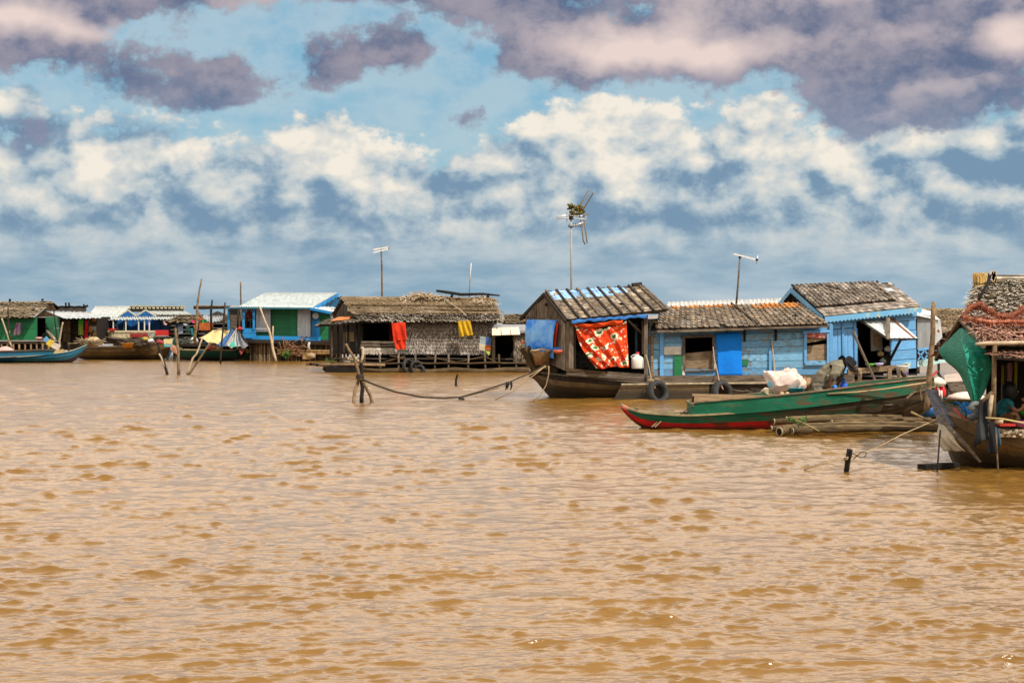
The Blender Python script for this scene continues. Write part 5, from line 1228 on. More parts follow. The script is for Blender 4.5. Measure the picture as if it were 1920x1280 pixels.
def boat_cargo():
    Y = 33.2
    SK = cloth((.74, .62, .55), (.62, .42, .34), sc=3.2)
    t = thing('sack', 'large crumpled white and pink plastic sack lying in the green boat', 'sack', P(1468, 745, Y))
    def fn(a, c):
        th = a * 2 * math.pi; ph = c * math.pi; r = math.sin(ph) ** .7
        x = .36 * r * math.cos(th); y = .27 * r * math.sin(th); z = .20 * math.cos(ph)
        n = math.sin(th * 5 + z * 22) * .028 + math.sin(th * 11 + c * 9) * .016 + math.sin(th * 2 + c * 17) * .03
        q = P(1468, 716, Y) + Vector((x * (1 + n * 2) + z * .1, y * (1 + n), z + n * .9 + .03 * math.sin(x * 9)))
        if x < -.16: q.z += (-x - .16) * .75
        return q
    B().grid(fn, 48, 22, False).make('sack_body', SK, t)
    b = B(); b.tube([P(1438, 702, Y), P(1434, 698, Y - .02), P(1431, 696, Y - .05)], [.05, .035, .015], 6); b.make('sack_corner', SK, t)
    B().slab(P(1440, 722, Y - .27), P(1448, 730, Y - .27), P(1446, 716, Y - .29), P(1441, 714, Y - .29), .01).make('printed_patch', plain((.1, .4, .55)), t)
    def f2(a, c):
        th = a * 2 * math.pi; ph = c * math.pi; r = math.sin(ph); n = math.sin(th * 4 + c * 11) * .02 + math.sin(th * 9 + 2) * .012
        return P(1500, 722, Y) + Vector((.13 * r * math.cos(th) * (1 + 5 * n), .12 * r * math.sin(th), .11 * math.cos(ph) + n))
    tag(B().grid(f2, 28, 14, False).make('cloth_bundle', SK), 'smaller pinkish bundle between the big sack and the bending man', 'bundle')
    tag(B().grid(lambda a, c: f2(a, c) + Vector((.14, .1, .02)), 28, 14, False).make('cloth_bundle', cloth((.42, .26, .14))), 'tan bundle tucked behind the bending man', 'bundle')
    bs = thing('basin', 'teal plastic basin in the green boat right of the sack', 'basin', P(1492, 741, Y - .1))
    B().lathe(P(1492, 741, Y - .15), [(.10, 0), (.155, .13), (.17, .14), (.165, .15), (.145, .14), (.09, .02)], 22).make('basin_body', plain((.03, .28, .33), rough=.35), bs)
    for (u, v, l) in ((1466, 739, 'cut bamboo end, left of two behind the green washboard'), (1476, 739, 'cut bamboo end, right of two behind the green washboard')):
        b = B(); b.lathe(P(u, v, Y - .3), [(.05, 0), (.05, .4), (.035, .4), (.035, .35)], 12, axis=(.2, .9, 0)); tag(b.make('bamboo_end', BAMBOO), l, 'bamboo')
        tag(B().lathe(P(u, v, Y - .32), [(.045, 0), (.045, .012)], 12, axis=(.1, 1, 0)).make('bamboo_cut', plain((.55, .40, .24))), l.replace('cut bamboo end', 'pale sawn face of the bamboo end'), 'bamboo')
    tag(B().tube([P(u, v, Y - .1) for u, v in ((1428, 735), (1436, 729), (1448, 731), (1458, 738), (1450, 741), (1438, 738), (1432, 733), (1444, 734))], .035, 7).make('rope_coil', plain((.52, .42, .28))), 'thick pale rope coil behind the green washboard left of the sack', 'rope')
    jg = thing('jug', 'bright blue plastic jug in front of the bending man', 'jug', P(1582, 732, Y + .1))
    B().lathe(P(1582, 731, Y), [(.06, 0), (.075, .03), (.075, .12), (.04, .17), (.03, .2)], 14).make('jug_body', plain((.03, .14, .62), rough=.35), jg)
    B().lathe(P(1581, 711.5, Y), [(.036, 0), (.036, .03)], 12).make('cap', plain((.03, .10, .45)), jg)
    lathe_thing('container', 'small blue container at the hands of the bending man', 'container', P(1565, 732, Y - .1), [(.04, 0), (.05, .03), (.05, .09), (.02, .11)], plain((.04, .2, .7), rough=.35))
    # low grey canoe beyond
    t = thing('canoe', 'low weathered grey canoe between the houseboat and the green boat', 'boat', P(1480, 748, 38.2))
    hull(t, ST([(1372, .03, 742, 733), (1392, .2, 752, 736), (1430, .35, 757, 738), (1520, .42, 757, 735), (1600, .4, 757, 728), (1650, .3, 757, 722)], 38.6, 38.2), [W_DARK, W_GREY, W_GREY], n=20, rail=W_GREY, floor=.6, inner=W_TAN)
    for k in range(4): B().beam(P(1400 + k * 14, 732, 38.3), P(1412 + k * 15, 741, 39), .09, .04).make('thwart', W_GREY, t)
    tag(B().beam(P(1406, 729, 38.0), P(1432, 733, 38.2), .08, .08).make('wood_block', W_DARK), 'dark block of wood on the bow of the grey canoe', 'wood')
boat_cargo()

# ================================================================ bamboo bundle afloat below the green boat
def logs():
    t0 = [((1447, 803), (1760, 797), 31.35, .055, .045), ((1462, 809), (1500, 804), 30.95, .085, .08), ((1452, 790), (1745, 787), 31.9, .055, .04), ((1487, 808), (1762, 806), 30.75, .055, .045),
          ((1489, 799), (1740, 794), 31.5, .05, .035), ((1475, 785), (1690, 781), 32.15, .045, .03), ((1500, 803), (1720, 802), 31.1, .045, .035), ((1560, 791), (1755, 789), 31.75, .04, .03)]
    lb = ['brown bamboo trunk of the floating bundle with its open end furthest left', 'short thick bamboo piece at the front left of the floating bundle', 'upper bamboo trunk with a hollow left end', 'front bamboo trunk lowest in the floating bundle',
          'pale middle bamboo trunk in the floating bundle', 'rearmost thin bamboo trunk against the green hull', 'slim bamboo resting between the front trunks', 'thin bamboo starting halfway along the bundle']
    for ((a, c, Y, r0, r1), l) in zip(t0, lb):
        p, q = P(*a, Y), P(*c, Y + .3); p.z = max(p.z, .03); q.z = max(.03, q.z)
        t = thing('floating_bamboo', l, 'bamboo', p, 'bamboo trunks floating by the green boat')
        n = 22; pts = []; rr = []
        for k in range(n + 1):
            s = k / n; pts.append(p.lerp(q, s) + Vector((0, 0, R.uniform(-.006, .006) + .03 * math.sin(s * 3)))); rr.append((r0 + (r1 - r0) * s) * (1.10 if k % 4 == 2 else 1.0))
        B().tube(pts, rr, 10).make('stem', wood((.17, .11, .05), dark=.22, stretch='x', stain=.4, var=1.0), t)
        d = (p - q).normalized(); b = B(); b.lathe(p - d * .002, [(r0 * 1.03, 0), (r0 * 1.03, .015), (r0 * .78, .016), (r0 * .76, .006)], 12, axis=d); b.make('cut_rim', plain((.42, .32, .18)), t)
        B().lathe(p + d * .012, [(r0 * .76, 0), (r0 * .7, .003)], 12, axis=d).make('hollow', W_SHADE_BLACK, t)
    b = B()
    for k in range(90):
        c0 = R.choice([(1482, 789), (1495, 792), (1508, 789), (1505, 800)]); c = P(c0[0] + R.gauss(0, 3), c0[1] + R.gauss(0, 1.5), 31.2 + R.uniform(-.2, .2)); d = Vector((R.gauss(0, .04), R.gauss(0, .03), abs(R.gauss(0, .035)))); b.add([c, c + d + Vector((.03, 0, .01)), c + d * 1.5], [(0, 1, 2)])
    tag(stuff(b.make('water_plant', plain((.06, .16, .02)))), 'few green leaves caught on the left end of the bamboo bundle', 'plant')
    tag(B().tube([P(1492, 787, 30.9), P(1512, 796, 30.8), P(1536, 808, 30.7)], [.02, .018, .012], 6).make('twig', BAMBOO), 'thin bent twig slanting across the bamboo bundle', 'stick')
    tag(B().tube([P(1708, 772, 31.0), P(1740, 788, 31.0), P(1755, 796, 31.0)], [.025, .02, .015], 6).make('twig', BAMBOO), 'slanting twig at the right end of the bamboo bundle', 'stick')
    stick('bamboo_post', 'tall upright bamboo post between the green boat and the green net', 'post', [P(1737, 770, 31.5), P(1742, 700, 31.5), P(1748, 640, 31.5), P(1751, 566, 31.5)], .058, .042, W_POLE, wob=.012, n=8)
logs()

# ================================================================ small green boat between
def small_boat():
    t = thing('small_green_boat', 'small green boat with a brown cabin box and red frame behind the right boat', 'boat', P(1760, 790, 35.5))
    G = boat_paint((.01, .18, .09), .1, 4, 14, amt=.2)
    hull(t, ST([(1672, .1, 792, 752), (1700, .4, 796, 755), (1760, .6, 796, 752), (1850, .6, 796, 748), (1950, .5, 796, 744)], 36.2, 35.6), [W_DARK, G, G, G], n=16, rail=W_TAN, floor=.55, inner=W_BROWN)
    boards(t, Pt(P(1771, 747, 36.0), P(1835, 745, 36.0), P(1828, 713, 36.2), P(1771, 716, 36.0)), 2, W_GREY)
    boards(t, Pt(P(1772, 716, 36.0), P(1832, 712, 36.2), P(1820, 695, 37), P(1770, 702, 37)), 3, paint((.5, .38, .30), amt=.3))
    for (a, c) in (((1758, 698), (1790, 746)), ((1808, 716), (1828, 738)), ((1775, 745), (1775, 720))): B().beam(P(*a, 35.8), P(*c, 35.8), .05, .05).make('strut', W_DARK, t)
    B().beam(P(1757, 696, 35.7), P(1735, 716, 35.7), .12, .03).make('red_board', plain((.5, .05, .04)), t)
    b = B(); b.beam(P(1736, 772, 34.8), P(1752, 770, 34.8), .2, .2)
    m = thing('motor', 'blue engine drum at the stern of the small green boat', 'engine', P(1745, 778, 34.8))
    B().tube([P(1733, 772, 34.6), P(1758, 768, 34.8)], .13, 14).make('drum', paint((.01, .10, .28), amt=.2), m); B().tube([P(1729, 773, 34.6), P(1734, 772, 34.6)], .05, 8).make('shaft', W_BROWN, m)
    B().box(P(1740, 756, 34.7), .22, .2, .07).make('cover', plain((.12, .32, .45)), m)
    b = B(); b.lathe(P(1812, 747, 35.4), [(.42, 0), (.36, .06), (.2, .12), (.05, .14)], 16); tag(b.make('white_bundle', cloth((.72, .60, .50), (.6, .46, .36))), 'low white bundle under a cloth in the small green boat', 'bundle')
    f = thing('life_vest', 'red life vest with white straps hanging on the post behind the bow', 'life vest', P(1761, 748, 35.2))
    B().lathe(P(1762, 746, 35.3), [(.06, 0), (.13, .06), (.13, .16), (.08, .24)], 12).make('vest', cloth((.62, .03, .03)), f); B().tube([P(1759, 750, 35.1), P(1762, 735, 35.1), P(1757, 722, 35.2), P(1764, 716, 35.2)], .02, 5).make('strap', WHITEP, f); B().tube([P(1766, 748, 35.1), P(1765, 732, 35.1)], .02, 5).make('strap', WHITEP, f)
    b = B(); b.lathe(P(1759, 722, 35.2), [(.13, 0), (.17, .04), (.14, .10), (.07, .15), (.02, .17)], 12); tag(b.make('white_cloth', cloth((.68, .62, .50), (.4, .36, .28))), 'crumpled white cloth cap above the red life vest', 'cloth')
    stick('stick', 'thin oblique stick standing between the post and the stern of the green boat', 'stick', [P(1738, 745, 34), P(1735, 718, 34)], .02, .015, W_POLE)
    b = B(); b.slab(P(1690, 693, 40), P(1708, 718, 40), P(1703, 718, 40.2), P(1690, 700, 40.2), .03); tag(b.make('plank', W_DARK), 'dark board sloping into the water right of the paint bucket', 'plank')
small_boat()

# ================================================================ right boat with thatch, nets and a woman
def right_boat():
    t = thing('covered_boat', 'brown wooden boat at the right edge with a low thatched shelter under a red net', 'boat', P(1850, 882, 25))
    HB = hull_wood((.18, .105, .035), (.045, .028, .012), .35); HL = hull_wood((.30, .22, .13), (.10, .07, .04), .15)
    hull(t, ST([(1762, .10, 800, 778), (1775, .3, 840, 783), (1795, .52, 884, 790), (1830, .8, 894, 802), (1880, .98, 896, 820), (1940, 1.05, 896, 828), (2120, 1.1, 896, 830), (2400, .9, 894, 822)], 25.1, 24.2), [HB, HB, HB, HB], n=34, bf=.3, rail=W_TAN, floor=.86, inner=W_TAN, pw=.7)
    b = B(); b.slab(P(1765, 808, 24.9), P(1786, 800, 24.7), P(1750, 731, 25.1), P(1735, 729, 25.2), .06); b.make('stem_plank', wood((.20, .20, .24), dark=.4), t)
    b = B(); b.slab(P(1776, 770, 25.4), P(1812, 790, 24.8), P(1806, 762, 25.6), P(1770, 753, 25.7), .05); b.make('bow_board', W_GREY, t)
    B().tube([P(1762, 782, 24.7), P(1790, 812, 24.25), P(1815, 838, 24.1), P(1838, 866, 24.0)], [.03, .035, .03, .02], 7).make('stem_pole', W_GREY, t)
    # shelter roof
    E0, E1, R1, R0 = P(1847, 642, 24.0), P(2180, 646, 24.6), P(2160, 596, 26.0), P(1803, 592, 25.5)
    pt = Pt(E0, E1, R1, R0); RT = leafy((.38, .185, .12), (.62, .37, .27), dark=.35)
    thatch(t, pt, 8, RT, 200, .035, 1.9, .05, base=W_DARK, splay=.5)
    bk = Pt(P(2150, 668, 27), P(1757, 668, 26.8), R0, R1); thatch(t, bk, 6, RT, 120, .05, 1.7, .05, base=W_DARK)
    for (a, c, w, m) in ((R0, E0, .055, W_GREY), (R0, P(1757, 668, 26.7), .05, W_BROWN)): B().beam(a + Vector((-.03, -.05, -.05)), c + Vector((-.03, -.05, -.05)), w, .05).make('rafter', m, t)
    B().beam(P(1810, 606, 25.3), P(1842, 638, 24.3), .05, .04).make('rafter', W_PALE, t)
    B().tube([P(1829, 645, 23.85), P(1850, 643.5, 23.85), P(1950, 642, 23.9), P(2150, 644, 24.2)], [.02, .028, .028, .03], 8).make('eave_pole', W_PALE, t)
    lw = Pt(P(1866, 668, 23.8), P(2100, 686, 24.0), P(2100, 655, 24.6), P(1866, 655, 24.4)); thatch(t, lw, 3, RT, 160, .03, 1.6, .03, base=None, splay=.5); b = B(); lw.plate(b, 0, 0, 1, 1, -.04, -.01); b.make('lower_awning', W_DARK, t)
    NET = leafy((.27, .085, .045), (.42, .17, .10), dark=.5)
    def swag(pts, w, nm='net_swag'):
        P_ = [P(u, v, y) for u, v, y in pts]
        def fn(a, c):
            x = a * (len(P_) - 1); k = min(int(x), len(P_) - 2); f = x - k; q = P_[k].lerp(P_[k + 1], f * f * (3 - 2 * f)); th = c * 2 * math.pi
            return q + Vector((0, -math.cos(th) * .05, math.sin(th) * w * (1 + .3 * math.sin(a * 31 + th * 3) + .2 * math.sin(a * 77))))
        B().grid(fn, 60, 10, True).make(nm, NET, t)
        b = B()
        for k in range(320):
            q = fn(R.random(), R.random()); d = Vector((R.gauss(0, .035), -abs(R.gauss(0, .03)), R.gauss(-.01, .03))); b.add([q, q + d + Vector((.012, 0, .008)), q + d * 1.3], [(0, 1, 2)])
        b.make('net_threads', NET, t)
    swag(((1806, 594, 25.3), (1818, 577, 25.4), (1836, 571, 25.4), (1850, 580, 25.3), (1868, 591, 25.2), (1890, 595, 25.2), (1908, 586, 25.3), (1930, 572, 25.4)), .05)
    swag(((1803, 594, 25.2), (1830, 600, 24.9), (1860, 604, 24.8), (1900, 603, 24.8), (1960, 606, 24.9)), .03)
    # posts, inside walls, floor
    for (u0, v0, u1, v1, y, r, m) in ((1862, 800, 1865, 646, 24.0, .036, W_POLE), (1852, 790, 1860, 740, 24.0, .04, W_PALE), (1838, 757, 1862, 734, 24.0, .03, W_POLE)):
        B().tube([P(u0, v0, y), P(u1, v1, y)], r, 8).make('post', m, t)
    B().tube([P(1848, 783, 23.9), P(1880, 785, 23.9), P(1930, 795, 23.9), P(1980, 803, 23.9)], .014, 6).make('rail', plain((.50, .38, .16)), t)
    slabpart(t, 'floor', [P(1852, 812, 24.1), P(2250, 822, 24.2), P(2250, 812, 26.2), P(1852, 802, 26.2)], .05, W_TAN)
    slabpart(t, 'back_wall', [P(1850, 800, 26.1), P(2250, 810, 26.3), P(2250, 640, 26.3), P(1850, 650, 26.1)], .03, W_SHADE_BLACK)
    slabpart(t, 'side_wall', [P(2250, 822, 24.1), P(2250, 812, 26.3), P(2250, 640, 26.3), P(2250, 650, 24.1)], .03, W_SHADE_BLACK)
    B().tube([P(1866, 789, 23.95), P(1881, 791, 23.9)], .035, 10).make('beam_end', plain((.50, .34, .2)), t)
    # bag of white plastic sheeting under the bow and the rods
    def sk(a, c): 
        return Pt(P(1772, 845, 24.6), P(1815, 845, 24.2), P(1785, 800, 24.4), P(1762, 792, 24.7)).p(a, c, .03 + .06 * math.sin(c * 3.1) + .02 * math.sin(a * 14 + c * 5))
    tag(B().grid(sk, 18, 16, True, .004).make('plastic_sheet', plain((.50, .42, .30), rough=.4, nz=.35)), 'dirty white plastic sheet wrapped under the bow of the covered boat', 'plastic sheet')
    stick('rod', 'thin dark rod standing in the water left of the covered boat bow', 'stick', [P(1757, 886, 24.0), P(1763, 806, 24.4)], .013, .011, W_BLACK)
    stick('rod', 'thin pale rod standing at the hull under the hanging black cloth', 'stick', [P(1872, 890, 23.8), P(1866, 800, 23.9)], .014, .012, W_POLE)
    tag(B().beam(P(1728, 875, 24.2), P(1792, 871, 24.6), .16, .07).make('floating_plank', W_SHADE_BLACK), 'black plank floating in the water at the covered boat bow', 'plank')
    # clothes
    drape('cloth', 'bright blue cloth with red stripes bundled over the bow of the covered boat', 'cloth', P(1790, 762, 24.9), P(1834, 753, 24.4), P(1826, 788, 24.1), P(1803, 772, 24.5), cloth((.02, .16, .40), (.01, .08, .25), sc=9), 2, .04, belly=.08)
    tag(B().tube([P(u, v, 24.1) for u, v in ((1836, 756), (1826, 757), (1819, 763), (1828, 768), (1831, 775), (1822, 783), (1814, 781))], [.03, .05, .055, .05, .06, .055, .03], 8).make('rag', cloth((.16, .17, .17), (.05, .06, .07))), 'grey twisted rag lying on the bright blue cloth', 'cloth')
    tag(B().tube([P(u, v, 24.2) for u, v in ((1788, 765), (1800, 778), (1815, 786))], [.012, .014, .012], 6).make('cord', plain((.5, .05, .05))), 'red cord along the bright blue cloth', 'cord')
    drape('cloth', 'faded black trousers hanging over the side of the covered boat', 'cloth', P(1836, 750, 24.0), P(1849, 748, 24.0), P(1854, 822, 23.85), P(1826, 836, 23.85), cloth((.035, .038, .04), (.012, .013, .015)), 1.2, .05, rag=.02)
    drape('cloth', 'black garment hanging low beside the faded black trousers', 'cloth', P(1853, 790, 23.9), P(1866, 792, 23.9), P(1868, 850, 23.8), P(1853, 850, 23.8), cloth((.012, .012, .014)), .8, .03)
    drape('cloth', 'small dark blue cloth behind the black garment', 'cloth', P(1867, 800, 23.95), P(1873, 802, 23.95), P(1877, 834, 23.9), P(1869, 838, 23.9), cloth((.05, .09, .13)), 1, .02)
    # green net tarpaulin hanging under the gable
    Lc = [P(1822, 752, 24.6), P(1800, 702, 25.4), P(1772, 676, 26.0), P(1761, 656, 26.4), P(1780, 634, 25.9), P(1801, 615, 25.4)]
    Mc = [P(1825, 756, 24.1), P(1820, 722, 23.9), P(1815, 690, 24.0), P(1808, 660, 24.3), P(1804, 638, 24.8), P(1803, 615, 25.3)]
    Rc = [P(1830, 757, 24.3), P(1848, 732, 24.4), P(1858, 692, 24.4), P(1853, 662, 24.3), P(1833, 638, 24.5), P(1805, 614, 25.3)]
    def crv(C_, c):
        x = c * (len(C_) - 1); k = min(int(x), len(C_) - 2); f = x - k
        p0, p1, p2, p3 = C_[max(k - 1, 0)], C_[k], C_[k + 1], C_[min(k + 2, len(C_) - 1)]
        return .5 * (2 * p1 + (p2 - p0) * f + (2 * p0 - 5 * p1 + 4 * p2 - p3) * f * f + (3 * p1 - p0 - 3 * p2 + p3) * f ** 3)
    def gn(a, c):
        A_, M_, C_ = crv(Lc, c), crv(Mc, c), crv(Rc, c); q = A_.lerp(M_, a * 2) if a < .5 else M_.lerp(C_, a * 2 - 1)
        q.y += .02 * math.sin(a * 30 + c * 6) * (1 - c) + .03 * math.sin(c * 14 + a * 5)
        return q
    m, nt, bs = new_mat('green_net', .6, .3); tc = posn(nt); g = noise(nt, scl(nt, tc, 5, 5, 50), 2.0, 4, .6)
    cc = mix(nt, g.ss(.35, .65), (.003, .13, .075), (.03, .38, .25)); nt.links.new(cc.s, bs.inputs['Base Color'])
    tr = nt.nodes.new('ShaderNodeBsdfTranslucent'); nt.links.new(cc.s, tr.inputs[0]); ms = nt.nodes.new('ShaderNodeMixShader'); ms.inputs[0].default_value = .3
    nt.links.new(bs.outputs[0], ms.inputs[1]); nt.links.new(tr.outputs[0], ms.inputs[2]); nt.links.new(ms.outputs[0], nt.nodes['Material Output'].inputs[0]); bump(nt, bs, g, .5, .01)
    tag(B().grid(gn, 40, 50, True, .004).make('net_tarpaulin', m), 'green net tarpaulin hanging like a sail under the front of the thatched shelter', 'tarpaulin')
    # cloth strips and goods inside
    for (u0, u1, v0, v1, c, l, y) in ((1877, 1882, 684, 748, (.42, .25, .02), 'narrow mustard curtain strip left of the pink cloth inside the shelter', 25.4), (1888, 1897, 680, 722, (.45, .22, .20), 'faded pink cloth strip hanging inside the shelter', 25.4), (1901, 1907, 678, 728, (.26, .22, .02), 'olive cloth strip hanging above the woman', 25.3), (1885, 1888, 684, 720, (.25, .2, .02), 'very thin olive strip touching the pink cloth', 25.5)):
        drape('cloth_strip', l, 'cloth', P(u0, v0, y), P(u1, v0, y), P(u1, v1, y), P(u0, v1, y), cloth(c), 1, .02, nu=8)
    b = B(); 
    for k in range(60): b.box(P(1873 + R.random() * 60, 806 + R.random() * 12, 24.2 + R.uniform(-.2, .3)), R.uniform(.02, .07), R.uniform(.02, .06), R.uniform(.01, .04), R.uniform(0, 3))
    tag(stuff(b.make('scraps', plain((.60, .48, .33), nz=.5))), 'pale scraps and shells strewn on the deck edge in front of the woman', 'scraps')
    tag(B().box(P(1886, 796, 24.3), .22, .2, .03).make('red_mat', plain((.5, .03, .02))), 'small red mat on the deck below the woman', 'mat')
    tag(B().lathe(P(1925, 780, 24.7), [(.08, 0), (.16, .06), (.17, .08), (.14, .08)], 16).make('green_bowl', plain((.05, .35, .03), rough=.4)), 'light green bowl at the right edge by the woman', 'bowl')
    tag(B().lathe(P(1922, 799, 24.4), [(.15, 0), (.17, .05), (.16, .08)], 16).make('pink_basin', plain((.35, .08, .16), rough=.4)), 'pink basin at the right edge on the deck', 'basin')
    # woman
    Y = 24.75; p = lambda u, v, dy=0.0: tuple(P(u, v, Y + dy))
    w = skin('person', SKINL, [
        [(p(1881, 792), .13, .11), (p(1879, 775), .12, .10), (p(1884, 758), .12, .10), (p(1890, 750), .07, .07), (p(1893, 744), .045, .045), (p(1896, 737), .075, .08), (p(1897, 730), .08, .085), (p(1895, 724), .05, .05)],
        [(p(1881, 792), .13, .11), (p(1886, 791, -.12), .085, .08), (p(1904, 770, -.14), .06, .06), (p(1909, 800, -.13), .04, .04), (p(1915, 804, -.14), .04, .025), (p(1921, 805, -.14), .03, .015)],
        [(p(1881, 792), .13, .11), (p(1888, 793, .12), .085, .08), (p(1907, 775, .14), .06, .06), (p(1912, 800, .13), .04, .04), (p(1922, 804, .13), .03, .02)],
        [(p(1884, 758), .12, .10), (p(1890, 758, -.15), .045, .045), (p(1906, 771, -.18), .035, .035), (p(1917, 765, -.2), .025, .025), (p(1919, 756, -.2), .028, .018)],
        [(p(1884, 758), .12, .10), (p(1890, 759, .15), .045, .045), (p(1908, 773, .18), .035, .035), (p(1922, 768, .12), .025, .025)]], pos=P(1888, 775, Y))
    w['label'] = 'woman in a teal shirt crouching in the shade of the covered boat'; w['category'] = 'person'
    skin('shirt', cloth((.015, .14, .15), (.01, .09, .10)), [
        [(p(1879, 783), .16, .14), (p(1879, 770), .155, .135), (p(1884, 757), .15, .13), (p(1890, 750), .09, .09)],
        [(p(1884, 757), .15, .13), (p(1891, 758, -.16), .075, .07), (p(1899, 765, -.18), .065, .06)],
        [(p(1884, 757), .15, .13), (p(1891, 759, .16), .075, .07), (p(1899, 766, .18), .065, .06)]], w, sub=2, wrinkle=.03)
    skin('shorts', cloth((.13, .06, .025)), [[(p(1879, 784), .16, .14), (p(1882, 792), .16, .13), (p(1890, 787, -.13), .11, .10), (p(1900, 775, -.14), .08, .08)], [(p(1882, 792), .16, .13), (p(1892, 789, .13), .11, .10), (p(1903, 779, .14), .08, .08)]], w, sub=2)
    HR = plain((.008, .007, .007), rough=.5)
    B().lathe(Vector(p(1892, 733)), [(.03, -.16), (.09, -.10), (.115, 0), (.11, .07), (.06, .13), (.01, .145)], 16, axis=(.1, 0, 1)).make('hair', HR, w)
    f = Vector(p(1897, 734)); B().lathe(f + Vector((.085, 0, 0)), [(.016, -.015), (.013, .01), (.003, .016)], 8, axis=(1, 0, -.2)).make('nose', SKINL, w)
    for s in (-1, 1): B().lathe(f + Vector((.068, .032 * s, .02)), [(.003, -.008), (.012, 0), (.003, .008)], 8, axis=(1, .3 * s, 0)).make('eye', W_SHADE_BLACK, w)
    B().beam(f + Vector((.07, -.02, -.035)), f + Vector((.07, .02, -.035)), .015, .01).make('mouth', plain((.2, .05, .04)), w)
    c = Vector(p(1919, 754, -.2))
    skin('hand', SKINL, [[(tuple(c), .022, .014), (tuple(c + Vector((dx * .5, dy, .03))), .011, .011), (tuple(c + Vector((dx, dy - .01, .06 + l))), .008, .008)] for dx, dy, l in ((-.03, 0, 0), (-.01, -.01, .012), (.012, -.01, .01), (.03, 0, 0), (.045, .01, -.04))], w)
right_boat()

def thatched_houseboat():
    t = thing('thatched_houseboat', 'tall shaggy pale thatched roof rising behind the red netted shelter at the right edge', 'floating house', P(1960, 800, 29))
    pt = Pt(P(1806, 604, 26.9), P(2160, 610, 27.2), P(2130, 528, 28.6), P(1834, 528, 28.4))
    thatch(t, pt, 11, THATCH_L, 330, .035, 2.1, .11, base=W_DARK, rag=.6, splay=.9)
    [(lambda b_: (pt.plate(b_, .1 + k * .05, .93, .148 + k * .05, 1.03 + R.uniform(-.02, .02), .05, .09 + R.uniform(0, .02)), b_.make('ridge_cap', plain((.52, .42, .30), nz=.5, var=.5), t)))(B()) for k in range(18)]
    B().tube([pt.p(.02, .93, .16), pt.p(1, .93, .16)], .015, 6).make('ridge_pole', W_GREY, t)
    sd = Pt(P(1800, 612, 30), P(1806, 604, 26.9), P(1834, 528, 28.4), P(1834, 528, 28.45)); thatch(t, sd, 9, THATCH_L, 60, .05, 1.9, .05, base=None, splay=.1)
    bk = Pt(P(2130, 612, 30.2), P(1800, 612, 30), P(1834, 528, 28.5), P(2130, 528, 28.7)); b = B(); bk.plate(b, 0, 0, 1, 1, -.05, 0); b.make('roof', W_DARK, t)
    boards(t, Pt(P(1850, 770, 27.3), P(2150, 775, 27.5), P(2150, 604, 27.5), P(1850, 602, 27.3)), 8, W_DARK)
    slabpart(t, 'raft_deck', [P(1850, 792, 27.2), P(2150, 797, 27.4), P(2150, 785, 31), P(1850, 785, 31)], .15, W_DARK)
    s = thing('straw_bundle', 'short golden straw bundle tied upright at the left end of the pale thatched ridge', 'bundle', P(1838, 536, 28.2))
    b = B()
    for k in range(110):
        a = R.uniform(0, 6.28); r = .10 * math.sqrt(R.random()); p0 = P(1838, 538, 28.2) + Vector((r * math.cos(a), r * math.sin(a), 0)); p1 = p0 + Vector((r * .3 * math.cos(a), r * .3 * math.sin(a), R.uniform(.15, .24))); b.beam(p0, p1, .02, .014)
    b.make('straw', leafy((.60, .40, .14), (.80, .68, .44), dark=.6), s)
    B().lathe(P(1838, 533, 28.2), [(.108, 0), (.112, .01), (.108, .02)], 16).make('tie', W_SHADE_BLACK, s)
    f = thing('forked_branch', 'black forked branch leaning up across the pale thatched roof', 'branch', P(1833, 566, 26.6))
    B().tube([P(1833, 567, 26.5), P(1845, 543, 26.6), P(1855, 523, 26.8), P(1859, 514, 26.8)], [.022, .024, .022, .012], 7).make('branch', W_BLACK, f)
    for q in ((1853, 512), (1856, 516)): B().tube([P(1855, 524, 26.8), P(*q, 26.8)], [.018, .010], 6).make('twig', W_BLACK, f)
    b = B()
    for k in range(26): p0 = P(1864 + R.uniform(-2, 3), 530, 28.1); b.beam(p0, p0 + Vector((R.gauss(-.01, .03), 0, R.uniform(.08, .2))), .025, .01)
    b.make('ridge_tuft', STRAW, t)
thatched_houseboat()
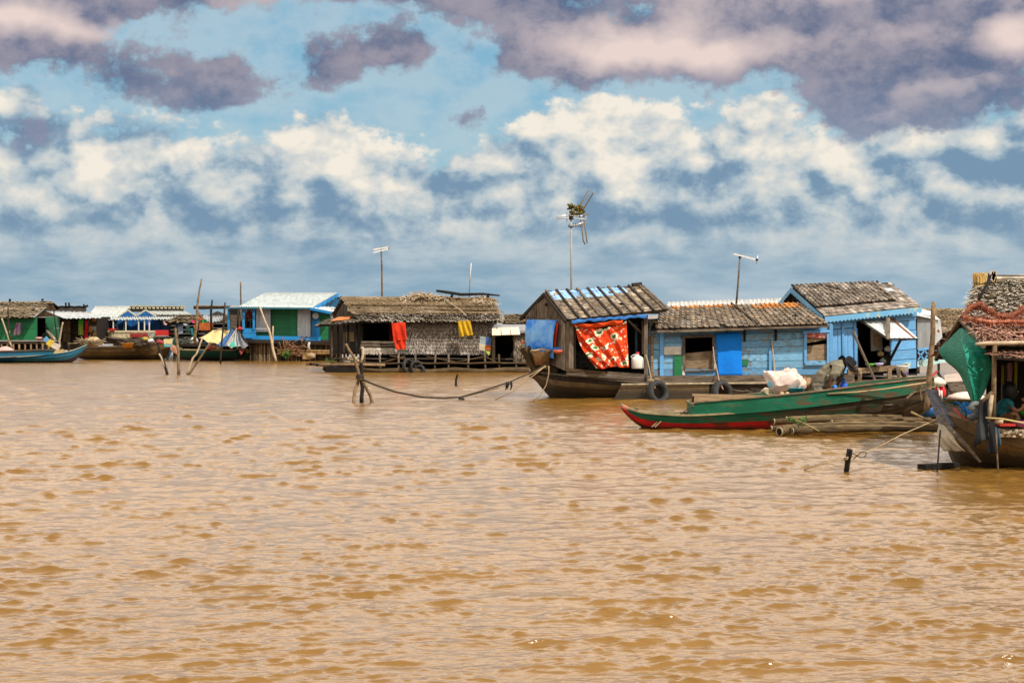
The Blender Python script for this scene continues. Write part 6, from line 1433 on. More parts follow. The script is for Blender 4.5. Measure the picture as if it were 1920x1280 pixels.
# ================================================================ far left row
def green_house():
    Y = 86.0
    t = thing('green_thatched_house', 'green plank house with a brown thatched roof at the left edge', 'floating house', P(40, 668, Y))
    E0, E1, R1, R0 = P(-150, 597, Y - .5), P(60, 595, Y - .5), P(98, 565, Y + 2.6), P(-150, 566, Y + 2.6)
    pt = Pt(E0, E1, R1, R0); thatch(t, pt, 8, leafy((.26, .19, .11), (.50, .40, .29), dark=.35), 170, .13, 1.8, .08, base=W_DARK)
    bk = Pt(P(113, 577, Y + 5.4), P(-150, 577, Y + 5.4), R0, R1); b = B(); bk.plate(b, 0, 0, 1, 1, -.05, 0); b.make('roof', W_DARK, t)
    fw = Pt(P(-140, 638, Y), P(69, 638, Y), P(69, 595, Y), P(-140, 595, Y)); boards(t, fw, 2, GREENP, gap=.02)
    b = B(); fw.plate(b, 0, 0, 1, 1, -.08, -.03); b.make('wall', W_DARK, t)
    sw = Pt(P(69, 638, Y), P(112, 638, Y + 4.6), P(112, 592, Y + 4.6), P(69, 595, Y)); boards(t, Pt(sw.p(.38, 0), sw.p(1, 0), sw.p(1, 1), sw.p(.38, 1)), 2, GREENP, gap=.03); boards(t, sw, 1, GREENP, u_rng=(0, .03))
    slabpart(t, 'back_wall', [P(-140, 638, Y + 4), P(100, 638, Y + 4.6), P(100, 595, Y + 4.6), P(-140, 595, Y + 4)], .05, W_SHADE_BLACK)
    gable(t, P(66, 595, Y - .1), P(113, 592, Y + 4.6), P(98, 568, Y + 2.4), 6, W_BROWN)
    slabpart(t, 'floor', [P(-140, 640, Y - .5), P(72, 640, Y - .5), P(116, 640, Y + 5), P(-140, 640, Y + 5)], .12, W_DARK)
    boards(t, Pt(P(-140, 645, Y - .55), P(90, 645, Y - .3), P(90, 639, Y - .3), P(-140, 639, Y - .55)), 1, W_BROWN)
    for k in range(12): B().tube([P(-30 + k * 11, 668, Y - .5), P(-30 + k * 11, 644, Y - .45)], .05, 6).make('raft_post', W_POLE, t)
    slabpart(t, 'raft_base', [P(-150, 672, Y + .3), P(116, 672, Y + .3), P(116, 642, Y + .3), P(-150, 642, Y + .3)], .1, W_DARK)
    for j in range(3): B().tube([P(-40 + k * 20, 668 - 4 * j, Y - .5 + j * .3) for k in range(9)], .15, 7).make('float_log', BAMBOO, t)
    for (u, l) in ((18, 'short black peg on the thatched roof, left one'), (79, 'short black peg on the thatched ridge, right one')):
        tag(B().tube([P(u, 566, Y + 2.4), P(u + 1, 560, Y + 2.4)], .06, 6).make('peg', W_BLACK), l, 'peg')
    drape('coat', 'brown and purple coat hanging on the green plank wall', 'coat', P(31, 605, Y - .4), P(41, 606, Y - .4), P(38, 627, Y - .4), P(25, 629, Y - .4), cloth((.24, .12, .05), (.13, .07, .14), sc=2), 2, .05)
    lathe_thing('pink_bundle', 'small pink bundle at the foot of the dark doorway', 'bundle', P(73, 636, Y - .4), [(.12, 0), (.2, .05), (.12, .12)], plain((.5, .25, .25)))
    # dark shed beside it
    s = thing('dark_shed', 'dark wooden shed under a thin tin awning between the green and the blue house', 'shed', P(145, 668, Y + 1))
    Y2 = Y + 1.5
    corr(s, Pt(P(120, 597, Y2 - 2), P(192, 596, Y2 - 1), P(170, 585, Y2 + 3), P(86, 583, Y2 - .5)), 4, sheet((.42, .44, .44), rust=.1), .02, 5)
    boards(s, Pt(P(112, 642, Y2), P(150, 642, Y2 + .2), P(150, 596, Y2 + .2), P(112, 596, Y2)), 6, W_DARK, cuts=1)
    boards(s, Pt(P(118, 642, Y2 - .3), P(132, 642, Y2 - .3), P(132, 600, Y2 - .3), P(118, 600, Y2 - .3)), 2, W_BROWN, vert=True)
    boards(s, Pt(P(168, 642, Y2), P(181, 642, Y2), P(181, 596, Y2), P(168, 596, Y2)), 4, W_BROWN)
    shell(s, P(112, 642, Y2), P(181, 642, Y2), (0, 3), P(0, 642, Y2).z, P(0, 594, Y2).z, W_SHADE_BLACK)
    b = B(); b.tube([P(100 + k * 8, 575 + (1 if k % 2 else 0), Y2 + 3.5) for k in range(8)] + [P(165, 573, Y2 + 3.5)], .07, 6); b.make('roof_pole', W_BLACK, s)
    slabpart(s, 'flat_roof', [P(88, 583, Y2 + 2.5), P(158, 584, Y2 + 2.5), P(162, 575, Y2 + 4.5), P(95, 575, Y2 + 4.5)], .2, W_DARK)
    for u in (124, 130, 158): B().tube([P(u, 576, Y2 + 3.3), P(u - 1, 567 + (u == 158) * 3, Y2 + 3.3)], .05, 6).make('peg', W_BLACK, s)
    for k, (u, v0, v1, wd, c, c2, l) in enumerate(((152, 598, 628, 9, (.03, .42, .05), (.25, .3, .05), 'bright green shirt hanging at the opening of the dark shed'), (162, 600, 637, 5, (.68, .02, .03), (.5, .01, .02), 'long red cloth hanging on the post of the dark shed'), (170, 611, 622, 5, (.65, .18, .03), None, 'orange cloth hanging right of the long red cloth'), (177, 596, 602, 7, (.5, .2, .08), None, 'orange bag hung under the tin awning'), (176, 612, 619, 8, (.25, .3, .27), None, 'pale green towel hung at the right side of the dark shed'))):
        drape('garment', l, 'cloth', P(u - wd / 2, v0, Y2 - .6), P(u + wd / 2, v0, Y2 - .6), P(u + wd / 2, v1, Y2 - .6), P(u - wd / 2, v1, Y2 - .6), cloth(c, c2, sc=2), 2, .05, nu=12, nv=10)
    b = B(); b.slab(P(112, 645, Y2 - .5), P(185, 645, Y2 - .5), P(185, 641, Y2 + 1), P(112, 641, Y2 + 1), .3); b.make('raft_deck', W_DARK, s)
    for (pts, r, m, l) in (([(22, 652), (14, 628), (3, 596)], .05, W_PALE, 'pale crooked pole leaning before the green wall, furthest left'), ([(19, 650), (16, 610), (15, 577)], .045, W_DARK, 'thin dark vertical pole crossing the pale crooked one'), ([(15, 652), (18, 620)], .04, W_POLE, 'short brown pole beside the crossing pair'), ([(111, 650), (112, 635), (116, 612), (118, 604)], .05, W_PALE, 'pale bent pole left of the dark shed'), ([(109, 652), (104, 610), (100, 578)], .035, W_DARK, 'thin dark pole leaning before the green door panel'), ([(129, 660), (129, 643)], .06, W_DARK, 'short dark post behind the prow of the blue boat')):
        stick('pole', l, 'pole', [P(u, v, 84.5) for u, v in pts], r, r * .8, m)
green_house()

def blue_house_far():
    Y = 92.0
    t = thing('blue_verandah_house', 'low blue house with white verandah posts, a pale tin roof and two small gables', 'floating house', P(250, 666, Y))
    TB = sheet((.44, .46, .43), rust=.05)
    corr(t, Pt(P(163, 594, Y - .5), P(222, 594, Y - .5), P(246, 574, Y + 3), P(179, 574, Y + 3)), 6, TB, .02, 5)
    corr(t, Pt(P(178, 600, Y - 2), P(346, 598, Y - 2), P(346, 593, Y - .3), P(178, 594, Y - .3)), 14, TB, .03, 5, 'verandah_sheet')
    for (L, A, Rr) in ((222, 240, 256), (255, 273, 293)):
        gable(t, P(L, 594, Y - .35), P(Rr, 594, Y - .35), P(A, 582, Y - .35), 5, DBLUE)
        for e in (L, Rr): B().beam(P(A, 581, Y - .6), P(e, 592.5, Y - .6), .06, .07).make('barge_board', plain((.5, .46, .30)), t)
    corr(t, Pt(P(293, 590, Y - .5), P(360, 590, Y - .5), P(345, 583, Y + 2), P(275, 583, Y + 2)), 6, TB, .03, 5)
    for (u0, v0, u1, v1) in ((245, 575, 347, 576), (276, 590.5, 358, 590)): B().beam(P(u0, v0, Y + 2.6), P(u1, v1, Y + 2.6), .25, .16).make('ridge_beam', plain((.50, .45, .3), nz=.5), t)
    sl = Pt(P(240, 583, Y + 2), P(344, 583, Y + 2), P(344, 575, Y + 2.4), P(244, 575, Y + 2.4)); b = B(); sl.plate(b, 0, 0, 1, 1, -.05, 0); b.make('roof', W_SHADE_BLACK, t)
    for k in range(14): B().beam(sl.p(k / 13.5, .45, .03), sl.p(k / 13.5 + .01, .62, .03), .12, .06).make('rafter_end', plain((.5, .45, .3)), t)
    w = Pt(P(181, 622, Y), P(318, 622, Y), P(318, 598, Y), P(181, 599, Y)); boards(t, w, 8, DBLUE, vert=True, holes=((.36, 0, .42, 1), (.62, .1, .67, 1)))
    b = B(); w.plate(b, 0, 0, 1, 1, -.3, -.2); b.make('wall', W_SHADE_BLACK, t); b = B(); w.plate(b, .62, .2, .67, .9, -.1, -.05); b.make('shutter', plain((.25, .12, .07)), t)
    B().slab(w.p(.08, .1, .03), w.p(.11, .1, .03), w.p(.11, .9, .03), w.p(.08, .9, .03), .02).make('shutter', plain((.3, .2, .12)), t)
    for u in (190, 212.5, 236, 260, 271, 280): B().beam(P(u, 634, Y - 1.9), P(u, 599, Y - 1.9), .055, .055).make('verandah_post', plain((.60, .60, .55)), t)
    b = B()
    for k in range(56): b.beam(P(182.5 + k * 1.95, 632, Y - 2), P(182.5 + k * 1.95, 621, Y - 2), .04, .03)
    b.make('railing', plain((.55, .46, .26)), t); 
    for v in (621, 632): B().beam(P(182, v, Y - 2.03), P(291, v, Y - 2.03), .08, .08).make('rail', plain((.58, .50, .30)), t)
    slabpart(t, 'deck', [P(178, 634, Y - 2.3), P(345, 634, Y - 2.3), P(345, 630, Y + 3), P(178, 630, Y + 3)], .2, W_BROWN)
    for k in range(13): B().tube([P(184 + k * 13, 668, Y - 2), P(184 + k * 13, 634, Y - 2)], .07, 6).make('raft_post', W_DARK, t)
    RC = plain((.52, .025, .02), rough=.5)
    for (u0, v0, u1, v1, l, c) in ((291, 629, 321, 619, 'long bright red tub on the verandah deck, larger of two', RC), (243, 632, 276, 625.5, 'dark red flat tub in front of the cream railing', plain((.28, .02, .02))), (203, 620, 212, 616, 'small red table behind the cream railing', RC)):
        b = B(); yy = Y - 2.6; b.slab(P(u0 + 1, v0, yy), P(u1 - 1, v0, yy), P(u1, v1, yy), P(u0, v1, yy), .8); tag(b.make('red_tub', c), l, 'tub')
    b = B(); b.slab(P(277, 630, Y - 2.8), P(289, 630, Y - 2.8), P(288, 625, Y - 2.8), P(278, 624, Y - 2.8), .5); tag(b.make('grey_crate', plain((.34, .34, .28))), 'grey crate between the two red tubs', 'crate')
    drape('white_curtain', 'white curtain tied beside the open blue doorway', 'curtain', P(233, 599, Y - .4), P(237, 599, Y - .4), P(237, 620, Y - .4), P(231, 620, Y - .4), cloth((.6, .6, .58)), 1, .03, nu=8, nv=8)
    stick('pole', 'thin pale stick standing before the blue wall', 'pole', [P(221, 620, Y - 1), P(219, 604, Y - 1)], .05, .04, W_PALE)
    drape('cloth', 'pinkish white cloth hanging at the end of the blue verandah', 'cloth', P(307, 603, Y - 2), P(314, 606, Y - 2), P(312, 610, Y - 2), P(306, 608, Y - 2), cloth((.6, .4, .35)), 1, .03, nu=6, nv=6)
blue_house_far()

def clutter_hut():
    Y = 86.0
    t = thing('small_thatched_hut', 'small dark hut with drooping brown thatch between the blue verandah and the red stall', 'hut', P(345, 660, Y))
    thatch(t, Pt(P(309, 604, Y - .5), P(385, 606, Y), P(378, 590, Y + 2), P(336, 591, Y + 2)), 5, THATCH_B, 60, .13, 1.9, .09, base=W_DARK)
    boards(t, Pt(P(316, 640, Y + 1), P(390, 640, Y + 1), P(390, 603, Y + 1), P(316, 603, Y + 1)), 5, [W_DARK, W_SHADE_BLACK], cuts=1)
    boards(t, Pt(P(333, 625, Y), P(343, 625, Y), P(343, 604, Y), P(333, 604, Y)), 3, plain((.30, .36, .46)), vert=True)
    slabpart(t, 'blue_panel', [P(329, 612, Y - .1), P(333, 612, Y - .1), P(333, 603, Y - .1), P(329, 603, Y - .1)], .03, DBLUE)
    slabpart(t, 'deck', [P(310, 642, Y - 1), P(470, 642, Y - 1), P(470, 638, Y + 3), P(310, 638, Y + 3)], .2, W_DARK)
    for k in range(12): B().tube([P(316 + k * 12, 668, Y - .8), P(316 + k * 12, 641, Y - .8)], .06, 6).make('raft_post', W_DARK, t)
    s = thing('market_stall', 'dark stall roofed with old tin and poles behind the yellow tarpaulin', 'stall', P(410, 660, Y + 2))
    corr(s, Pt(P(378, 604, Y + 1), P(436, 602, Y + 1), P(428, 591, Y + 3), P(383, 592, Y + 3)), 5, sheet((.34, .36, .37), rust=.4), .03, 4)
    thatch(s, Pt(P(412, 604, Y + .4), P(462, 600, Y + .4), P(455, 588, Y + 2.4), P(425, 590, Y + 2.4)), 4, THATCH_B, 40, .13, 1.8, .07, base=W_DARK)
    boards(s, Pt(P(385, 640, Y + 2.2), P(470, 640, Y + 2.2), P(470, 598, Y + 2.2), P(385, 598, Y + 2.2)), 5, W_SHADE_BLACK)
    for j in range(3):
        B().tube([P(363 + k * 17, 574.5 + j * 1.8 + R.uniform(-.8, .8), Y + .5 + j * .6) for k in range(7)], .045, 6).make('platform_pole', W_DARK if j else W_POLE, s)
    gable(s, P(388, 592, Y + 3), P(430, 592, Y + 3), P(408, 583, Y + 3), 4, W_DARKV)
    for (u, v0, v1) in ((370, 578, 650), (395, 578, 650), (421, 578, 650), (427, 600, 640)): B().tube([P(u, v1, Y + .3), P(u, v0, Y + .3)], .045, 6).make('post', W_DARK, s)
    B().tube([P(372, 585, Y), P(392, 616, Y)], .05, 6).make('brace', W_GREY, s)
    j = plain((.46, .11, .02), nz=.3)
    tag(B().slab(P(373, 619, Y - .4), P(393, 619, Y - .4), P(393, 605, Y - .4), P(374, 605, Y - .4), 1.0).make('orange_crate', j), 'big orange crate in the stall behind the yellow tarpaulin', 'crate')
    for k, (u, v, w_, h_, c, l) in enumerate(((362, 603, 7, 5, (.6, .06, .15), 'pink bag hanging under the small thatched roof edge'), (374, 598, 6, 4, (.65, .08, .03), 'red bag hung beside the pink bag'), (384, 602, 9, 5, (.03, .25, .10), 'green bag above the orange crate'), (360, 622, 6, 14, (.02, .14, .13), 'dark teal cloth in the small hut'), (352, 618, 7, 12, (.03, .07, .06), 'very dark green cloth left of the teal one'), (366, 612, 5, 7, (.35, .1, .05), 'rust coloured cloth right of the teal one'), (348, 608, 9, 3, (.3, .36, .38), 'light grey awning cloth over the hut opening'), (379, 608, 3, 4, (.7, .3, .04), 'small orange bag by the tall crooked pole'))):
        drape('hanging_bag', l, 'bag', P(u - w_ / 2, v - h_ / 2, Y - .7), P(u + w_ / 2, v - h_ / 2, Y - .7), P(u + w_ / 2, v + h_ / 2, Y - .7), P(u - w_ / 2, v + h_ / 2, Y - .7), cloth(c, sc=2), 1, .05, nu=8, nv=8)
    wc = thing('white_bag', 'white bag with a yellow spot left of the yellow tarpaulin', 'bag', P(364, 644, 84))
    B().lathe(P(364, 644, 84), [(.18, 0), (.22, .08), (.18, .22), (.08, .32), (.04, .34)], 14).make('bag_body', plain((.68, .66, .62)), wc); B().lathe(P(366.5, 640, 83.76), [(.07, 0), (.07, .02)], 10, axis=(0, -1, 0)).make('yellow_spot', plain((.75, .42, .02)), wc)
    g = 'tall stakes among the far boats'
    stick('tall_stake', 'tallest crooked stake with its tip high against the sky, left of the yellow tarpaulin', 'stake', [P(364, 640, 82), P(370, 600, 82), P(370, 575, 82), P(372, 555, 82), P(378, 523, 82)], .075, .035, W_POLE, g, .015)
    stick('tall_stake', 'thick dark stake with a second twig, next right of the tallest one', 'stake', [P(397, 620, 83), P(396, 590, 83), P(398, 562, 83)], .06, .04, W_DARK, g, .015)
    stick('tall_stake', 'thin dark stake standing in front of the yellow tarpaulin in the water', 'stake', [P(413, 682, 77), P(416, 640, 77), P(422, 567, 77)], .045, .035, W_DARK, g, .01)
    stick('tall_stake', 'thin pale stake rising above the left end of the white tin roof', 'stake', [P(451.5, 600, 88), P(451.5, 560, 88), P(451, 528, 88)], .05, .035, W_POLE, g, .01)
    stick('tall_stake', 'long pale bent stake leaning across the green wall of the turquoise house', 'stake', [P(517, 677, 78), P(510, 645, 78), P(506, 623, 78), P(496, 600, 78), P(487, 574, 78)], .06, .04, W_PALE, g, .01)
    stick('tall_stake', 'short stick right of the long bent stake', 'stake', [P(511, 650, 79), P(512, 611, 79)], .045, .035, W_PALE, g, .01)
clutter_hut()

def turquoise_house():
    Y = 82.0
    t = thing('turquoise_house', 'turquoise and green house with a white tin roof and grey sheets over its windows', 'floating house', P(540, 672, Y))
    E0, E1, R1, R0 = P(447, 575, Y - .8), P(584, 577, Y - .8), P(632, 549, Y + 2.6), P(497, 549, Y + 2.6)
    pt = Pt(E0, E1, R1, R0); corr(t, pt, 10, sheet((.40, .44, .43), rust=.0), .025, 6)
    b = B(); pt.plate(b, 0, 0, 1, 1, -.05, -.03); b.make('roof', W_DARK, t)
    bk = Pt(P(645, 572, Y + 5.5), P(460, 572, Y + 5.5), R0, R1); b = B(); bk.plate(b, 0, 0, 1, 1, -.05, 0); b.make('roof', TIN, t)
    B().beam(P(423, 577, Y - .9), P(584, 578, Y - .9), .10, .07).make('eave_board', paint((.03, .15, .22), amt=.2), t)
    corr(t, Pt(P(424, 579, Y - 1), P(460, 576, Y - .8), P(460, 572, Y + 1), P(436, 573, Y + 1)), 2, TIN_D, .02, 5)
    gable(t, P(586, 578, Y - .6), P(648, 576, Y + 5), P(632, 551, Y + 2.5), 6, TURQ)
    for k in range(12):
        a = E1.lerp(R1, k / 12); c = E1.lerp(R1, (k + 1) / 12); B().beam(a + Vector((.05, 0, -.08)), c + Vector((.05, 0, -.08)), .05, .14).make('barge_board', TURQ, t) if k % 2 == 0 else B().beam(a + Vector((.05, 0, -.10)), c + Vector((.05, 0, -.10)), .05, .18).make('barge_board', TURQ, t)
    corr(t, Pt(P(582, 577, Y - 1), P(622, 585, Y - 1), P(640, 577, Y + 1), P(592, 573, Y + 1)), 3, sheet((.55, .57, .55), rust=.1), .02, 5)
    B().beam(P(582, 578.5, Y - 1.05), P(622, 586.5, Y - 1.05), .1, .12).make('eave_board', TURQ, t)
    w = Pt(P(480, 631, Y), P(560, 631, Y), P(560, 578, Y), P(480, 578, Y)); boards(t, w, 9, GREENP, u_rng=(0, .82), gap=.05); boards(t, w, 4, paint((.012, .20, .07), amt=.05), u_rng=(.82, 1), gap=.02)
    def sh(name, u0, v0, u1, v1, y, m): return slabpart(t, name, [P(u0, v1, y), P(u1, v1, y), P(u1, v0, y), P(u0, v0, y)], .05, m)
    GS = sheet((.40, .42, .44), rust=.0)
    sh('wall', 480, 578, 640, 632, Y + .15, W_DARK)
    sh('window_sheet', 480, 578, 507, 622, Y - .25, GS); sh('window_sheet', 558, 580, 582, 636, Y - .25, GS); sh('window_sheet', 619, 590, 637, 645, Y - .1, GS)
    boards(t, Pt(P(583, 632, Y), P(600, 632, Y), P(600, 580, Y), P(583, 580, Y)), 2, TURQ, vert=True); sh('beam', 584, 580, 622, 589, Y - .1, TURQ)
    boards(t, Pt(P(600, 637, Y), P(620, 637, Y), P(620, 588, Y), P(600, 588, Y)), 5, GREENP)
    for (u, v0) in ((429, 578), (457, 578), (476, 578)): B().beam(P(u, 618, Y - .6), P(u, v0, Y - .6), .10, .10).make('porch_post', TURQ, t)
    boards(t, Pt(P(455, 634, Y - .6), P(480, 634, Y - .6), P(480, 615, Y - .6), P(455, 615, Y - .6)), 2, TURQ)
    B().beam(P(455, 632, Y - .3), P(601, 635, Y - .3), .16, .18).make('sill_beam', TURQ, t)
    lathe_thing('basin', 'round white basin hanging on the turquoise wall', 'basin', P(592, 592, Y - .25), [(.14, 0), (.15, .05), (.10, .06)], plain((.55, .55, .50)), axis=(0, -1, 0))
    sh('back_wall', 430, 576, 640, 634, Y + 4.5, W_SHADE_BLACK)
    boards(t, Pt(P(432, 618, Y + 3), P(455, 618, Y + 3), P(455, 590, Y + 3), P(432, 590, Y + 3)), 3, W_GREY)
    for (u, c) in ((445, W_DARK), (452, W_GREY), (464, W_DARK), (470, W_GREY)): B().tube([P(u, 618, Y + 1.5), P(u + R.uniform(-3, 3), 580, Y + 1.5)], .05, 6).make('inner_post', c, t)
    drape('red_cloth', 'red cloth hanging in the porch of the turquoise house', 'cloth', P(462, 584, Y), P(472, 584, Y), P(472, 596, Y), P(464, 596, Y), cloth((.25, .03, .02)), 1, .04, nu=8, nv=8)
    # raft: slats and logs
    slabpart(t, 'raft_deck', [P(440, 636, Y - .9), P(642, 640, Y - .9), P(642, 636, Y + 5), P(440, 633, Y + 5)], .15, W_DARK)
    rf = Pt(P(468, 679, Y - .6), P(640, 679, Y - .6), P(640, 641, Y - .6), P(468, 638, Y - .6)); boards(t, rf, 58, [W_BROWN, W_DARK, W_BROWN, wood((.24, .16, .08), stretch='z')], vert=True, gap=.3, jit=.05, name='raft_slat')
    b = B(); rf.plate(b, 0, 0, 1, 1, -.4, -.15); b.make('raft_base', W_SHADE_BLACK, t)
    for v in (644, 658, 662): B().tube([P(520 + 20 * k, v + R.uniform(-.6, .6), Y - .75) for k in range(7)], .08, 6).make('raft_pole', plain((.26, .15, .05), nz=.5) if v != 644 else W_GREY, t)
    b = B()
    for k in range(60):
        a = P(545 + R.gauss(0, 12), 656 + R.gauss(0, 5), Y - 1.2 + R.uniform(-.3, .3)); b.tube([a, a + Vector((R.gauss(0, .3), R.gauss(0, .1), R.gauss(.1, .25)))], .018, 4)
    tag(stuff(b.make('brushwood', plain((.22, .10, .05)))), 'reddish brown brushwood piled at the raft of the turquoise house', 'brushwood')
    b = B(); b.slab(P(567, 673, Y - 1.3), P(582, 673, Y - 1.3), P(580, 661, Y - 1.3), P(568, 661, Y - 1.3), .3); tag(b.make('wooden_box', plain((.32, .19, .07), nz=.4)), 'small wooden box at the waterline under the turquoise house', 'box')
    lathe_thing('barrel', 'rounded tan barrel lying beside the small wooden box', 'barrel', P(583, 667, Y - 1.2), [(.1, -.2), (.16, 0), (.1, .2)], plain((.34, .24, .13), nz=.4), axis=(1, .3, 0))
    for (pts, l) in (([(580, 641), (578, 649), (580, 655)], 'white rag hanging on the raft slats'), ([(634, 670), (633, 662)], 'pale round float at the raft corner')):
        tag(B().tube([P(u, v, Y - 1) for u, v in pts], .06, 6).make('rag' if 'rag' in l else 'float', plain((.5, .46, .4))), l, 'rag' if 'rag' in l else 'float')
    b = B(); b.tube([P(575, 632, Y - 1), P(566, 633, Y - 1), P(572, 637, Y - 1), P(566, 648, Y - 1.2)], [.04, .06, .05, .03], 6); tag(b.make('driftwood', W_BLACK), 'dark piece of driftwood on the deck edge below the right grey sheet', 'wood')
    b = B()
    for k in range(40): a = P(536 + R.gauss(0, 3), 668 + R.gauss(0, 1.5), Y - 1.6); d = Vector((R.gauss(0, .08), 0, abs(R.gauss(0, .15)))); b.add([a, a + Vector((.05, 0, .03)), a + d], [(0, 1, 2)])
    tag(stuff(b.make('water_plant', plain((.06, .16, .02)))), 'small tuft of green water plants at the foot of the brushwood', 'plant')
    b = B(); q = Pt(P(618, 660, Y + .2), P(640, 660, Y + .2), P(640, 640, Y + .2), P(616, 638, Y + .2)); q.plate(b, 0, 0, 1, 1, -.1, 0); b.make('net_panel', plain((.07, .06, .05)), t)
turquoise_house()

def far_boats():
    BW = hull_wood((.15, .09, .03), (.04, .026, .012), .3)
    def add(lb, st, Y, mats, rail, n=24, floor=.7):
        t = thing('wooden_boat', lb, 'boat', P(st[len(st) // 2][0], 672, Y)); hull(t, ST(st, Y + .7, Y), mats, n=n, bf=.5, rail=rail, floor=floor, inner=W_BROWN); return t
    BL = paint((.012, .13, .23), wear=(.10, .08, .06), amt=.4, grime=.6); BD = paint((.012, .10, .14), wear=(.10, .05, .03), amt=.5, grime=.6)
    t = add('long blue wooden boat at the left edge with a raised blue washboard', [(-120, .8, 682, 672), (0, .9, 683, 671), (60, .8, 683, 668), (100, .6, 683, 664), (130, .4, 681, 660), (150, .15, 668, 653), (162, .04, 655, 647)], 78.2, [W_DARK, BD, BL], plain((.30, .32, .25)))
    wb = Pt(P(-120, 673, 77.3), P(98, 665, 77.5), P(104, 655, 77.5), P(-120, 662, 77.3)); boards(t, wb, 1, BL, t=.06); B().beam(wb.d, wb.c, .1, .06).make('gunwale', W_GREY, t)
    def mound(a, c): return P(-14 + 48 * a, 662 - 13 * math.sin(a * math.pi) * math.sin(c * math.pi / 2) ** .6, 77.6 + 1.2 * c + .05 * math.sin(a * 25))
    tag(B().grid(mound, 26, 10, True).make('pink_sack', cloth((.62, .36, .31), (.5, .3, .26))), 'pink sack mounded over the blue boat at the left edge', 'sack')
    t = add('long unpainted brown wooden boat lying before the blue verandah house', [(150, .5, 672, 655), (175, .8, 675, 651), (230, 1.0, 675, 650), (280, 1.0, 675, 647), (305, .7, 674, 643), (320, .3, 660, 637), (330, .06, 645, 632)], 83.5, [BW, BW, BW], W_GREY)
    pr = Pt(P(306, 650, 83.2), P(322, 650, 83.6), P(329, 634, 83.8), P(305, 636, 83.2)); b = B(); pr.plate(b, 0, .35, .9, 1, .05, .08); b.make('prow_board', plain((.55, .45, .22)), t); b = B(); pr.plate(b, 0, 0, .9, .3, .05, .08); b.make('prow_board', plain((.10, .35, .40)), t); B().beam(P(329, 633, 83.6), P(318, 664, 83.4), .12, .08).make('stem', BD, t)
    t = add('small grey boat moored behind the long brown boat', [(200, .3, 648, 632), (215, .6, 650, 634), (240, .6, 650, 637), (262, .4, 650, 640)], 86, [W_GREY, W_DARK], W_GREY, 14)
    GB = paint((.01, .075, .045), wear=(.08, .05, .03), amt=.35, grime=.6)
    t = add('dark green wooden boat carrying the tarpaulin shelter', [(321, .05, 655, 646), (330, .3, 668, 651), (345, .6, 675, 656), (400, .8, 676, 657), (440, .7, 676, 657), (456, .3, 670, 651), (461, .06, 662, 647)], 81.6, [W_DARK, GB, GB], plain((.30, .22, .10)))
    b = B(); b.slab(P(319, 655, 81.5), P(332, 665, 81.4), P(328, 651, 81.4), P(320, 647, 81.5), .1); b.make('prow_board', plain((.55, .25, .16)), t)
    b = B(); b.slab(P(452, 665, 81.3), P(461, 655, 81.5), P(461, 647, 81.5), P(448, 655, 81.3), .1); b.make('prow_board', plain((.22, .04, .04)), t)
    YB = paint((.40, .24, .03), wear=(.15, .1, .05), amt=.3)
    t = add('short yellow and green boat right of the tarpaulin shelter', [(446, .3, 674, 653), (465, .6, 675, 655), (485, .5, 675, 656), (496, .2, 672, 655), (500, .06, 664, 655)], 84.6, [GB, GB, YB], YB, 14)
    B().beam(P(496, 656, 84.0), P(492, 672, 84.0), .14, .1).make('stem', plain((.55, .45, .26)), t)
    t = add('narrow dark boat behind the tarpaulin shelter', [(330, .3, 656, 644), (380, .5, 660, 646), (440, .5, 660, 646), (520, .4, 662, 653), (560, .1, 660, 654)], 86.5, [W_DARK, W_BROWN], W_POLE, 16)
    # tarpaulin shelter
    s = thing('tarpaulin_shelter', 'tent of yellow, blue and silver tarpaulins pitched on the dark green boat', 'tent', P(420, 650, 83))
    def tp(A_, n, m, nm, amp=.05):
        pt = Pt(*A_); B().grid(lambda a, c: pt.p(a, c, amp * math.sin(a * 9 + c * 4) - .1 * math.sin(c * math.pi)), 18, 14, True, .01).make(nm, m, s)
    tp((P(373, 634, 80.5), P(408, 646, 80.3), P(432, 617, 81.7), P(399, 617, 81.9)), 1, cloth((.62, .46, .22), (.55, .38, .16)), 'yellow_sheet')
    tp((P(406, 648, 80.3), P(423, 650, 80.2), P(444, 615, 81.7), P(430, 617, 81.7)), 1, cloth((.05, .12, .26), (.03, .08, .18)), 'blue_sheet')
    sv = sheet((.42, .44, .44), rust=.0)
    tp((P(422, 650, 80.1), P(445, 651, 80.1), P(446, 616, 81.5), P(441, 616, 81.5)), 1, sv, 'silver_sheet', .08); tp((P(445, 651, 80.1), P(468, 650, 80.5), P(448, 617, 81.6), P(445, 616, 81.5)), 1, sheet((.26, .27, .27), rust=0), 'silver_sheet', .08)
    b = B(); b.slab(P(430, 649, 79.9), P(442, 650, 79.9), P(440, 642, 80.1), P(434, 640, 80.1), .02); b.make('green_sheet', cloth((.06, .34, .24)), s)
    for (a, c) in (((425, 646), (443, 618)), ((466, 648), (447, 617))): B().tube([P(*a, 79.9), P(*c, 81.4)], .035, 6).make('tent_pole', W_PALE if a[0] == 425 else W_DARK, s)
    tag(B().lathe(P(450, 618, 81.4), [(.14, 0), (.13, .08), (.05, .14)], 12).make('red_cloth', cloth((.6, .03, .02))), 'small red cloth on top of the silver tarpaulin', 'cloth')
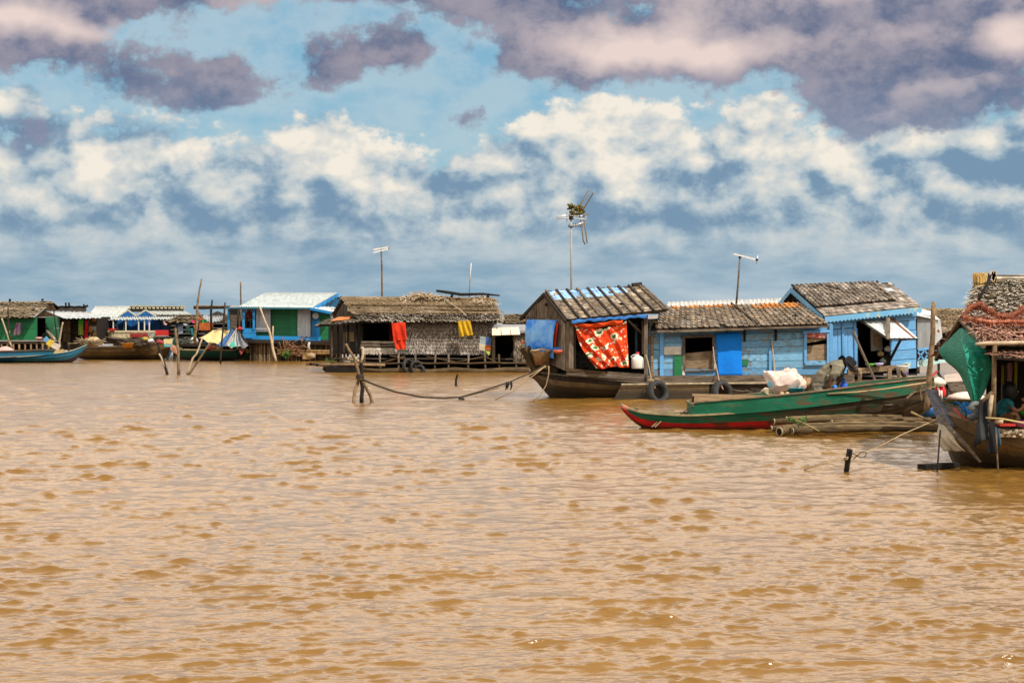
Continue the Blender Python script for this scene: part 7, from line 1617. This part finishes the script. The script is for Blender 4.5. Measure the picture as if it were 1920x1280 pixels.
    for (u, v, r, c, l, nm) in ((395, 652, .16, (.5, .08, .06), 'red clothed bundle in the boat before the yellow tarpaulin', 'bundle'), (400, 649, .13, (.6, .35, .3), 'pink bundle beside the red one in the dark green boat', 'bundle'), (390, 655, .12, (.10, .02, .02), 'dark maroon bundle in the dark green boat', 'bundle'), (379, 658, .18, (.03, .22, .4), 'blue tub low in the dark green boat', 'tub'), (411, 652, .18, (.42, .28, .14), 'tan box shaped bundle in the dark green boat', 'bundle'),
                              (389, 643, .14, (.03, .1, .22), 'dark blue bundle under the yellow tarpaulin', 'bundle'), (240, 648, .28, (.65, .25, .02), 'orange tub on the long brown boat', 'tub'), (175, 646, .33, (.45, .33, .16), 'round tan basket on the stern of the long brown boat', 'basket'), (283, 640, .16, (.55, .55, .55), 'white sack on the long brown boat', 'sack'), (299, 642, .16, (.4, .04, .05), 'dark red sack right of the white sack', 'sack'), (273, 636, .14, (.4, .3, .05), 'mustard bundle behind the white sack', 'bundle')):
        yy = 81.0 if u > 320 else 82.6; ph = R.uniform(0, 6)
        if nm == 'tub': lathe_thing(nm, l, nm, P(u, v + 4, yy), [(r * .85, 0), (r * 1.1, r * .8), (r * 1.15, r * .85), (r * .9, r * .8)], plain(c, nz=.35), 14); continue
        def lump(a, k, u=u, v=v, r=r, yy=yy, ph=ph):
            th = a * 6.2832; f = k * math.pi; n = 1 + .18 * math.sin(th * 3 + ph + f * 2) + .12 * math.sin(th * 7 + f * 5)
            return P(u, v + 3, yy) + Vector((r * 1.15 * n * math.sin(f) * math.cos(th), r * n * math.sin(f) * math.sin(th), r * .62 * (1 + math.cos(f)) * (1 + .15 * math.sin(th * 2 + ph))))
        tag(B().grid(lump, 20, 10, True).make(nm, plain(c, nz=.35)), l, nm)
    for (cu, cv, su, sv_, n, c, l, nm, y) in ((262, 642, 22, 5, 110, (.10, .075, .05), 'tangle of dark branches and nets on the long brown boat', 'brushwood', 83), (170, 643, 14, 3, 60, (.28, .2, .11), 'heap of tan poles and nets behind the prow of the blue boat', 'brushwood', 81), (340, 640, 12, 5, 50, (.09, .10, .08), 'dark net heap at the bow of the dark green boat', 'net heap', 84)):
        b = B()
        for k in range(n):
            a = P(cu + R.uniform(-su, su), cv + R.uniform(-sv_, sv_), y + R.uniform(-.4, .4)); b.tube([a, a + Vector((R.gauss(0, .35), R.gauss(0, .2), R.gauss(.03, .12)))], .022, 4)
        tag(stuff(b.make('brushwood', plain(c, nz=.5))), l, nm)
    k = thing('painted_paddle', 'blue white and yellow painted prow leaning up before the dark shed', 'prow', P(98, 650, 84))
    for (a, c, w_, m) in (((84, 633), (90, 640), .2, plain((.12, .3, .5))), ((90, 640), (98, 646), .3, plain((.65, .45, .04))), ((98, 646), (112, 652), .26, plain((.6, .5, .4)))): B().beam(P(*a, 83.5), P(*c, 83.5), .12, w_).make('prow_piece', m, k)
    stick('paddle', 'pale paddle leaning on the green wall beside the dark doorway', 'paddle', [P(88, 620, 85), P(97, 630, 84.8), P(102, 637, 84.8)], .05, .09, W_PALE)
    tag(B().slab(P(184, 649, 85), P(208, 649, 85), P(208, 645, 85), P(184, 645, 85), .5).make('grey_board', plain((.4, .4, .4))), 'flat grey board floating behind the long brown boat', 'board')
far_boats()
